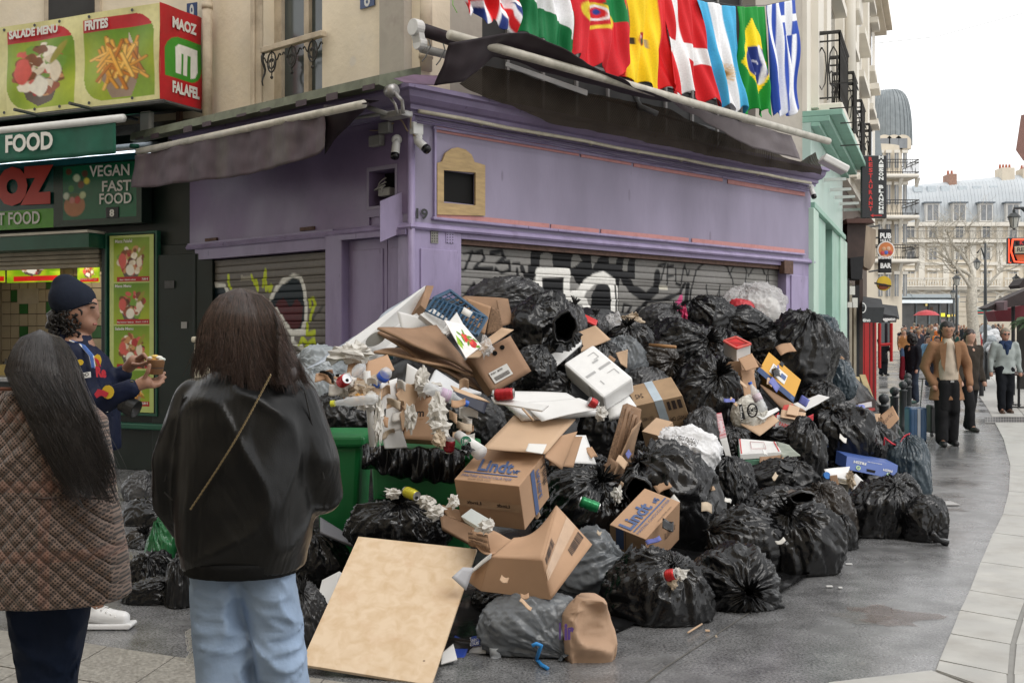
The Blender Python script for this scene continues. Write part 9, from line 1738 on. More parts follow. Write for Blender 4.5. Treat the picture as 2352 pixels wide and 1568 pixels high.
human('bald man in a long black coat on the phone in front of the red shop',2028,46.5,1.78,60,(.010,.010,.011),(.010,.010,.012),None,M_skin3,vox=.035,coat=.30,wide=1.15,stride=.02,arms=(((-.14,.06,.66),(-.04,.09,.85)),((.14,0,.64),(.12,.08,.58))))
human('woman in a light blue cardigan behind the camel coated man',2130,36,1.60,150,(.12,.22,.32),(.02,.03,.05),M_hairb,M_skin2,vox=.03,coat=.42)
human('dark haired person looking down just left of the camel coat',2152,33,1.58,190,(.02,.02,.022),(.02,.02,.03),M_hairk,M_skin,vox=.03)
human('heavy man in a navy quilted jacket walking away up the middle of the street',2238,64,1.80,10,(.02,.045,.09),(.012,.012,.02),mat('grey_hair',(.2,.17,.13),.6),M_skin2,z0=zr(64),vox=.04,wide=1.35,coat=.48,stride=.08)
CW=[(2062,84,(.16,.15,.10),'olive grey','at the left by the postcard racks'),(2079,66,(.05,.035,.03),'dark brown','left of the three near the bar'),(2093,68,(.02,.02,.022),'black','in the middle of the three near the bar'),(2125,72,(.015,.018,.02),'black leather','with white hair, before the kiosk'),(2108,90,(.10,.07,.05),'tan brown','under the kiosk awning'),(2118,86,(.06,.06,.08),'slate','below the red parasol'),(2100,95,(.45,.12,.03),'rust','at the left end of the kiosk'),(2140,80,(.14,.12,.09),'khaki','right of the white haired one'),(2150,88,(.5,.5,.5),'white','before the bright kiosk display'),(2160,78,(.02,.03,.05),'navy','above the braided head'),(2170,92,(.03,.03,.03),'dark grey','right of the braided head'),(2189,70,(.03,.05,.045),'dark green','with a pale scarf'),(2201,76,(.015,.017,.02),'black','with a hood beside the scarf wearer'),(2183,98,(.55,.16,.02),'orange','below the right end of the kiosk'),(2196,96,(.03,.04,.10),'royal blue','next to the orange one'),(2214,99,(.07,.06,.05),'mud brown','under the bare tree trunk'),(2224,94,(.03,.03,.035),'charcoal','right of the tree trunk'),(2243,96,(.05,.09,.2),'bright blue','left of the tall lamp post'),(2252,92,(.02,.02,.02),'jet black','touching the tall lamp post'),(2270,95,(.10,.03,.03),'maroon','right of the tall lamp post'),(2281,88,(.6,.58,.52),'cream','with blue jeans at the right'),(2293,96,(.05,.06,.09),'blue grey','among the right hand crowd'),(2303,94,(.28,.13,.05),'ochre','rightmost before the awnings'),(2262,99,(.3,.3,.3),'pale grey','far behind the lamp post'),(2234,102,(.3,.05,.05),'red','far behind the navy quilted man'),(2132,100,(.03,.10,.09),'teal','far behind the white haired one'),(2208,104,(.25,.22,.17),'beige','far below the arched windows'),(2286,104,(.03,.03,.04),'ink blue','far back at the right'),(2070,100,(.3,.28,.25),'stone coloured','far back at the left'),(2155,103,(.04,.03,.06),'plum','far back behind the kiosk display')]
rs=np.random.RandomState(9)
for i,(x,Y,c,cn,wh)in enumerate(CW):
 human('distant person in %s clothes %s'%(cn,wh),x,Y*.92,rs.uniform(1.62,1.82),rs.choice([180,0,150,200,20,90]),c,[(.02,.02,.03),(.05,.08,.14),(.02,.02,.02)][i%3],[M_hairk,M_hairb,mat('grey_hair',(.2,.17,.13),.6),mat('fair_hair',(.28,.19,.1),.6)][i%4],[M_skin2,M_skin][i%2],z0=zr(Y*.92),vox=.055,group='people crowding the far end of the street',wide=rs.uniform(1.05,1.3),coat=rs.uniform(.42,.52))
mb=MB();c=P(2128,716,80);mb.lathe(c,[(.9,-.25),(.6,-.02),(.2,.1),(.001,.13)],14);u_=mb.build('parasol',mat('red_parasol',(.45,.05,.06),.6),label='small red parasol above the crowd in front of the kiosk',cat='parasol',solid=.02)
# pale refuse heaped by the right hand posts far up the street
for i,(x,y,Y)in enumerate(((2268,770,44),(2275,780,42),(2282,765,45),(2272,795,38),(2290,778,43),(2264,755,48),(2280,800,36))):
 bag(['white bag','grey white bag','clear pale bag','lowest pale bag','rightmost pale bag','farthest pale bag','nearest pale bag'][i]+' in the far heap beside the right hand bollards',x-11,x+11,y-9,y+9,[M_pale,BLG][i%2],(.2,-.2,1),'open',Y=Y,name='rubbish_bag',group='pale bags heaped far up the street',res=.4)
base_=[o for o in bpy.data.objects if o.get('group')=='people crowding the far end of the street']
wd=['near the bar','before the kiosk','behind the camel coated man','past the tree trunk','by the lamp post','before the teal shop','toward the awnings']
for i in range(56):
 b_=base_[(i*7)%len(base_)];x=2066+rs.uniform(0,1)*240;Y=rs.uniform(60,100)if i<34 else rs.uniform(50,66);c_=copy_tree(b_);s2=Y/Y;c_.location=(pxX(x,Y),Y,zr(Y));c_['label']='far '+b_['label'].split(' person ')[1].split(' clothes')[0].replace('in ','figure in ')+' clothes %s, deep in the crowd'%wd[int((x-2062)/35.1)]
 if any(q.get('label')==c_['label']for q in bpy.data.objects if q is not c_ and q.parent is None and q.name.startswith('person')):c_['label']=c_['label'].replace('deep in','nearer side of' if i>33 else 'at the back of')
 # ---- young man in the beanie
Ym=6.15;pp=lambda x,y,d=0:P(x,y,Ym+d)
t=thing('person',Vector((pp(200,1400).x,Ym,0)),'young man in a dark beanie and colourful racing jacket holding a paper food cup','person');M_sk=mat('skin_olive',(.30,.16,.105),.45,.08,25,.1,80)
hd_=[(pp(168,700),.093,pp(178,716),.088),(pp(190,735),.062,pp(200,742),.055),(pp(205,700),.05,pp(206,712),.05),(pp(212,700),.02,pp(226,724),.013),(pp(222,727),.012,pp(226,727),.011),(pp(218,741),.012,pp(221,741),.010),(pp(216,748),.011,pp(219,748),.010),(pp(208,757),.022,pp(211,757),.018),(pp(165,735),.055,pp(168,785),.06),(pp(214,693),.014,pp(216,697),.012)]
bp=[(pp(175,800,.0),.10,pp(180,950),.12),(pp(190,1000),.12,pp(200,1040),.115),(pp(170,820,-.17),.05,pp(205,935,-.2),.045),(pp(205,935,-.2),.04,pp(305,892,-.22),.03),(pp(175,815,.17),.05,pp(215,900,.18),.045),(pp(215,900,.18),.04,pp(288,850,.02),.03),(pp(205,1060,-.05),.09,pp(225,1230,-.05),.07),(pp(225,1230,-.05),.065,pp(220,1385,-.08),.045),(pp(170,1060,.12),.09,pp(140,1230,.15),.07),(pp(140,1230,.15),.06,pp(110,1390,.15),.045)]
fused('body',hd_+bp,M_sk,t,vox=.012,smooth=2)
M_nav=cloth('navy_jacket',(.010,.014,.035),.5);
fused('jacket',[(pp(172,822,-.16),.085,pp(208,935,-.19),.08),(pp(208,935,-.19),.075,pp(300,893,-.22),.052),(pp(176,815,.16),.08,pp(225,905,.17),.075),(pp(225,905,.17),.07,pp(283,858,.03),.05),(pp(150,775),.07,pp(185,785),.065)],M_nav,t,vox=.014,smooth=4,shapes=[loft([(pp(192,1035),.19,.21,0),(pp(185,960),.20,.22,0),(pp(185,880),.20,.22,0),(pp(170,820),.17,.20,0),(pp(165,785),.09,.12,0)],24)],disp=lambda v:v+((pn(v,6)*.5+ridge(v,13)*.3)*.02)[:,None]*np.array([[.3,-1,.2]]))
M_bng=cloth('navy_knit',(.014,.018,.03),.85)
fused('beanie',[(pp(160,685),.112,pp(176,692),.106),(pp(150,660),.075,pp(152,655),.06)],M_bng,t,vox=.012,shapes=None,disp=lambda v:np.where((v[:,2:3]<pp(0,711).z-.35*(v[:,0:1]-pp(172,0).x)*-1),np.c_[v[:,:2]*1,np.maximum(v[:,2],pp(0,716).z+(v[:,0]-pp(172,0).x)*.42)],v))
mb=MB();rs=np.random.RandomState(2)
for k in range(170):
 a=rs.uniform(0,6.28);x=rs.uniform(120,182);y=rs.uniform(715,772);d=rs.uniform(-.09,.02);c=pp(x,y,d);mb.tube([c+Vector((.018*math.cos(a+s*2.5),-.01*s,.018*math.sin(a+s*2.5)))for s in np.linspace(0,1,5)],.006,4)
mb.build('curly_hair',M_hairk,t,smooth=True)
fused('hair_mass',[(pp(135,735),.07,pp(165,745),.062)],M_hairk,t,vox=.012,disp=lambda v:v+(pn(v,20)*.02)[:,None])
mb=MB();mb.sphere(pp(213,706,-.045),.010,sc=(1.5,.6,.55),seg=8,rings=6);mb.build('eye',M_sb,t);mb=MB();mb.tube([pp(205,697,-.06),pp(214,695,-.055),pp(222,698,-.03)],.005,5);mb.build('eyebrow',M_hairk,t)
mb=MB();mb.tube([pp(214,744,-.03),pp(222,744,-.005)],.006,5);mb.build('lips',mat('lips',(.30,.09,.07),.45),t)
# hands round the cup
def hand(w,k,fing,th,name='hand'):
 parts=[(w,.028,k,.036)]+[(a,.0105,b,.0095)for f in fing for a,b in zip(f[:-1],f[1:])]+[(a,.0125,b,.010)for a,b in zip(th[:-1],th[1:])]
 return fused(name,parts,M_sk,t,vox=.0055,smooth=3)
hand(pp(306,890,-.22),pp(334,877,-.20),[[pp(340,872,-.17),pp(362,870,-.13),pp(378,856,-.10)],[pp(342,878,-.19),pp(364,876,-.15),pp(379,866,-.12)],[pp(340,884,-.2),pp(362,883,-.17),pp(375,876,-.13)],[pp(336,888,-.2),pp(354,888,-.18),pp(366,884,-.15)]],[pp(330,872,-.22),pp(340,852,-.24),pp(344,838,-.24)])
hand(pp(285,853,.03),pp(308,830,0),[[pp(316,822,-.03),pp(330,813,-.08),pp(341,826,-.12)],[pp(318,826,.0),pp(334,819,-.05),pp(342,832,-.1)],[pp(314,832,.02),pp(328,830,-.03),pp(337,838,-.07)],[pp(310,836,.03),pp(322,838,.0),pp(330,843,-.04)]],[pp(306,836,-.05),pp(322,838,-.1),pp(338,832,-.14)])
mb=MB();mb.tube([pp(303+5*math.sin(s),889+14*math.cos(s),-.22+.03*math.sin(s+1.5))for s in np.linspace(0,6.28,14)],.005,5);mb.build('bracelet',mat('beads',(.1,.09,.03),.4,.4,90),t)
cu2=thing('food_cup',pp(358,858,-.16),'brown printed paper cup piled with white and yellow food in the young mans hands','paper cup');c=pp(358,858,-.16);mb=MB();mb.lathe(c,[(.036,0),(.046,.075),(.049,.078),(.047,.08),(.043,.07)],20,axis=Vector((.05,-.12,1)));mb.build('cup_body',mat('cup_kraft',(.30,.16,.08),.5,.1,20),cu2,smooth=True)
for k,(dx,dz,cc)in enumerate(((-.02,.082,(.65,.63,.58)),(.0,.09,(.65,.45,.12)),(.02,.085,(.7,.68,.62)),(.034,.075,(.6,.65,.6)),(-.005,.078,(.62,.35,.08)))):mb=MB();mb.sphere(c+Vector((dx,-.012,dz)),.018,sc=(1.2,1,.6),seg=10,rings=6);mb.build('food',mat('food%d'%k,cc,.6,.2,40,.3),cu2,smooth=True)
mb=MB();mb.tube([c+Vector((.045*math.cos(s),.045*math.sin(s)-.004,.03))for s in np.linspace(3.3,6.1,10)],.003,4);mb.build('printed_mark',M_ink,cu2)
# trousers, shoe, jacket badges
fused('trousers',[(pp(205,1050,-.05),.12,pp(240,1220,-.06),.10),(pp(240,1220,-.06),.095,pp(222,1362,-.08),.065),(pp(165,1050,.12),.11,pp(140,1230,.15),.09),(pp(140,1230,.15),.085,pp(112,1370,.15),.06)],cloth('beige_cotton',(.42,.37,.29),.8),t,vox=.018,disp=lambda v:v+(pn(v,7)*.025)[:,None]*np.array([[.5,-1,.0]]))
def shoe(x,d,nm):
 M_sh=mat('white_leather',(.74,.74,.74),.35,.04);s=lambda a,b,e=0:Vector((pxX(x+a,Ym)+0,Ym+d+e,b))
 mb=MB();sole=[(-.16,.0),(-.165,.03),(.16,.03),(.17,.02),(.16,.0)]
 b0=s(0,0);mb.add([],[]);pr=[(b0+Vector((u,0,z)))for u,z in((-.155,.004),(-.16,.035),(-.0,.032),(.12,.032),(.165,.036),(.172,.022),(.155,.004))];
 mb.prism([p_+Vector((0,-.052,0))for p_ in pr],(0,.104,0));mb.build('sole',M_sh,t,bevel=.008)
 fused('shoe',[(b0+Vector((-.115,0,.075)),.045,b0+Vector((-.02,0,.075)),.046),(b0+Vector((-.02,0,.07)),.045,b0+Vector((.11,0,.055)),.038),(b0+Vector((-.09,0,.10)),.046,b0+Vector((-.05,0,.115)),.043)],M_sh,t,vox=.009,smooth=3)
 for k in range(5):mb=MB();a=b0+Vector((-.02+.025*k,-.038,.118-.012*k));mb.tube([a,a+Vector((.008,.038,.012)),a+Vector((.012,.07,0))],.004,5);mb.build('lace',M_wt,t)
 mb=MB();mb.add([b0+Vector((u,-.0485,z))for u,z in((-.10,.075),(-.02,.05),(.04,.062),(-.02,.06),(-.06,.085))],[(0,1,2,3,4)]);mb.build('swoosh_mark',mat('shoe_grey',(.6,.6,.6),.4),t)
 fused('sock',[(b0+Vector((-.07,0,.13)),.042,b0+Vector((-.065,0,.2)),.045)],M_blk,t,vox=.012)
shoe(248,-.08,'a');shoe(120,.20,'b')
def badge(pts,m,d,nm='badge'):mb=MB();mb.add([pp(x,y,d)for x,y in pts],[tuple(range(len(pts)))]);return mb.build(nm,m,t,solid=.004)
Mye=mat('badge_yellow',(.62,.42,.03),.5);Mrd=mat('badge_red',(.5,.03,.05),.5)
badge([(248+14*math.cos(a),900+16*math.sin(a))for a in np.linspace(0,6,12)],Mye,-.30);badge([(217,905),(225,893),(238,896),(250,902),(244,912),(232,908),(222,914)],Mrd,-.31)
badge([(224+9*math.cos(a),828+15*math.sin(a))for a in np.linspace(0,6,10)],Mye,-.235);badge([(216,820),(226,826),(232,842),(224,838)],Mrd,-.245)
text('Re',pp(222,866,-.255),pp(246,868,-.255),pp(220,840,-.25),Mrd,t,.006,.06);text('ll',pp(238,948,-.22),pp(250,946,-.22),pp(238,938,-.22),M_wt,t,.01,.05)
badge([(181,858),(208,853),(209,866),(183,870)],M_wt,-.262);text('DO',pp(188,866,-.268),pp(205,863,-.268),pp(188,858,-.268),M_sb,t,.006,.03)
badge([(184+8*math.cos(a),832+7*math.sin(a))for a in np.linspace(0,6,10)],Mye,-.262)
Mst=mat('stripe_blue',(.05,.12,.35),.5)
for k,m_ in enumerate((M_wt,Mst,M_wt)):mb=MB();mb.tube([pp(160+k*6,782+k*3,-.10),pp(185+k*6,792+k*3,-.19),pp(205+k*5,815+k*2,-.235),pp(212+k*3,845,-.25)],.0045 if k!=1 else .012,5);mb.build('piping',m_,t)
ct_=thing('camera_barrel',pp(298,930,-.2),'black camera lens hanging at the young mans hip','camera');mb=MB();mb.lathe(pp(282,925,-.2),[(.001,0),(.045,0),(.045,.03),(.05,.035),(.05,.085),(.043,.085),(.001,.06)],18,axis=Vector((1,-.2,-.45)));mb.build('lens',mat('lens_black',(.015,.015,.015),.4),ct_)
# ---- women in front, seen from behind
def strands(name,fn,n,seg,r,m,par,seed=0):
 rs=np.random.RandomState(seed);mb=MB();
 for k in range(n):
  pts=fn(rs,seg);mb.tube(pts,[r*(1-.75*i/(seg-1))for i in range(seg)],3,cap=False)
 o=mb.build(name,hairtone(m),par,smooth=True,kind='stuff',recalc=False);c=np.ones((n,seg*3,4),np.float32);b_=np.array(HT[m.name]);tn=rs.uniform(.45,2.3,n)**1.2;c[:,:,:3]=(b_[None]*tn[:,None])[:,None,:];at=o.data.color_attributes.new('Col','FLOAT_COLOR','POINT');at.data.foreach_set('color',c.ravel());return o
HT={'black_hair':(.013,.010,.009),'brown_hair':(.036,.021,.016)}
def hairtone(m):return printmat('hair_fibre',.34,0,spec=.55)
def leather():
 m,tr,b=newmat('black_leather');N=tr.nodes.new;L=tr.links.new;g=N('ShaderNodeNewGeometry');mp=N('ShaderNodeMapping');mp.inputs['Scale'].default_value=(4.5,4.5,1.6);mp.inputs['Rotation'].default_value=(0,R(35),0);L(g.outputs['Position'],mp.inputs['Vector'])
 n=N('ShaderNodeTexNoise');n.inputs['Scale'].default_value=1.3;n.inputs['Detail'].default_value=3;n.inputs['Distortion'].default_value=.6;L(mp.outputs[0],n.inputs['Vector']);b1=N('ShaderNodeBump');b1.inputs['Strength'].default_value=.42;b1.inputs['Distance'].default_value=.06;L(n.outputs['Fac'],b1.inputs['Height'])
 v=N('ShaderNodeTexVoronoi');v.inputs['Scale'].default_value=260;L(g.outputs['Position'],v.inputs['Vector']);b2=N('ShaderNodeBump');b2.inputs['Strength'].default_value=.12;b2.inputs['Distance'].default_value=.002;L(v.outputs['Distance'],b2.inputs['Height']);L(b1.outputs[0],b2.inputs['Normal']);L(b2.outputs[0],b.inputs['Normal'])
 b.inputs['Base Color'].default_value=(.005,.005,.005,1);b.inputs['Roughness'].default_value=.33;b.inputs['Specular IOR Level'].default_value=.30;return m
M_lea=leather()
Yw=3.85;w=lambda x,y,d=0:P(x,y,Yw+d);s_=Yw/FD
t=thing('person',Vector((w(560,0).x,Yw,0)),'long haired woman seen from behind in an oversized black leather jacket and pale jeans','person')
fused('body',[(w(556,735),.095,w(556,765),.085),(w(558,800),.06,w(560,850),.07),(w(500,905),.07,w(625,905),.07),(w(562,930),.15,w(562,1150),.13),(w(545,1230),.10,w(585,1230),.10),(w(465,905),.05,w(410,1080),.045),(w(410,1080),.042,w(425,1200,.12),.032),(w(655,905),.05,w(720,1080),.045),(w(720,1080),.042,w(690,1150,.25),.032),(w(425,1200,.12),.03,w(432,1235,.16),.032),(w(690,1150,.25),.03,w(675,1140,.32),.03),(w(505,1290),.05,w(512,1500),.045),(w(512,1500),.045,w(530,1760),.045),(w(615,1290),.05,w(640,1500),.045),(w(640,1500),.045,w(650,1760),.045),(w(530,1790),.045,w(528,1800,.15),.035),(w(650,1790),.045,w(655,1800,.15),.035)],M_skin2,t,vox=.02,smooth=3)
rg=[(w(562,1302),137*s_,.20,0),(w(562,1268),142*s_,.205,0),(w(562,1235),152*s_,.22,0),(w(563,1150),158*s_,.225,0),(w(564,1050),156*s_,.22,0),(w(565,960),150*s_,.20,0),(w(565,905),138*s_,.17,0),(w(564,872),105*s_,.13,0),(w(562,845),66*s_,.10,0)]
def ldisp(v):
 f=.5*pn(v*np.array([1,.6,.55]),5,3)+.35*ridge(v*np.array([1,.7,.8])+.15*np.stack([pn(v,3,5)]*3,1),7,8)-.2
 w_=v+.15*np.stack([pn(v,2.5,i*7)for i in range(3)],1);f=f*.5+1.3*np.maximum(ridge(w_*np.array([1,.8,.55]),4,13),0)**3;return v+(f*.017)[:,None]*np.array([[.35,-1,.1]])
fused('jacket',[(w(455,925),.088,w(408,1060,.0),.088),(w(408,1060),.085,w(400,1150,.03),.075),(w(400,1150,.03),.075,w(418,1212,.08),.045),(w(675,925),.088,w(722,1060),.088),(w(722,1060),.085,w(735,1130,.05),.078),(w(735,1130,.05),.07,w(700,1160,.22),.05)],M_lea,t,vox=.013,smooth=5,shapes=[loft(rg,40)],disp=ldisp)
fused('hem_band',[],cloth('black_rib',(.010,.010,.010),.85),t,vox=.012,smooth=2,shapes=[loft([(w(562,1306),133*s_,.205,0),(w(562,1268),136*s_,.225,0)],40)])
for a_ in([(420,905),(405,1000),(378,1105)],[(378,1130),(410,1160)],[(700,900),(722,1000),(745,1100)]):mb=MB();mb.tube([w(x,y,-.10 if x>400 and x<720 else-.07)for x,y in a_],.003,4);mb.build('seam',mat('seam_thread',(.02,.02,.02),.6),t)
def jeansm():
 m=mat('pale_denim',(.27,.36,.50),.85,.18,5,.35,12,bd=.03,dirt=.25,dirtcol=(.34,.40,.50),ds=4);return m
def wrink(v):
 w_=v+.12*np.stack([pn(v,3,i*7)for i in range(3)],1);return v+(pn(v,4,2)*.012+.030*np.maximum(ridge(w_*np.array([.55,.8,1.5]),4.2,4),0)**3+.016*np.maximum(ridge(w_*np.array([.7,.8,1.7]),9,6),0)**3-.01)[:,None]*np.array([[.4,-1,0]])
fused('jeans',[],jeansm(),t,vox=.011,smooth=2,shapes=[loft([(w(522,1760,.0),.102,.115,0),(w(520,1560),.098,.115,0),(w(506,1440),.092,.12,0),(w(501,1310),.090,.13,0),(w(500,1250),.08,.13,0)],26),loft([(w(656,1760),.096,.115,.0),(w(652,1560),.082,.115,0),(w(635,1440),.086,.12,0),(w(612,1310),.090,.13,0),(w(605,1250),.08,.13,0)],26)],disp=wrink)
mb=MB();rs=np.random.RandomState(5)
for k in range(46):a=w(441+rs.uniform(0,10),1435+rs.uniform(0,80),-.03);mb.tube([a,a+Vector((-.012+rs.uniform(-.012,.01),0,-.012)),a+Vector((-.015+rs.uniform(-.012,.015),-.003,-.03))],.0015,3)
mb.build('frayed_threads',M_wt,t,kind='stuff')
for x in(528,652):fused('shoe',[(Vector((w(x,0).x,Yw+.02,.05)),.05,Vector((w(x,0).x,Yw+.2,.04)),.042)],M_blk,t,vox=.02)
fused('hair_mass',[(w(556,735,.0),.110,w(560,800,.0),.105),(w(560,800),.11,w(585,850,-.05),.10),(w(520,790,-.02),.07,w(500,830,-.02),.04),(w(610,800,-.04),.07,w(660,860,-.09),.04)],M_hairb,t,vox=.014,smooth=4,disp=lambda v:v+(ridge(v*np.array([1,1,.15]),22)*.008)[:,None]*np.array([[0,-1,0]]))
def hs(rs,seg):
 cl=rs.randint(70);rc=np.random.RandomState(cl);u=float(np.clip(rc.uniform(-1,1)+rs.normal(0,.035),-1,1));sd=abs(u);x0=552+u*22;x1=556+u*92;xb=(562+u*112)if u<0 else(580+u*136);yb=(rc.uniform(825,868)if u<-.2 else rc.uniform(850,905))+rs.normal(0,7);j=rc.normal(0,9)+rs.normal(0,3)*(4 if rs.rand()<.08 else 1);ph=rc.uniform(0,6)+rs.normal(0,.3)
 pts=[]
 for i in range(seg):
  v=i/(seg-1);
  if v<.35:k=v/.35;x=x0+(x1-x0)*k**.7;y=662+(745-662)*k**1.5+sd*8*(1-k);
  else:k=(v-.35)/.65;x=x1+(xb-x1)*k**1.3;y=745+(yb-745)*k
  x+=j*v+4.5*math.sin(ph+v*8)*v;d=-.118*math.sqrt(max(0,1-min(1,((x-556)/110)**2*.75)))*min(1,.35+v*2)-.035*v-rs.uniform(0,.006)
  if x>640:d-=.03
  pts.append(w(x,y,d))
 return pts
strands('hair_strands',hs,2200,13,.0016,M_hairb,t,3)
M_gold=mat('gold_chain',(.30,.23,.13),.3,.1,60,metal=.9);mb=MB()
for k in range(74):
 f=k/73;x=621+(438-621)*f+8*math.sin(f*3.1);y=862+(1168-862)*f;c=w(x,y,-.232-.02*math.sin(3.14*f));mb.sphere(c,.0042,sc=(1,.8,1)if k%2 else(.7,.8,1.3),seg=6,rings=4)
cn=mb.build('bag_chain',M_gold,t,kind='stuff')
# ---- woman in the quilted houndstooth coat
def tweed():
 m,tr,b=newmat('houndstooth');N=tr.nodes.new;L=tr.links.new;g=N('ShaderNodeNewGeometry');sp=N('ShaderNodeSeparateXYZ');L(g.outputs['Position'],sp.inputs[0])
 def M(op,a,b_=None,c=None):
  n=N('ShaderNodeMath');n.operation=op
  for i,v in enumerate((a,b_,c)):
   if v is None:continue
   if isinstance(v,(int,float)):n.inputs[i].default_value=v
   else:L(v,n.inputs[i])
  return n.outputs[0]
 X,Z=sp.outputs[0],sp.outputs[2];f=66
 sx=M('SINE',M('MULTIPLY',X,f*6.283));sz=M('SINE',M('MULTIPLY',Z,f*6.283));ck=M('GREATER_THAN',M('MULTIPLY',sx,sz),-.15)
 bd1=M('GREATER_THAN',M('SINE',M('MULTIPLY',Z,26)),.86);bd2=M('GREATER_THAN',M('SINE',M('MULTIPLY',X,26)),.90)
 n=N('ShaderNodeTexNoise');n.inputs['Scale'].default_value=120;L(g.outputs['Position'],n.inputs['Vector'])
 def mixc(fac,c1,c2):
  q=N('ShaderNodeMix');q.data_type='RGBA'
  if isinstance(fac,float):q.inputs[0].default_value=fac
  else:L(fac,q.inputs[0])
  for i,c in((6,c1),(7,c2)):
   if isinstance(c,tuple):q.inputs[i].default_value=(*c,1)
   else:L(c,q.inputs[i])
  return q.outputs[2]
 c=mixc(ck,(.022,.014,.011),(.185,.125,.095));c=mixc(M('MULTIPLY',bd1,.22),c,(.26,.10,.06));c=mixc(M('MULTIPLY',bd2,.18),c,(.24,.08,.05));L(c,b.inputs['Base Color']);b.inputs['Roughness'].default_value=.9;b.inputs['Sheen Weight'].default_value=.2
 q1=M('ABSOLUTE',M('SINE',M('MULTIPLY',M('ADD',M('MULTIPLY',X,1.1),Z),52)));q2=M('ABSOLUTE',M('SINE',M('MULTIPLY',M('SUBTRACT',M('MULTIPLY',X,1.1),Z),52)));h=M('POWER',M('MULTIPLY',q1,q2),.35)
 bp=N('ShaderNodeBump');bp.inputs['Strength'].default_value=.9;bp.inputs['Distance'].default_value=.02;L(h,bp.inputs['Height']);L(bp.outputs[0],b.inputs['Normal']);return m
Yq=4.2;w1=lambda x,y,d=0:P(x,y,Yq+d);s1=Yq/FD
t=thing('person',Vector((w1(105,0).x,Yq,0)),'dark haired woman seen from behind in a brown quilted houndstooth coat at the left','person')
fused('body',[(w1(95,830),.095,w1(98,860),.085),(w1(98,890),.055,w1(100,930),.06),(w1(30,960),.06,w1(180,960),.06),(w1(105,990),.14,w1(105,1200),.13),(w1(20,960),.045,w1(-20,1180),.04),(w1(190,960),.045,w1(225,1150),.04),(w1(-20,1180),.038,w1(10,1260,.2),.03),(w1(225,1150),.038,w1(200,1240,.2),.03),(w1(78,1290),.07,w1(84,1500),.05),(w1(84,1500),.05,w1(105,1760),.04),(w1(146,1290),.07,w1(140,1500),.05),(w1(140,1500),.05,w1(125,1760),.04)],M_skin2,t,vox=.02)
rg=[(w1(110,1368),188*s1,.24,0),(w1(108,1260),178*s1,.235,0),(w1(105,1145),160*s1,.21,0),(w1(103,1040),150*s1,.20,0),(w1(103,960),140*s1,.165,0),(w1(100,925),105*s1,.13,0),(w1(98,898),70*s1,.10,0)]
def qd(v):
 h=(np.abs(np.sin((v[:,0]*1.1+v[:,2])*52))*np.abs(np.sin((v[:,0]*1.1-v[:,2])*52)))**.4
 return v+(h*.009+pn(v,4,2)*.022+.02*np.maximum(ridge(v,3.5,6),0)**3)[:,None]*np.array([[.1,-1,.1]])
M_tw=tweed()
fused('coat',[(w1(10,975),.085,w1(-35,1120),.08),(w1(-35,1120),.075,w1(-20,1230,.1),.06),(w1(190,975),.082,w1(208,1110),.075),(w1(208,1110),.07,w1(205,1200,.1),.06),(w1(20,925),.055,w1(130,930,-.03),.055),(w1(50,940,-.09),.07,w1(100,985,-.12),.08)],M_tw,t,vox=.009,smooth=3,shapes=[loft(rg,40)],disp=qd)
mb=MB();mb.tube([w1(x,y,-.16)for x,y in((-20,893),(60,893),(110,893),(132,905),(150,940))],.007,6);mb.build('collar_piping',mat('brown_suede',(.12,.045,.025),.8),t)
mb=MB();mb.tube([w1(190,1110-70,-.13),w1(214,1000,-.10),w1(238,1060,-.09)],.002,4);mb.build('seam',M_ink,t)
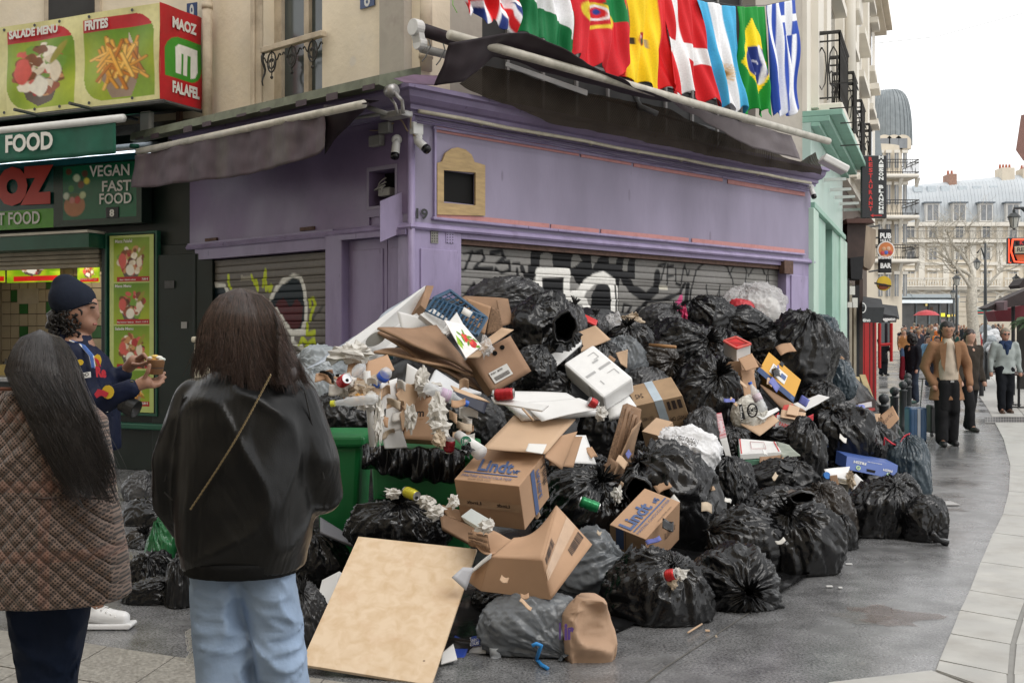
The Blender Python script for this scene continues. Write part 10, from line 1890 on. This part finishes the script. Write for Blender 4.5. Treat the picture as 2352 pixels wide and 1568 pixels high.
mb=MB();mb.tube([w1(-60+i*20,1142+2*math.sin(i),-.225+.012*abs(i-8)*.9)for i in range(17)],.004,5);mb.tube([w1(118,1143,-.23),w1(124,1155,-.235),w1(132,1150,-.235),w1(128,1166,-.235)],.003,4);mb.build('waist_cord',mat('cord_brown',(.05,.03,.025),.6),t)
fused('jeans',[],cloth('navy_denim',(.008,.014,.032),.7),t,vox=.014,smooth=3,shapes=[loft([(w1(118,1760),.07,.08,0),(w1(95,1560),.075,.09,0),(w1(82,1450),.085,.10,0),(w1(76,1340),.10,.12,0)],24),loft([(w1(128,1760),.065,.08,0),(w1(130,1560),.07,.09,0),(w1(148,1450),.075,.10,0),(w1(155,1340),.09,.12,0)],24)],disp=wrink)
fused('hair_mass',[(w1(97,835,0),.115,w1(100,880,0),.11),(w1(115,900,-.08),.12,w1(165,1010,-.14),.10),(w1(165,1010,-.14),.10,w1(215,1100,-.15),.06)],M_hairk,t,vox=.014,smooth=4,disp=lambda v:v+(ridge(v*np.array([1,1,.15]),22)*.008)[:,None]*np.array([[0,-1,0]]))
def hs2(rs,seg):
 cl=rs.randint(80);rc=np.random.RandomState(100+cl);u=float(np.clip(rc.uniform(-1,1)+rs.normal(0,.035),-1,1));sd=abs(u);x0=92+u*20;x1=97+u*90;ye=rc.uniform(1020,1160)+rs.normal(0,10);xb=210+u*58+(ye-1100)*.25;j=rc.normal(0,8)+rs.normal(0,4)*(4 if rs.rand()<.08 else 1);ph=rc.uniform(0,6)+rs.normal(0,.3);pts=[]
 for i in range(seg):
  v=i/(seg-1)
  if v<.28:k=v/.28;x=x0+(x1-x0)*k**.7;y=757+(850-757)*k**1.5+sd*8*(1-k)
  else:k=(v-.28)/.72;x=x1+(xb-x1)*k**1.15;y=850+(ye-850)*k
  x+=j*v+5*math.sin(ph+v*8)*v;cx=97 if v<.28 else 97+(xb-u*58-97)*((v-.28)/.72)**1.15
  d=-.125*math.sqrt(max(0,1-min(1,((x-cx)/105)**2*.8)))*min(1,.35+v*2.5)-.14*min(1,v*1.6)-rs.uniform(0,.008);pts.append(w1(x,y,d))
 return pts
strands('hair_strands',hs2,2200,15,.0016,M_hairk,t,8)
